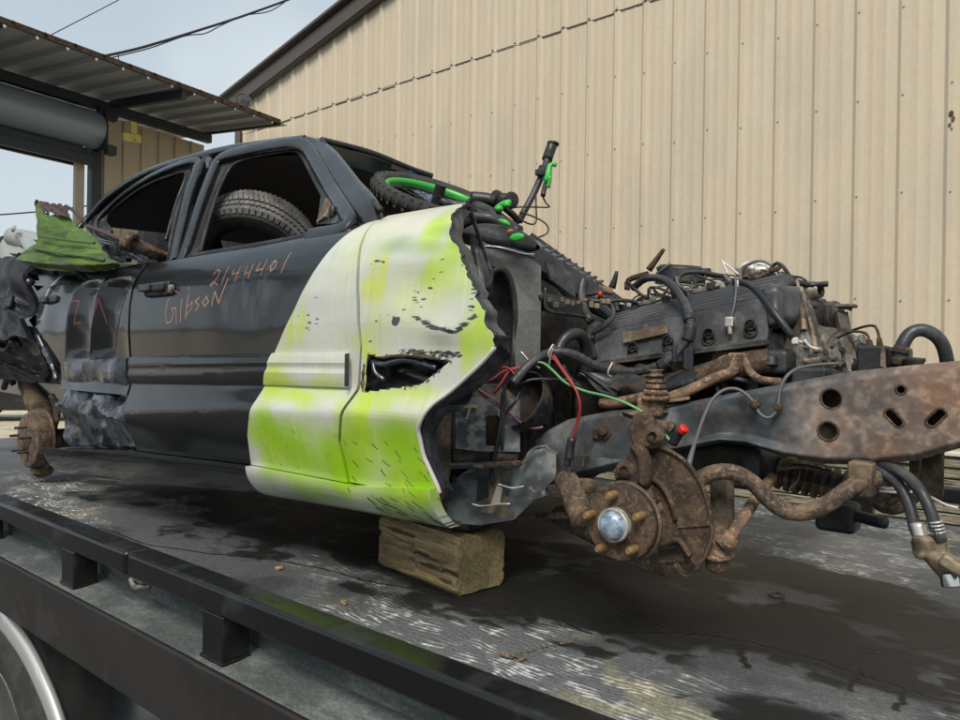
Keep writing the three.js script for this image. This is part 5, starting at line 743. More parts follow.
{ // ---- front frame horn with holes
  const top = [[-.466, .438, .5], [-.437, .459, .5], [-.385, .486, .5], [-.253, .517, .5], [-.164, .527, .5], [-.051, .549, .5], [.03, .569, .5], [.159, .598, .5], [.293, .628, .5], [.476, .652, .5], [1.05, 0.672, 0.5]];
  const bot = [[-.464, .326, .5], [-.37, .332, .5], [-.221, .382, .5], [-.111, .422, .5], [-.038, .442, .5], [.032, .462, .5], [.094, .461, .5], [.169, .442, .5], [.246, .435, .5], [.331, .441, .5], [.406, .458, .5], [.478, .489, .5], [0.7, 0.53, 0.5], [1.05, 0.55, 0.5]];
  const tk = top.map((p) => [p[0], p[1]]), bk = bot.map((p) => [p[0], p[1]]), x0 = tk[0][0], x1 = 1.05;
  const H = [[[.259, .571, .5], 0.0205, 0, 0], [[.254, .505, .5], 0.019, 0, 0], [[.371, .539, .5], 0.0095, 0.011, -0.85], [[.44, .544, .5], 0.0095, 0.011, 0.85], [[.382, .594, .5], 0.009, 0, 0]];
  const inH = (x, y) => H.some(([c, r, l, a]) => { const dx = x - c[0], dy = y - c[1], lx = dx * Math.cos(a) + dy * Math.sin(a), ly = -dx * Math.sin(a) + dy * Math.cos(a), ex = Math.max(0, Math.abs(lx) - l); return Math.hypot(ex, ly) < r; });
  const zf = (x, y, v) => { const e = Math.min(v, 1 - v); let z = 0.5 - 0.03 * Math.pow(1 - clamp(e / 0.1), 2); z += 0.012 * Math.exp(-(((x - 0.02) / 0.05) ** 2 + ((y - 0.53) / 0.03) ** 2)) - 0.014 * Math.exp(-(((x - 0.06) / 0.03) ** 2 + ((y - 0.5) / 0.05) ** 2)); z += 0.016 * sstep(0.22, 0.05, v) * sstep(-0.2, 0.05, x) * (1 - sstep(0.12, 0.3, x)); return z + 0.004 * (vn3(x * 14, y * 14, 1, 5) - 0.5); };
  const horn = obj('frame_horn', [patch(360, 54, (u, v) => { const x = lerp(x0, x1, u), y = lerp(pl(x, bk), pl(x, tk), v); return [x, y, zf(x, y, v)]; }, { uv: (p) => [p[0], p[1]], hole: (u, v, x, y) => inH(x + 0.001, y + 0.001), rim: [0, 0, -0.09] })], null, car, 'rusty front frame horn with round and slotted holes');
  // steel: blue-grey wax at the back, freckled rust towards the tip
  const fm = maps(1024, 256, [1.6, 0.4], (u, v) => { const x = u * 1.6, a = fbm(u, v * 0.25, 14, 6, 4001), b = fbm(u, v * 0.25, 120, 3, 4021), c = fbm(u, v * 0.25, 26, 4, 4041); const xx = x > 0.9 ? x - 1.6 : x; const t = sstep(0.0, 0.5, xx + 0.35 * (a - 0.5)); let k = mix3(mix3([70, 76, 80], [122, 128, 130], sstep(0.35, 0.66, a)), mix3([118, 98, 86], [152, 128, 110], a), t); k = mix3(k, [140, 98, 66], 0.4 * sstep(0.52, 0.74, c) * (0.4 + 0.6 * t)); k = mix3(k, [170, 156, 136], 0.4 * sstep(0.5, 0.72, b) * t); const s = 0.82 + 0.36 * b; return [k[0] * s, k[1] * s, k[2] * s, 0.55 + 0.35 * t, a * 0.4 + b * 0.6]; });
  horn.material = std({ ...fm, bumpScale: 0.002, metalness: 0.2 });
  for (const [c, r, l, a] of H) { const q = []; for (let k = 0; k < 16; k++) { const t = k / 16 * 6.283, lx = Math.cos(t) * r + (l ? Math.sign(Math.cos(t)) * l : 0), ly = Math.sin(t) * r; q.push([c[0] + lx * Math.cos(a) - ly * Math.sin(a), c[1] + lx * Math.sin(a) + ly * Math.cos(a), 0.4985]); } obj('hole_lip', [sweep(q, 0.003, { closed: true, n: 40, m: 6 })], M.rustDark, horn); }
  obj('horn_inner_plate', patch(40, 6, (u, v) => { const x = lerp(x0, x1, u); return [x, lerp(pl(x, bk) + 0.004, pl(x, tk) - 0.004, v), 0.40]; }, { uv: (p) => [p[0], p[1]] }), horn.material, horn);
  obj('orange_rust_patch', ball([[.185, .463, .5][0], [.185, .463, .5][1], 0.495], 0.02, [1, 1.1, 0.14], 12), M.orange, horn);
  obj('far_frame_horn', box([0.3, 0.55, -0.46], [1.3, 0.14, 0.09], 0.01), M.greaseDark, car);
  obj('crossmember', box([-0.02, 0.4, 0], [0.24, 0.1, 0.86], 0.02), M.greaseDark, car);
  obj('oil_pan', box([-0.2, 0.39, 0], [0.5, 0.16, 0.34], 0.04), M.greaseDark, car);
  obj('front_crossmember', box([0.62, 0.52, 0], [0.08, 0.1, 0.9], 0.01), M.rustDark, car);
  // brackets, bolts and lines on the rail
  objs('rail_stud', [bolt([-.258, .467, .505], 0.013, [0.2, 0.1, 1], 0.02), box([-.269, .459, .505], [0.04, 0.025, 0.014], 0.003)], M.rustDark, horn);
  obj('rail_line', sweep([[-.283, .454, .52], [-.297, .419, .525], [-.307, .373, .525]], 0.003, { m: 5 }), M.rustDark, horn);
  objs('stub_bolt', [cyl([-.078, .494, .53], [-.087, .493, .49], 0.012), sweep([[-.106, .497, .54], [-.078, .492, .53]], 0.012, { m: 8 })], M.rust, horn);
  obj('upper_arm_mount', [poly3([[-.185, .521, .55], [-.103, .533, .52], [-.088, .525, .51], [-.138, .51, .55]], 0.02)], M.rust, horn);
}
{ // ---- near front hub, knuckle, shield, steering and suspension
  const hc = [-0.052, 0.321, 0.80];
  const hub = obj('wheel_hub', lathe([[0.001, 0.016], [0.037, 0.016], [0.04, 0.008], [0.072, 0.006], [0.076, 0.001], [0.076, -0.012], [0.05, -0.016], [0.046, -0.05], [0.001, -0.05]], hc, [0, 0, 1], 40), M.rustDark, car, 'rusty round wheel hub');
  for (let k = 0; k < 5; k++) { const a = Math.PI / 2 + 0.12 + k / 5 * 6.283, x = hc[0] + 0.0572 * Math.cos(a), y = hc[1] + 0.0572 * Math.sin(a); obj('wheel_stud', [cyl([x, y, hc[2]], [x, y, hc[2] + 0.034], 0.0078, 0.0078, 12), cyl([x, y, hc[2] + 0.034], [x, y, hc[2] + 0.041], 0.0075, 0.005, 12), ...Array.from({ length: 6 }, (_, j) => lathe([[0.0078, -0.0012], [0.0085, 0], [0.0078, 0.0012]], [x, y, hc[2] + 0.012 + j * 0.004], [0, 0, 1], 10))], M.gold, hub); }
  obj('hub_bore', lathe([[0.033, 0.012], [0.034, 0.03], [0.031, 0.033], [0.027, 0.03]], hc, [0, 0, 1], 32), M.silver, hub);
  obj('grease_cap', lathe([[0.001, 0.047], [0.012, 0.0465], [0.021, 0.043], [0.026, 0.036], [0.028, 0.028], [0.029, 0.014]], hc, [0, 0, 1], 32), M.cap, hub, 'bluish steel grease cap');
  obj('flange_rim', lathe([[0.0765, -0.012], [0.081, -0.014], [0.081, -0.02], [0.07, -0.024]], hc, [0, 0, 1], 40), M.rust, hub);
  // dust shield
  const sh = [[-.039, .465, .715], [-.014, .467, .715], [.016, .46, .715], [.046, .443, .715], [.071, .416, .715], [.088, .385, .715], [.098, .349, .715], [.101, .309, .715], [.089, .268, .715], [.072, .234, .715], [.057, .25, .715], [.036, .268, .715], [.002, .27, .715], [-.024, .26, .715], [-.051, .271, .715], [-.052, .354, .715], [-.04, .393, .715]];
  const shield = obj('dust_shield', [plateXY(sh.map((p) => [p[0], p[1]]), 0.715, 0.008, [], 0.002)], M.rustDark, car, 'dark rusty brake dust shield');
  obj('shield_rim', sweep(sh.slice(0, 10).map((p) => [p[0], p[1], 0.717]), 0.0045, { m: 8 }), M.rustDark, shield);
  objs('shield_rib', [sweep([[-.042, .395, .72], [-.017, .4, .72], [.005, .383, .72], [.02, .355, .72], [.029, .326, .72]], (s, f) => 0.008 - 0.003 * f, { m: 8 }), bar([.028, .323, .717], [.095, .339, .717], 0.004, 0.03, 0.002), sweep([[-.004, .27, .72], [.034, .287, .72], [.059, .26, .72]], 0.007, { m: 6 })], M.rustDark, shield);
  objs('shield_bolt', [bolt([-.012, .346, .72], 0.009), bolt([-.017, .256, .72], 0.006), bolt([-.037, .349, .78], 0.005)], M.rust, shield);
  // knuckle: one casting
  const kp = [[-.068, .502, .72], [-.055, .52, .72], [-.035, .525, .72], [-.015, .51, .72], [-.006, .489, .72], [-.014, .466, .72], [-.032, .46, .72], [-.028, .403, .72], [-.006, .361, .72], [-.026, .277, .72], [-.049, .314, .72], [-.068, .369, .72], [-.08, .391, .72], [-.097, .393, .72], [-.103, .411, .72], [-.092, .427, .72], [-.074, .435, .72], [-.061, .466, .72]];
  const kn = obj('steering_knuckle', [plateXY(kp.map((p) => [p[0], p[1]]), 0.745, 0.06, [{ x: [-.085, .413, .72][0], y: [-.085, .413, .72][1], r: 0.0075 }, { x: [-.021, .489, .72][0], y: [-.021, .489, .72][1], r: 0.008 }], 0.008), cyl([hc[0], hc[1], 0.7], [hc[0], hc[1], 0.78], 0.045, 0.04, 20)], M.rustDark, car);
  objs('knuckle_boss', [lathe([[0.009, 0.006], [0.019, 0.004], [0.022, -0.008]], [[-.072, .417, .745][0], [-.072, .417, .745][1], 0.745], [0, 0, 1], 18), lathe([[0.009, 0.006], [0.015, 0.004], [0.018, -0.008]], [[-.009, .492, .745][0], [-.009, .492, .745][1], 0.745], [0, 0, 1], 18), ball([-.044, .512, .72], 0.03, [0.9, 0.9, 0.8], 12), sweep([[-.051, .468, .74], [-.03, .453, .75], [-.023, .423, .75], [-.032, .391, .74]], 0.014, { m: 8 })], M.rustDark, kn);
  obj('caliper_stub', [sweep([[-.332, .344, .56], [-.289, .33, .6], [-.256, .303, .63], [-.218, .278, .66]], 0.03, { m: 12 }), sweep([[-.388, .335, .5], [-.326, .332, .54], [-.239, .345, .6]], 0.018, { m: 8 })], M.rust, car);
  obj('lower_control_arm', [sweep([[.03, .23, .66], [-.062, .208, .62], [-.239, .2, .5], [-.483, .199, .35]], 0.03, { m: 10 }), sweep([[-.578, .194, .45], [-.467, .214, .45], [-.297, .255, .5]], 0.011, { m: 8 }), bar([-.061, .227, .67], [.034, .251, .67], 0.04, 0.03, 0.006)], M.rust, car);
  obj('ball_joint', [lathe([[0.001, -0.035], [0.016, -0.034], [0.022, -0.026], [0.024, -0.012], [0.025, -0.006], [0.032, -0.004], [0.033, 0.002], [0.026, 0.004], [0.024, 0.018], [0.02, 0.024], [0.016, 0.036], [0.001, 0.04]], [.098, .263, .68], [0.05, 1, 0.1], 20), lathe([[0.001, 0.016], [0.011, 0.016], [0.013, 0]], [.129, .292, .7], [0.6, 0.2, 0.8], 8)], M.rustPale, car);
  obj('tie_rod', [sweep([[.123, .297, .69], [.131, .335, .62], [.121, .364, .5], [.114, .382, .4]], 0.012, { m: 10 }), lathe([[0.017, -0.015], [0.02, 0], [0.017, 0.015]], [.121, .294, .69], [0.6, 0.7, -0.4], 14)], M.rustPale, car);
  obj('shock_absorber', [cyl([.078, .256, .6], [.06, .412, .56], 0.026, 0.024, 16)], M.mud, car);
  obj('sway_bar', sweep([[.032, .374, .66], [.051, .401, .66], [.084, .42, .655], [.12, .421, .645], [.151, .401, .63], [.178, .367, .61], [.211, .35, .6], [.249, .356, .59], [.282, .378, .58], [.308, .403, .57], [.331, .419, .55], [.349, .421, .5]], 0.0165, { m: 14, n: 90 }), M.rust, car, 'rusty curved sway bar');
  obj('sway_bar_clamp', [box([.326, .422, .545], [0.045, 0.07, 0.04], 0.008), bar([.334, .448, .53], [.339, .396, .53], 0.05, 0.012)], M.mud, car);
  objs('bump_stop_ring', Array.from({ length: 5 }, (_, k) => lathe([[0.001, 0.008], [0.02, 0.008], [0.032 - k * 0.0045, 0.003], [0.033 - k * 0.0045, -0.003], [0.024, -0.008], [0.001, -0.008]], [-.115, .556, .52].map((c, i) => c + (i === 1 ? k * 0.0145 : 0)), [0.06 * (k % 2), 1, 0.05], 16)), M.rustPale, car, 'stack of rusty ribbed rings on frame');
  objs('spring_seat', [box([-.128, .534, .51], [0.06, 0.045, 0.05], 0.008), sweep([[-.293, .533, .46], [-.239, .538, .46], [-.161, .555, .48]], 0.014, { m: 8 })], M.rustPale, car);
  objs('upper_control_arm', [sweep([[-.093, .557, .5], [-.057, .576, .46], [-.013, .605, .42], [.015, .622, .38], [.009, .653, .36]], 0.0125, { m: 10 }), sweep([[.036, .655, .36], [.052, .625, .38], [.086, .607, .42], [.118, .602, .45], [.147, .601, .46]], 0.009, { m: 8 }), sweep([[-.025, .613, .37], [-.024, .643, .36], [-.009, .653, .35]], 0.01, { m: 8 }), box([.017, .646, .34], [0.05, 0.04, 0.05], 0.008), box([.054, .653, .33], [0.04, 0.025, 0.04], 0.006), bar([-.103, .547, .5], [-.048, .558, .48], 0.03, 0.008)], M.rustPale, car);
  // brake and cooler hoses drooping under the horn
  obj('cooler_hose', sweep([[.307, .427, .45], [.349, .433, .5], [.386, .419, .54], [.408, .385, .56], [.419, .347, .57], [.431, .328, .575]], 0.0105, { m: 12 }), M.rubberGrey, car);
  obj('cooler_hose', sweep([[.345, .442, .48], [.389, .442, .54], [.423, .42, .57], [.444, .385, .585], [.454, .352, .59], [.462, .333, .59]], 0.0105, { m: 12 }), M.rubberGrey, car);
  objs('hose_sleeve', [sweep([[.422, .357, .571], [.431, .328, .576]], 0.0125, { n: 4, m: 12 }), ...[0, 1, 2, 3].map((k) => sweep([[.452, .368, .588].map((c, i) => c + (i === 1 ? -k * 0.006 : i === 0 ? k * 0.0012 : 0)), [.453, .364, .588].map((c, i) => c + (i === 1 ? -k * 0.006 : i === 0 ? k * 0.0012 : 0))], 0.0125, { n: 2, m: 12 }))], M.bareWire, car);
  obj('hose_fitting', [box([.444, .319, .58], [0.055, 0.042, 0.035], 0.01, [0, 0, 0.15]), sweep([[.449, .311, .58], [.463, .291, .585], [.473, .279, .59]], (s, f) => 0.021 - 0.006 * f, { m: 12 }), box([.485, .297, .6], [0.05, 0.025, 0.03], 0.008, [0, 0, -0.5]), bar([.425, .325, .575], [.467, .344, .59], 0.01, 0.012)], M.aluTan, car);
  obj('fitting_end', [lathe([[0.014, 0], [0.015, 0.02], [0.013, 0.022], [0.011, 0.018], [0.011, 0.002]], [.473, .279, .59], [0.25, -1, 0.15], 18)], M.chrome, car);
  obj('exhaust_stub', sweep([[.286, .381, .3], [.31, .352, .32], [.34, .342, .34], [.365, .357, .35], [.389, .385, .33]], 0.02, { m: 12 }), M.rust, car);
  objs('hanging_harness', [sweep([[.32, .393, .4], [.353, .39, .42], [.378, .403, .42], [.365, .413, .4], [.327, .404, .38]], 0.004, { m: 6 }), sweep([[.335, .383, .42], [.364, .386, .43], [.392, .389, .42]], 0.003, { m: 6 }), sweep([[.42, .38, .4], [.449, .371, .42], [.469, .368, .42]], 0.003, { m: 6 })], M.whitePlastic, car);
  obj('lower_bracket', [box([.196, .269, .15], [0.09, 0.07, 0.08], 0.012), sweep([[.225, .279, .16], [.268, .277, .18], [.307, .277, .2]], 0.014, { m: 10 })], M.rubber, car);
  objs('hanging_tab', [box([.406, .425, .3], [0.05, 0.12, 0.03], 0.006), box([.385, .423, .34], [0.02, 0.06, 0.02], 0.004)], M.mud, car);
  obj('rack_boot', [sweep([[.079, .385, .3], [.169, .372, .3], [.243, .363, .3]], corrugated(0.035, 0.02, 0.3), { m: 12, n: 60 }), sweep([[.137, .405, .42], [.179, .418, .42], [.235, .409, .4]], 0.006, { m: 6 }), sweep([[.159, .363, .42], [.176, .391, .42], [.17, .406, .4]], 0.004, { m: 6 })], M.mud, car);
}

{ // ---- V8 engine
  const eng = part('engine', car, 'greasy engine with dark ribbed valve cover and tangled hoses');
  const E = (n, g, m, l) => obj(n, g, m, eng, l), ES = (n, g, m, l) => objs(n, g, m, eng, l);
  E('block', [box([-0.17, 0.52, 0.0], [0.52, 0.3, 0.44], 0.03), box([-0.14, 0.63, 0.2], [0.46, 0.13, 0.2], 0.02, [0.0, 0, 0.12]), box([-0.16, 0.64, -0.2], [0.46, 0.16, 0.2], 0.02, [0, 0, 0.12])], M.greaseDark);
  E('bell_housing', lathe([[0.001, 0], [0.19, 0], [0.2, 0.03], [0.17, 0.14]], [-0.55, 0.52, 0], [1, 0, 0], 24), M.aluDark);
  // near valve cover: lofted section with cast ribs along the top
  const sec = (t) => { const x = lerp(-0.405, 0.078, t), yb = 0.629 + (x + 0.4) * 0.128, h = 0.082 + 0.026 * t, q = [[0.336, 0], [0.338, 0.008], [0.331, 0.016], [0.306, h], [0.300, h + 0.006]]; for (let k = 0; k < 6; k++) { const z = 0.296 - k * 0.0146, y = h + 0.004 + k * 0.0099; q.push([z, y + 0.001], [z - 0.0015, y + 0.0095], [z - 0.0085, y + 0.0145], [z - 0.0105, y + 0.0065]); } q.push([0.19, h + 0.066], [0.15, h + 0.06], [0.15, 0]); return q.map((p) => [x, yb + p[1], p[0]]); };
  const loft = (n) => { const pos = [], idx = [], S = Array.from({ length: n + 1 }, (_, i) => sec(i / n)), W = S[0].length; S.forEach((s) => s.forEach((p) => pos.push(...p))); for (let i = 0; i < n; i++) for (let k = 0; k < W - 1; k++) { const a = i * W + k; idx.push(a, a + W, a + 1, a + 1, a + W, a + W + 1); } for (const i of [0, n]) { const c = pos.length / 3; pos.push(S[i][0][0], (S[i][0][1] + S[i][4][1]) / 2 + 0.02, 0.24); for (let k = 0; k < W - 1; k++) idx.push(c, i * W + k, i * W + k + 1); } const g = new THREE.BufferGeometry(); g.setAttribute('position', new THREE.Float32BufferAttribute(pos, 3)); g.setIndex(idx); return toCreasedNormals(g.toNonIndexed(), 0.5); };
  E('valve_cover', loft(8), M.cover, 'dark ribbed valve cover with worn label plate');
  ES('cover_flange', [bar([-0.41, 0.631, 0.334], [0.082, 0.692, 0.334], 0.016, 0.012), bar([-0.405, 0.625, 0.345], [0.08, 0.686, 0.345], 0.01, 0.006)], M.aluDark);
  E('cover_rear_cap', [sweep([[-.424, .729, .29], [-.421, .685, .315], [-.398, .637, .33]], 0.022, { m: 10 }), ball([-.416, .729, .28], 0.03, [0.7, 0.8, 0.9], 12), bolt([-.398, .707, .325], 0.006)], M.plastic);
  E('label_plate', poly3([[-.302, .69, .332], [-.309, .718, .322], [-.181, .74, .322], [-.173, .716, .332]], 0.003), M.aluTan, 'worn tan label plate');
  for (const p of [[-.272, .663, .338], [-.172, .682, .338], [-.065, .697, .336], [.038, .717, .336]]) { E('bolt_pocket', [lathe([[0.0165, -0.01], [0.0165, 0.003], [0.0135, 0.004], [0.0125, -0.004], [0.001, -0.005]], [p[0], p[1], p[2] - 0.006], [0, 0.3, 1], 18), lathe([[0.0125, 0.0], [0.0145, 0.012], [0.012, 0.012]], [p[0], p[1] + 0.013, p[2] - 0.012], [0, 0.3, 1], 14)], M.rubber); E('cover_bolt', bolt([p[0], p[1] - 0.002, p[2] - 0.009], 0.0065, [0, 0.3, 1], 0.007), M.rust); }
  // far valve cover and intake runners
  E('far_valve_cover', box([-0.16, 0.74, -0.26], [0.48, 0.11, 0.16], 0.02, [-0.4, 0, 0.12]), M.plastic);
  E('intake_manifold', [box([-0.2, 0.735, 0], [0.42, 0.13, 0.3], 0.03, [0, 0, 0.12]), ...[0, 1, 2, 3].flatMap((k) => [1, -1].map((s) => sweep([[-0.36 + k * 0.1, 0.73 + k * 0.012, s * 0.17], [-0.36 + k * 0.1, 0.8 + k * 0.012, s * 0.12], [-0.36 + k * 0.1, 0.82 + k * 0.012, s * 0.03]], 0.028, { m: 10 })))], M.aluDark);
  E('throttle_body', [cyl([-.29, .882, 0], [-.29, .916, 0], 0.075, 0.07, 24), lathe([[0.001, 0.012], [0.06, 0.01], [0.072, 0], [0.068, -0.01]], [-.29, .925, 0], [0.1, 1, 0.05], 24), cyl([-.215, .902, 0], [-.215, .92, 0], 0.022, 0.02, 12)], M.plastic);
  // fuel rail: pale tube in lengths with cups
  ES('fuel_rail', [sweep([[-.364, .8, .19], [-.279, .813, .19], [-.231, .823, .185]], 0.008, { m: 10 }), sweep([[-.207, .83, .185], [-.138, .839, .18], [-.08, .852, .175]], 0.0095, { m: 10 }), sweep([[-.289, .79, .2], [-.259, .8, .2], [-.223, .807, .2]], 0.009, { m: 8 })], M.silver);
  for (const p of [[-.33, .791, .2], [-.235, .808, .2], [-.176, .823, .19], [-.114, .839, .19]]) E('injector', [cyl([p[0], p[1] + 0.01, p[2]], [p[0], p[1] - 0.035, p[2] + 0.02], 0.009), box([p[0], p[1] + 0.006, p[2] + 0.01], [0.018, 0.02, 0.022], 0.003)], M.rubber);
  ES('pipe_stub', [sweep([[-.499, .851, .2], [-.463, .857, .18], [-.433, .848, .16]], 0.012, { m: 10 }), ball([-.44, .832, .22], 0.009, [1, 1, 1], 8)], M.rustPale);
  E('sensor_cap', [ball([-.431, .836, .235], 0.007, [1, 1.3, 1], 8)], M.redCap);
  E('regulator', [lathe([[0.001, 0.045], [0.012, 0.044], [0.013, 0.03], [0.018, 0.028], [0.019, 0.01], [0.022, 0.008], [0.022, -0.004], [0.014, -0.006], [0.012, -0.03], [0.016, -0.034], [0.001, -0.036]], [-.03, .889, .12], [-0.95, -0.05, 0.3], 16), cyl([-.022, .907, .12], [-.022, .872, .12], 0.006)], M.silver);
  E('broken_clip', [bar([-.105, .921, .15], [-.083, .88, .16], 0.006, 0.006), bar([-.104, .918, .15], [-.049, .869, .14], 0.007, 0.006), bar([-.094, .873, .16], [-.041, .865, .15], 0.008, 0.005)], M.whitePlastic);
  E('standing_rod', [sweep([[-.344, .915, .1], [-.321, .943, .1], [-.297, .973, .1]], (s, f) => 0.011 - 0.005 * f, { m: 8 })], M.rustDark);
  E('standing_rod', [sweep([[-.309, .878, .15], [-.284, .9, .15], [-.256, .922, .14]], 0.006, { m: 8 })], M.rubberGrey);
  E('standing_rod', [sweep([[-.456, .865, .12], [-.446, .892, .12], [-.44, .916, .12]], (s, f) => 0.012 - 0.007 * f, { m: 8 })], M.rubber);
  E('bent_tube', [sweep([[-.415, .858, .1], [-.412, .886, .1], [-.386, .896, .1], [-.347, .903, .1]], 0.009, { m: 8 })], M.rustDark);
  // big harness looping over the cover
  const H1 = [[-.458, .579, .62], [-.444, .62, .58], [-.422, .648, .55], [-.387, .662, .53], [-.351, .655, .5], [-.322, .632, .46], [-.285, .618, .42], [-.233, .614, .41], [-.183, .625, .4], [-.138, .646, .395], [-.108, .681, .385], [-.095, .721, .375], [-.112, .767, .35], [-.149, .809, .31], [-.203, .851, .26], [-.266, .876, .2], [-.331, .882, .15], [-.38, .86, .13]];
  E('main_harness', sweep(H1, (s, f) => (0.0125 - 0.002 * f) * (1 + 0.05 * Math.sin(s * 700)), { m: 12, n: 160 }), M.rubberGrey, 'thick grey wiring harness looped over valve cover');
  ES('harness_sleeve', [sweep([[-.095, .733, .376], [-.094, .713, .378], [-.1, .693, .381]], 0.015, { m: 12 }), sweep([[-.109, .757, .357], [-.101, .743, .365]], 0.0145, { m: 12 }), sweep([[-.165, .63, .398], [-.142, .643, .396]], 0.014, { m: 12 })], M.plastic);
  E('harness_tape', [patch(14, 8, (u, v) => { const c = V([-.131, .68, .4]).lerp(V([-.076, .671, .4]), u); return [c.x, c.y - 0.03 * v - 0.02 * u * v + 0.006 * Math.sin(u * 9 + v * 4), c.z + 0.008 * Math.sin(u * 12)]; }, {}), sweep([[-.093, .666, .39], [-.09, .641, .385], [-.102, .612, .38]], 0.006, { m: 6 })], M.rubberGrey);
  ES('cable_tie', [[-.285, .618, .42], [-.394, .662, .533]].map((c) => sweep([0, 1, 2, 3, 4, 5, 6, 7].map((k) => { const a = k / 8 * 6.283; return [c[0] + 0.004 * Math.sin(a * 2), c[1] + 0.018 * Math.cos(a), c[2] + 0.018 * Math.sin(a)]; }), 0.0025, { closed: true, n: 32, m: 6 })), M.whitePlastic);
  ES('tie_tail', [sweep([[-.383, .672, .55], [-.391, .646, .55], [-.397, .626, .545]], 0.0025, { m: 5 }), sweep([[-.468, .661, .57], [-.446, .635, .56], [-.422, .62, .55]], 0.0028, { m: 5 }), sweep([[-.277, .597, .43], [-.265, .572, .43], [-.247, .583, .42]], 0.004, { m: 5 })], M.bareWire);
  E('rear_hose', sweep([[-.406, .636, .5], [-.407, .678, .48], [-.396, .705, .46], [-.384, .712, .43], [-.38, .691, .4], [-.381, .643, .38]], 0.016, { m: 12 }), M.rubber);
  E('rear_hose', sweep([[-.477, .884, .25], [-.474, .841, .27], [-.454, .792, .29], [-.427, .752, .29]], 0.014, { m: 12 }), M.rubberGrey);
  E('vacuum_line', sweep([[-.393, .807, .3], [-.344, .792, .32], [-.335, .759, .33], [-.365, .732, .33], [-.4, .716, .33]], 0.005, { m: 8 }), M.rubberGrey);
  E('vacuum_line', sweep([[-.444, .816, .28], [-.4, .81, .26], [-.363, .815, .24], [-.317, .809, .22]], 0.0055, { m: 8 }), M.rubber);
  E('top_hose', sweep([[-.218, .838, .16], [-.229, .873, .15], [-.216, .893, .14], [-.173, .894, .13], [-.111, .879, .13], [-.052, .869, .14]], 0.0065, { m: 8 }), M.rubber);
  E('top_hose', sweep([[-.397, .879, .13], [-.346, .839, .15], [-.309, .819, .16], [-.33, .795, .18]], 0.005, { m: 8 }), M.rubber);
  E('front_hose', sweep([[-.049, .856, .2], [.004, .839, .24], [.053, .804, .3], [.091, .762, .33], [.116, .729, .335], [.135, .701, .33]], 0.0085, { m: 12 }), M.rubber);
  E('plug_wire', sweep([[-.049, .869, .2], [-.01, .822, .3], [-.005, .78, .325], [-.009, .75, .335]], 0.003, { m: 6 }), M.wireGrey);
  E('plug_connector', [box([-.009, .74, .34], [0.022, 0.026, 0.018], 0.004), cyl([-.008, .728, .342], [-.006, .711, .343], 0.006)], M.silver);
  E('white_band', sweep([0, 1, 2, 3, 4, 5].map((k) => { const c = [-.035, .841, .21], a = k / 6 * 6.283; return [c[0], c[1] + 0.014 * Math.cos(a), c[2] + 0.014 * Math.sin(a)]; }), 0.004, { closed: true, n: 24, m: 6 }), M.whitePlastic);
  // clutter between cover and intake: sensors, clips, hose ends, brackets
  const mats = [M.rubber, M.plastic, M.aluDark, M.alu, M.rubberGrey, M.greaseDark, M.rustDark];
  for (let k = 0; k < 46; k++) { const x = rr(-0.42, 0.02), z = rr(-0.08, 0.2), y = 0.765 + (x + 0.4) * 0.16 + rr(0, 0.05) * (1 - z); const c = [x, y, z]; const t = k % 4; E(['sensor', 'clip', 'bracket', 'hose_end'][t], t == 0 ? [cyl(c, [x + rr(-0.02, 0.02), y + rr(0.02, 0.04), z + rr(-0.02, 0.02)], 0.009, 0.006, 8)] : t == 1 ? [box(c, [rr(0.015, 0.03), rr(0.01, 0.02), rr(0.01, 0.03)], 0.003, [rr(-1, 1), rr(0, 3), 0])] : t == 2 ? [bar(c, [x + rr(-0.06, 0.06), y + rr(0, 0.03), z + rr(-0.05, 0.05)], 0.012, 0.004, 0.001)] : [sweep([c, [x + rr(0.01, 0.05), y + rr(0.01, 0.03), z + rr(-0.03, 0.03)], [x + rr(0.05, 0.09), y + rr(-0.02, 0.02), z + rr(-0.03, 0.05)]], rr(0.004, 0.008), { m: 7 })], mats[(rnd() * mats.length) | 0]); }
  // bright loose ends over the intake: thin leads, clips, rail cups, bare brackets
  const bright = [M.alu, M.silver, M.aluTan, M.whitePlastic, M.greyPanel, M.wireGrey, M.rustPale, M.alu];
  const topY = (x, z) => 0.80 + (x + 0.4) * 0.19 + 0.03 * (0.15 - z);
  for (let k = 0; k < 34; k++) { const x = rr(-0.40, 0.03), z = rr(0.0, 0.2), y = topY(x, z) + rr(-0.02, 0.03); E('loose_lead', sweep([[x, y - 0.03, z], [x + rr(-0.03, 0.04), y + rr(0.0, 0.03), z + rr(-0.03, 0.03)], [x + rr(0.02, 0.08), y + rr(-0.01, 0.03), z + rr(-0.04, 0.04)], [x + rr(0.05, 0.12), y - rr(0.01, 0.04), z + rr(-0.05, 0.03)]], rr(0.002, 0.005), { m: 6 }), k % 3 ? M.rubber : bright[(rnd() * 8) | 0]); }
  for (let k = 0; k < 36; k++) { const x = rr(-0.40, 0.04), z = rr(0.02, 0.2), y = topY(x, z) - rr(0.0, 0.045), c = [x, y, z]; E(['injector_clip', 'rail_bracket', 'bolt_head'][k % 3], k % 3 == 0 ? box(c, [rr(0.012, 0.026), rr(0.008, 0.016), rr(0.01, 0.022)], 0.002, [rr(-0.6, 0.6), rr(0, 3), rr(-0.5, 0.5)]) : k % 3 == 1 ? bar(c, [x + rr(0.02, 0.06), y + rr(-0.005, 0.015), z + rr(-0.02, 0.02)], 0.01, 0.004, 0.001) : bolt(c, rr(0.005, 0.008), [rr(-0.3, 0.3), 1, rr(0, 0.5)], 0.012), bright[(rnd() * 8) | 0]); }
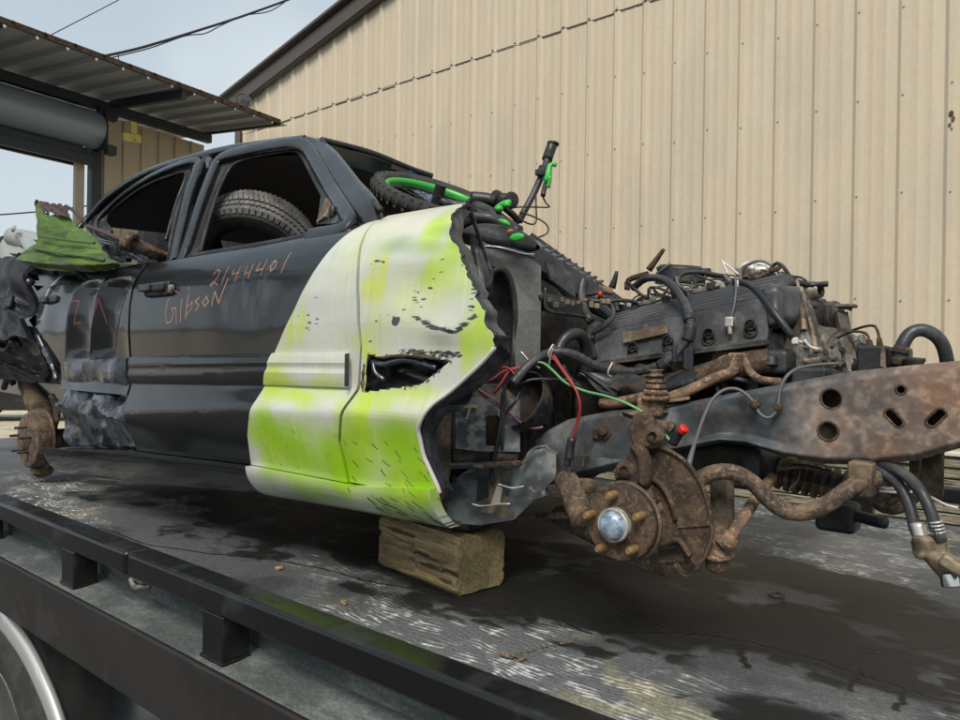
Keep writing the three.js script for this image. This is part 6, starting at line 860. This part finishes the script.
  // front: cam cover nose, timing cover, pulleys, pump
  const nose = curve([[.069, .794, .29], [.06, .838, .24], [.064, .859, .19], [.079, .857, .16], [.094, .828, .16], [.113, .774, .2], [.133, .727, .26], [.119, .721, .3], [.097, .72, .33]], true).getPoints(40).map((p) => [p.x, p.y, p.z]);
  E('cam_nose', [box([.086, .784, .22], [0.06, 0.105, 0.16], 0.03, [0, -0.25, 0.1]), sweep([[.093, .73, .32], [.084, .783, .3], [.077, .832, .24], [.081, .849, .19]], 0.018, { m: 10 })], M.cover);
  E('cam_nose_gasket', sweep([[.092, .851, .16], [.108, .81, .19], [.126, .763, .22], [.137, .722, .25]], 0.007, { m: 8 }), M.aluTan);
  E('timing_cover', [poly3([[.1, .836, .18], [.119, .826, .17], [.133, .791, .17], [.155, .725, .18], [.171, .651, .2], [.176, .598, .22], [.129, .588, .28], [.127, .674, .27], [.13, .723, .24]], 0.05), ...[[803, 300], [808, 318], [812, 336], [806, 342], [816, 352], [808, 362], [818, 370]].map(([a, b]) => 0).filter(Boolean)], M.alu);
  for (const p of [[.117, .806, .18], [.128, .765, .185], [.144, .715, .19], [.14, .684, .24], [.157, .676, .2], [.151, .646, .23]]) E('cover_bolt', bolt(p, 0.007, [0.5, 0.1, 0.9], 0.01), M.alu);
  ES('cover_rib', [sweep([[.11, .83, .19], [.127, .779, .2], [.145, .719, .21], [.157, .67, .22]], 0.008, { m: 6 }), sweep([[.134, .68, .22], [.159, .68, .21]], 0.009, { n: 4, m: 6 }), sweep([[.136, .646, .25], [.171, .651, .22]], 0.009, { n: 4, m: 6 })], M.aluTan);
  ES('idler_pulley', [lathe([[0.001, 0.02], [0.02, 0.02], [0.022, 0.012], [0.042, 0.012], [0.045, 0.006], [0.042, 0], [0.045, -0.006], [0.042, -0.014], [0.001, -0.016]], [.154, .762, .05], [1, 0.05, 0.25], 24), lathe([[0.001, 0.016], [0.03, 0.014], [0.034, 0], [0.03, -0.02]], [.123, .775, .1], [1, 0.1, 0.35], 20)], M.aluDark);
  E('crank_pulley', lathe([[0.02, 0.022], [0.05, 0.02], [0.056, 0.014], [0.052, 0.008], [0.056, 0.002], [0.052, -0.004], [0.056, -0.012], [0.05, -0.02], [0.001, -0.02]], [.183, .667, .12], [1, 0.02, 0.4], 32), M.alu);
  E('pump_body', [lathe([[0.001, 0.03], [0.035, 0.028], [0.04, 0], [0.045, -0.02], [0.03, -0.05]], [.15, .697, .12], [1, 0, 0.3], 20), cyl([.157, .607, .16], [.156, .671, .16], 0.018), box([.184, .618, .2], [0.03, 0.05, 0.04], 0.006)], M.alu);
  E('tensioner_bracket', [bar([.184, .773, .1], [.222, .604, .14], 0.03, 0.018, 0.004), sweep([[.182, .753, .1], [.184, .778, .1], [.195, .786, .1], [.209, .78, .1]], 0.007, { m: 6 }), box([.195, .788, .1], [0.045, 0.008, 0.05], 0.002), bar([.198, .717, .11], [.232, .697, .12], 0.02, 0.014), bar([.203, .69, .11], [.241, .712, .12], 0.018, 0.012), cyl([.228, .69, .12], [.243, .702, .13], 0.012)], M.alu);
  E('outlet_neck', [lathe([[0.016, 0.03], [0.02, 0.028], [0.02, 0.02], [0.026, 0.014], [0.03, 0], [0.02, -0.02]], [.11, .827, .1], [0.9, 0.1, 0.3], 18), sweep([[.115, .806, .1], [.134, .811, .1]], 0.008, { m: 8 })], M.silver);
  E('nose_hose', sweep([[.082, .855, .15], [.096, .848, .14], [.12, .843, .12], [.157, .844, .12]], 0.0075, { m: 10 }), M.rubber);
  E('nose_hose', sweep([[.087, .854, .16], [.105, .817, .17], [.124, .791, .17], [.138, .787, .15]], 0.0085, { m: 10 }), M.rubber);
  ES('front_sensor', [sweep([[.134, .696, .32], [.144, .692, .3], [.155, .686, .28]], 0.004, { m: 6 }), box([.14, .694, .33], [0.014, 0.016, 0.014], 0.003), sweep([[.151, .697, .3], [.162, .681, .29], [.177, .676, .28]], 0.004, { m: 6 })], M.whitePlastic);
  ES('front_black_mass', [box([.093, .645, .3], [0.07, 0.06, 0.08], 0.015), cyl([.089, .654, .34], [.091, .635, .345], 0.016, 0.016, 14), box([.17, .609, .3], [0.08, 0.05, 0.06], 0.01), box([.216, .6, .26], [0.1, 0.05, 0.06], 0.01)], M.rubber);
  ES('front_clutter', Array.from({ length: 26 }, (_, k) => { const p = [.167, .637, .24]; return box([p[0] + rr(-0.06, 0.1), p[1] + rr(-0.05, 0.05), p[2] + rr(-0.08, 0.05)], [rr(0.006, 0.02), rr(0.006, 0.02), rr(0.006, 0.02)], 0.002, [rr(0, 1), rr(0, 3), rr(0, 1)]); }), M.aluDark);
  for (let k = 0; k < 22; k++) { const x = rr(-0.34, 0.06), y = 0.60 + (x + 0.34) * 0.13 - rr(0.0, 0.09), z = rr(0.29, 0.36); E(['spark_plug_boot', 'block_bracket', 'block_bolt', 'side_hose'][k % 4], k % 4 == 0 ? sweep([[x, y + 0.04, z - 0.05], [x, y + 0.02, z], [x + rr(-0.02, 0.02), y - 0.02, z + 0.01]], 0.007, { m: 8 }) : k % 4 == 1 ? box([x, y, z - 0.01], [rr(0.02, 0.06), rr(0.015, 0.04), 0.012], 0.003, [0, rr(-0.3, 0.3), rr(-0.4, 0.4)]) : k % 4 == 2 ? bolt([x, y, z - 0.01], rr(0.006, 0.009), [0, 0.1, 1], 0.012) : sweep([[x, y, z], [x + rr(0.03, 0.07), y - rr(0, 0.03), z + 0.015], [x + rr(0.08, 0.14), y + rr(-0.02, 0.03), z]], rr(0.005, 0.008), { m: 8 }), [M.rubber, M.grease, M.rust, M.rubberGrey][k % 4]); }
  // exhaust manifold and heat-scaled brackets low on the near side
  E('exhaust_manifold', [sweep([[-.336, .611, .34], [-.207, .578, .36], [-.1, .597, .36], [.009, .633, .35], [.084, .649, .33]], 0.03, { m: 12 }), ...[[-.246, .608, .34], [-.135, .631, .34], [-.031, .648, .33]].map((p) => cyl(p, [p[0], p[1] + 0.03, p[2] - 0.06], 0.025, 0.025, 12))], M.rustDark);
  E('heat_shield', [patch(20, 10, (u, v) => { const a = V([-.276, .597, .42]).lerp(V([-.058, .613, .4]), u); return [a.x, a.y - 0.06 * v + 0.01 * Math.sin(u * 9), a.z + 0.03 * Math.sin(v * 3) + 0.012 * vn3(u * 9, v * 6, 1, 3)]; }, {})], M.greaseDark);
}
{ // ---- loose wires and lines ahead of the firewall
  const L = (n, pts, r, m, label) => obj(n, sweep(pts, r, { m: 7 }), m, car, label);
  L('green_wire', [[-.446, .635, .56], [-.406, .633, .56], [-.375, .614, .56], [-.333, .585, .565], [-.275, .567, .57], [-.212, .558, .58], [-.159, .544, .58], [-.114, .522, .575], [-.079, .49, .57], [-.05, .461, .57]], 0.0034, M.wireGreen);
  L('red_wire', [[-.385, .651, .55], [-.354, .624, .56], [-.321, .593, .57], [-.294, .562, .575], [-.285, .526, .575], [-.293, .491, .57], [-.307, .451, .57]], 0.0033, M.wireRed);
  L('red_wire', [[-.383, .654, .545], [-.349, .619, .555], [-.312, .583, .565], [-.289, .54, .57], [-.299, .495, .565], [-.31, .45, .565]], 0.0027, M.wireRed);
  L('red_wire', [[-.56, .589, .64], [-.522, .587, .63], [-.506, .608, .6], [-.487, .619, .57], [-.453, .625, .55]], 0.0035, M.wireRed);
  L('red_wire', [[-.508, .557, .63], [-.498, .583, .61], [-.496, .611, .58], [-.465, .622, .56], [-.413, .638, .54]], 0.0035, M.wireRed);
  L('red_wire', [[-.556, .584, .645], [-.529, .603, .63], [-.501, .621, .59], [-.463, .586, .58]], 0.003, M.wireRed);
  L('violet_wire', [[-.55, .571, .66], [-.525, .554, .65], [-.498, .534, .63], [-.485, .508, .6], [-.461, .48, .58], [-.437, .465, .56], [-.41, .469, .55]], 0.0032, M.wireViolet);
  obj('taped_wire_end', [sweep([[-.31, .451, .57], [-.314, .421, .572], [-.314, .397, .575]], 0.011, { m: 8 }), sweep([[-.317, .401, .575], [-.319, .382, .577]], 0.009, { m: 8 }), box([-.314, .37, .575], [0.018, 0.014, 0.012], 0.003)], M.rubber, car);
  obj('battery_probe', [sweep([[-.045, .461, .575], [-.034, .478, .58], [-.026, .49, .582]], 0.011, { m: 10 })], M.rubber, car);
  obj('probe_tip', [sweep([[-.023, .488, .585], [-.013, .499, .588]], 0.0105, { n: 4, m: 12 })], M.redCap, car, 'bright red cap on black probe');
  obj('sensor_cable', sweep([[.035, .426, .68], [.035, .457, .66], [.03, .49, .62], [.027, .526, .58], [.032, .559, .55], [.05, .581, .53], [.075, .584, .52], [.099, .57, .52], [.114, .552, .52], [.126, .534, .525], [.143, .526, .525], [.155, .537, .52], [.16, .556, .515], [.162, .585, .51], [.171, .613, .5], [.187, .63, .48], [.214, .639, .45], [.254, .643, .42]], (s, f) => 0.0038 + 0.003 * (1 - sstep(0, 0.12, f)), { m: 8, n: 120 }), M.wireGrey, car, 'grey sensor cable bent over the frame horn');
  objs('cable_grommet', [lathe([[0.005, 0.008], [0.011, 0.007], [0.012, -0.004], [0.008, -0.009]], [.115, .552, .522], [0.6, -0.8, 0], 12), lathe([[0.005, 0.007], [0.01, 0.006], [0.01, -0.004]], [.16, .55, .518], [0.1, 1, 0], 12)], M.rustDark, car);
  objs('black_lead', [sweep([[-.473, .568, .6], [-.438, .589, .57], [-.397, .592, .54], [-.347, .591, .5]], 0.004, { m: 6 }), sweep([[-.448, .559, .6], [-.448, .534, .62], [-.479, .499, .62], [-.494, .434, .62]], 0.004, { m: 6 }), sweep([[-.374, .626, .52], [-.362, .59, .5], [-.344, .57, .48]], 0.01, { m: 8 })], M.rubber, car);
  obj('wire_bundle', [sweep([[-.363, .611, .45], [-.321, .596, .44], [-.285, .582, .43], [-.256, .593, .42]], 0.02, { m: 10 }), ...Array.from({ length: 8 }, (_, k) => sweep([[-.345, .617, .47].map((c) => c + rr(-0.01, 0.01)), [-.297, .582, .47].map((c) => c + rr(-0.012, 0.012)), [-.245, .563, .46].map((c) => c + rr(-0.015, 0.015))], 0.004, { m: 6 }))], M.rubber, car);
  obj('splash_bowl', [lathe([[0.001, -0.02], [0.05, -0.015], [0.075, 0.02], [0.085, 0.06], [0.08, 0.065]], [-.47, .507, .5], [-0.2, 0.5, 0.9], 22)], M.greaseDark, car);
  // hydraulic block and hose arch at the nose, on the rail
  obj('hydraulic_unit', [box([.309, .652, .36], [0.055, 0.06, 0.07], 0.006), box([.343, .657, .33], [0.06, 0.045, 0.06], 0.008), cyl([.302, .634, .38], [.278, .634, .33], 0.02), cyl([.386, .652, .38], [.386, .636, .38], 0.017, 0.017, 14), lathe([[0.001, 0.006], [0.02, 0.004], [0.021, 0], [0.017, -0.008]], [.386, .652, .38], [0, 1, 0], 16)], M.rubber, car, 'black hydraulic block with steel lines');
  objs('hydraulic_line', [sweep([[.301, .681, .36], [.295, .703, .35], [.277, .713, .32], [.244, .715, .28], [.212, .703, .25]], 0.0032, { m: 6 }), sweep([[.318, .684, .35], [.312, .712, .34], [.302, .726, .33], [.273, .725, .3], [.232, .714, .26]], 0.0032, { m: 6 }), cyl([.301, .677, .36], [.299, .694, .36], 0.008, 0.006, 8), cyl([.318, .682, .35], [.316, .699, .35], 0.007, 0.005, 8)], M.rustDark, car);
  obj('bracket_plate', poly3([[.329, .676, .4], [.336, .678, .4], [.339, .635, .4], [.328, .639, .4]], 0.004), M.aluTan, car);
  obj('coolant_hose', sweep([[.356, .652, .36], [.361, .681, .36], [.373, .707, .35], [.393, .715, .34], [.414, .705, .33], [.428, .684, .32], [.435, .649, .31], [.436, .612, .3]], 0.0135, { m: 14, n: 70 }), M.rubberGrey, car, 'arched grey coolant hose');
  objs('hose_clamp', [sweep([[.357, .665, .36], [.361, .681, .36]], 0.0155, { n: 3, m: 14 }), sweep([[.356, .64, .36], [.357, .658, .36]], 0.016, { n: 3, m: 14 })], M.mud, car);
}

// ---------------------------------------------------------------- things lying in the car
function tyreTread(c, axis, R0, w, n) {   // blocks around a tyre, staggered in five rows
  const q = new THREE.Quaternion().setFromUnitVectors(new THREE.Vector3(0, 0, 1), V(axis).normalize()), out = [];
  const rows = [-0.4, -0.2, 0, 0.2, 0.4];
  rows.forEach((r, j) => { for (let k = 0; k < n; k++) { const a = (k + (j % 2) * 0.5) / n * 6.2832, g = new THREE.BoxGeometry(6.2832 * R0 / n * 0.84, 0.005, w * 0.175); g.rotateY((j - 2) * 0.16 * (j % 2 ? 1 : -1) + (j === 0 ? 0.3 : j === 4 ? -0.3 : 0.2)); g.translate(0, R0 + 0.003 - Math.abs(r) * 0.02, r * w); g.rotateZ(a); out.push(g.applyQuaternion(q).translate(...c)); } });
  return out;
}
{ // loose road tyre behind the front window
  const c = [-1.747, 1.028, .52], ax = [0.475, -0.66, 0.58], k0 = 0.69, sc = (a) => a.map((p) => [p[0] * k0, p[1] * k0]);
  const t = thing('loose_tyre', 'worn road tyre lying inside the car behind the front door window', 'tyre', c);
  obj('sidewalls', lathe(sc([[0.215, -0.095], [0.235, -0.112], [0.27, -0.12], [0.3, -0.116], [0.322, -0.1], [0.328, -0.09], [0.331, 0], [0.328, 0.09], [0.322, 0.1], [0.3, 0.116], [0.29, 0.119], [0.288, 0.117], [0.27, 0.12], [0.235, 0.112], [0.215, 0.095]]), c, ax, 64), M.tyreDusty, t);
  const tr = obj('tread', tyreTread(c, ax, 0.334 * k0, 0.2 * k0, 80), M.tyreGrey, t); tr.userData.kind = 'stuff';
  obj('shoulder_lugs', Array.from({ length: 64 }, (_, k) => { const q = new THREE.Quaternion().setFromUnitVectors(new THREE.Vector3(0, 0, 1), V(ax).normalize()), g = new THREE.BoxGeometry(0.014, 0.018, 0.005); g.rotateX(-0.5); g.translate(0, 0.322 * k0, 0.104 * k0); g.rotateZ(k / 64 * 6.2832); return g.applyQuaternion(q).translate(...c); }), M.tyreGrey, t).userData.kind = 'stuff';
  obj('bead', lathe(sc([[0.2, 0.085], [0.213, 0.1], [0.222, 0.1], [0.216, 0.085]]), c, ax, 48), M.rubber, t);
}
{ // small green-trimmed bicycle on top of the dash
  const t = thing('bicycle', 'small black bicycle with bright green rims and brake levers lying through the windscreen opening', 'bicycle', [-0.85, 0.95, 0.2]);
  const wc = [-0.98, 1.06, 0.34], R0 = 0.205;
  // wheel leaning back into the cabin
  const e1 = V([-.858, 1.116, .42]).sub(V([-1.239, 1.28, .34])).normalize(), ax = new THREE.Vector3(0.33, 0.62, 0.72).normalize();
  const A = V([-1.253, 1.264, .36]), B = V([-.77, 1.075, .46]);
  const ctr = A.clone().lerp(B, 0.54).add(new THREE.Vector3(0, -0.10, 0.01));
  const cc = [-.913, 1.139, .42], axis = [0.46, 0.88, 0.12];
  const wh = obj('wheel', lathe([[0.17, -0.012], [0.174, -0.02], [0.19, -0.026], [0.206, -0.018], [0.212, 0], [0.206, 0.018], [0.19, 0.026], [0.174, 0.02], [0.17, 0.012]], cc, axis, 56), M.tyre, t);
  const q = new THREE.Quaternion().setFromUnitVectors(new THREE.Vector3(0, 0, 1), V(axis).normalize());
  obj('tyre_knobs', Array.from({ length: 132 }, (_, k) => { const g = new THREE.BoxGeometry(0.01, 0.007, 0.012); const s = (k % 3) - 1; g.translate(0, 0.211 - Math.abs(s) * 0.007, s * 0.016); g.rotateZ(k / 132 * 6.2832); return g.applyQuaternion(q).translate(...cc); }), M.tyreDusty, wh).userData.kind = 'stuff';
  obj('rim', lathe([[0.159, -0.012], [0.17, -0.013], [0.173, -0.01], [0.173, 0.01], [0.17, 0.013], [0.159, 0.012], [0.157, 0], [0.159, -0.012]], cc, axis, 56), M.green, wh);
  objs('spoke', Array.from({ length: 20 }, (_, k) => { const a = k / 20 * 6.2832, d = new THREE.Vector3(Math.cos(a) * 0.152, Math.sin(a) * 0.152, 0).applyQuaternion(q), h = V(axis).normalize().multiplyScalar(k % 2 ? 0.02 : -0.02); return cyl([cc[0] + h.x, cc[1] + h.y, cc[2] + h.z], [cc[0] + d.x, cc[1] + d.y, cc[2] + d.z], 0.0012, 0.0012, 5); }), M.rubber, wh);
  obj('axle', cyl([cc[0] - axis[0] * 0.05, cc[1] - axis[1] * 0.05, cc[2] - axis[2] * 0.05], [cc[0] + axis[0] * 0.05, cc[1] + axis[1] * 0.05, cc[2] + axis[2] * 0.05], 0.018, 0.018, 10), M.rubber, wh);
  // frame tubes
  obj('frame', [sweep([cc, [-.843, 1.118, .38], [-.795, 1.132, .36]], 0.014, { m: 10 }), sweep([[-.811, 1.124, .38], [-.699, 1.076, .42], [-.603, 1.01, .4]], 0.016, { m: 10 }), sweep([[-.794, 1.103, .4], [-.721, 1.071, .43], [-.656, 1.039, .44]], 0.011, { m: 10 })], M.plastic, t);
  obj('frame_stripe', [sweep([[-.775, 1.097, .44], [-.731, 1.077, .455], [-.693, 1.06, .46]], 0.0065, { m: 8 })], M.green, t);
  obj('stem_clamp', [lathe([[0.001, 0.03], [0.02, 0.028], [0.022, -0.02], [0.001, -0.022]], [-.752, 1.136, .34], [0.9, -0.1, 0.3], 14), lathe([[0.001, 0.01], [0.018, 0.009], [0.019, -0.01]], [-.74, 1.126, .37], [0.2, 0.1, 1], 14)], M.silver, t);
  // near grip and green lever
  const bar1 = [[-.854, 1.157, .33], [-.756, 1.134, .35], [-.678, 1.12, .36]];
  obj('handlebar', [sweep([[-.717, 1.075, .25], [-.706, 1.107, .24], [-.69, 1.17, .21], [-.677, 1.241, .18], [-.671, 1.336, .14]], 0.011, { m: 12 }), sweep([[-.717, 1.075, .25], [-.723, 1.096, .28], [-.74, 1.119, .32], [-.787, 1.134, .36]], 0.011, { m: 12 })], M.plastic, t);
  obj('grip', [sweep([[-.676, 1.284, .16], [-.673, 1.315, .148], [-.67, 1.34, .138]], 0.017, { m: 14 }), lathe([[0.01, 0.004], [0.019, 0.004], [0.02, -0.004], [0.01, -0.005]], [-.669, 1.341, .137], [0.1, 1, -0.1], 16)], M.rubber, t);
  obj('grip', [sweep([[-.79, 1.133, .4], [-.755, 1.129, .38], [-.724, 1.122, .36]], 0.02, { m: 14 }), lathe([[0.001, 0.006], [0.024, 0.005], [0.026, 0], [0.024, -0.006]], [-.721, 1.13, .36], [1, -0.05, 0.3], 16), lathe([[0.001, 0.004], [0.024, 0.004], [0.026, -0.004], [0.001, -0.006]], [-.671, 1.12, .35], [1, -0.1, 0.2], 18), sweep([[-.709, 1.127, .36], [-.675, 1.121, .35]], 0.019, { n: 4, m: 12 })], M.rubber, t);
  obj('brake_clamp', [sweep([[-.681, 1.228, .185], [-.675, 1.255, .175]], 0.019, { n: 3, m: 12 }), box([-.675, 1.234, .2], [0.02, 0.02, 0.03], 0.004)], M.plastic, t);
  obj('brake_lever', [sweep([[-.651, 1.202, .2], [-.644, 1.216, .2], [-.644, 1.239, .195], [-.64, 1.259, .19], [-.624, 1.254, .185]], (s, f) => 0.013 - 0.006 * f, { m: 10 }), sweep([[-.643, 1.182, .2], [-.636, 1.218, .2]], 0.007, { n: 4, m: 8 })], M.green, t);
  obj('brake_lever', [sweep([[-.673, 1.079, .42], [-.658, 1.089, .42], [-.64, 1.095, .42], [-.629, 1.098, .41]], (s, f) => 0.012 - 0.004 * f, { m: 10 }), ball([-.657, 1.078, .43], 0.013, [1, 0.8, 1], 10), ball([-.628, 1.086, .43], 0.01, [1, 0.8, 1], 10)], M.green, t);
  obj('lever_stub', sweep([[-.651, 1.199, .2], [-.655, 1.176, .205], [-.655, 1.156, .21]], 0.008, { m: 8 }), M.rubber, t);
  // cables
  objs('brake_cable', [sweep([[-.678, 1.093, .36], [-.678, 1.109, .3], [-.66, 1.117, .24], [-.638, 1.121, .2], [-.657, 1.138, .19], [-.662, 1.156, .2]], 0.0028, { m: 6 }), sweep([[-.678, 1.09, .36], [-.677, 1.072, .3], [-.668, 1.062, .26], [-.666, 1.073, .23], [-.674, 1.129, .22], [-.682, 1.163, .21]], 0.0028, { m: 6 }), sweep([[-.707, 1.104, .26], [-.681, 1.092, .22], [-.653, 1.073, .2], [-.639, 1.052, .2], [-.634, 1.033, .22], [-.633, 1.018, .26]], 0.0028, { m: 6 })], M.rustDark, t);
  // saddle
  const sd = curve([[-.605, .973, .62], [-.56, .966, .6], [-.516, .958, .57], [-.48, .954, .54], [-.455, .949, .52]]);
  obj('saddle', patch(40, 24, (u, v) => { const c = sd.getPointAt(u), w = 0.052 * Math.pow(Math.sin(Math.PI * clamp(0.12 + u * 0.86)), 0.6), a = v * 6.2832; return [c.x, c.y + 0.034 * Math.sin(a) * Math.pow(Math.sin(Math.PI * clamp(0.06 + u * 0.93)), 0.5) * (Math.sin(a) > 0 ? 1.15 : 0.8) - 0.012 * u, c.z + w * Math.cos(a)]; }, {}), M.saddle, t);
  objs('saddle_flash', [ball([-.465, .954, .6], 0.019, [1.25, 0.55, 0.3], 12), sweep([[-.532, 1.007, .59], [-.519, 1.001, .585], [-.503, .992, .58]], (s, f) => 0.0065 * Math.sin(Math.PI * clamp(0.1 + 0.8 * f)) + 0.001, { m: 8 })], M.green, t);
  obj('saddle_flash_small', ball([-.487, .972, .6], 0.007, [1.6, 0.6, 0.4], 8), M.orange, t);
  obj('saddle_seam', sweep([[-.535, .93, .655], [-.495, .926, .64], [-.471, .919, .62], [-.456, .913, .58], [-.446, .915, .55]], 0.0018, { m: 6 }), M.bareWire, t);
  obj('saddle_shell', sweep([[-.701, 1.048, .5], [-.65, 1.04, .48], [-.63, 1.027, .46], [-.58, 1.001, .43]], 0.02, { m: 10 }), M.rubber, t);
}
{ // torn green panel stuck up out of the rear window
  const P = [[[-2.713, 1.274, .93], [-2.647, 1.25, .9], [-2.557, 1.238, .88], [-2.431, 1.162, .86]], [[-2.652, 1.176, .95], [-2.541, 1.159, .93], [-2.417, 1.141, .91], [-2.308, 1.109, .89]], [[-2.633, 1.081, .97], [-2.417, 1.054, .97], [-2.229, 1.039, .96], [-2.115, 1.024, .94]], [[-2.808, 1.03, .97], [-2.38, .978, 1], [-2.065, .949, 1], [-1.891, .947, .97]], [[-2.702, .99, .96], [-2.339, .951, .98], [-2.073, .934, .98], [-1.914, .942, .96]]];
  const t = thing('torn_green_panel', 'torn sheet of dark green plastic trim jammed upright on the rear door', 'trim panel', [-2.325, .972, .95]);
  const f = (u, v) => { const a = Math.min(3.999, v * 4), i = Math.floor(a), b = Math.min(2.999, u * 3), j = Math.floor(b), g = (r, c) => V(P[r][c]); const p = g(i, j).lerp(g(i, j + 1), b - j), q2 = g(i + 1, j).lerp(g(i + 1, j + 1), b - j); p.lerp(q2, a - i); return [p.x, p.y + 0.006 * (vn3(u * 20, v * 6, 1, 3) - 0.5), p.z + 0.02 * Math.sin(v * 11) * 0.5 + 0.014 * (vn3(u * 5, v * 13, 1, 8) - 0.5)]; };
  const sheet = obj('sheet', patch(50, 50, f, { uv: (p) => [p[0], p[1]], rim: [0.003, 0, -0.008], hole: (u, v) => v < 0.05 + 0.1 * sstep(0.15, 0.2, u) * vnoise(u * 14, 1, 99, 4) + (u > 0.72 ? 0.12 * sstep(0.72, 0.8, u) : 0) }), M.greenSheet, t);
  obj('torn_backing', patch(24, 10, (u, v) => { const p = V([-2.673, 1.265, .925]).lerp(V([-2.465, 1.227, .9]), u), r = V([-2.626, 1.222, .93]).lerp(V([-2.431, 1.171, .905]), u); p.lerp(r, v); return [p.x, p.y + 0.012 * (vnoise(u * 14, v * 3, 99, 4) - 0.5), p.z + 0.012 + 0.01 * vnoise(u * 9, v * 6, 99, 8)]; }, { rim: [0, 0, -0.01] }), M.tornEdge, t);
  objs('torn_strand', [sweep([[-2.484, 1.226, .9], [-2.432, 1.197, .89], [-2.39, 1.159, .88], [-2.387, 1.152, .87]], 0.006, { m: 6 }), sweep([[-2.724, 1.279, .93], [-2.735, 1.26, .93], [-2.691, 1.25, .93]], 0.007, { m: 6 }), sweep([[-2.294, 1.129, .9], [-2.187, 1.1, .9], [-2.132, 1.078, .88], [-2.103, 1.063, .86]], 0.008, { m: 6 })], M.tornEdge, t);
  objs('fold_rib', [sweep([[-2.566, 1.107, .975], [-2.391, 1.081, .98], [-2.218, 1.055, .975], [-2.104, 1.04, .955]], 0.006, { m: 6 }), sweep([[-2.588, 1.059, .985], [-2.287, 1.013, 1], [-2.067, .984, 1], [-1.949, .963, .985]], 0.006, { m: 6 })], M.greenSheet, t);
}
single('plastic_duct', 'milky torn plastic duct end behind the torn green panel', 'duct', [-3.32, 1.159, .78], [sweep([[-3.321, 1.199, .84], [-3.26, 1.18, .8], [-3.182, 1.152, .74]], (s, f) => 0.04 + 0.02 * f, { m: 14 }), lathe([[0.009, 0.004], [0.016, 0.003], [0.017, -0.01]], [-3.22, 1.222, .86], [-0.2, 0.3, 0.9], 12), patch(24, 14, (u, v) => { const a = V([-3.36, 1.074, .86]).lerp(V([-2.931, 1.069, .86]), u), b = V([-3.348, 1.202, .84]).lerp(V([-3.026, 1.155, .82]), u); a.lerp(b, v); return [a.x, a.y + 0.01 * vnoise(u * 9, v * 3, 99, 5), a.z + 0.025 * Math.sin(u * 8 + v * 3)]; }, { rim: [0, 0, -0.006] })], M.milky);
{
  const t = thing('rusty_pipe', 'rusty pipe poking through the rear door window', 'pipe', [-1.974, 1.024, .85]);
  obj('tube', sweep([[-1.959, 1.041, .9], [-1.957, 1.02, .84], [-1.99, 1.003, .76], [-2.084, 1.003, .66]], 0.023, { m: 14 }), M.rustPale, t);
  obj('coupling', [sweep([[-1.946, 1.039, .93], [-1.928, 1.031, .9]], 0.034, { n: 4, m: 14 }), lathe([[0.02, 0.002], [0.036, 0], [0.036, -0.02]], [-1.92, 1.029, .9], [0.5, -0.3, -0.4], 14)], M.rust, t);
}

renderer.render(scene, camera);
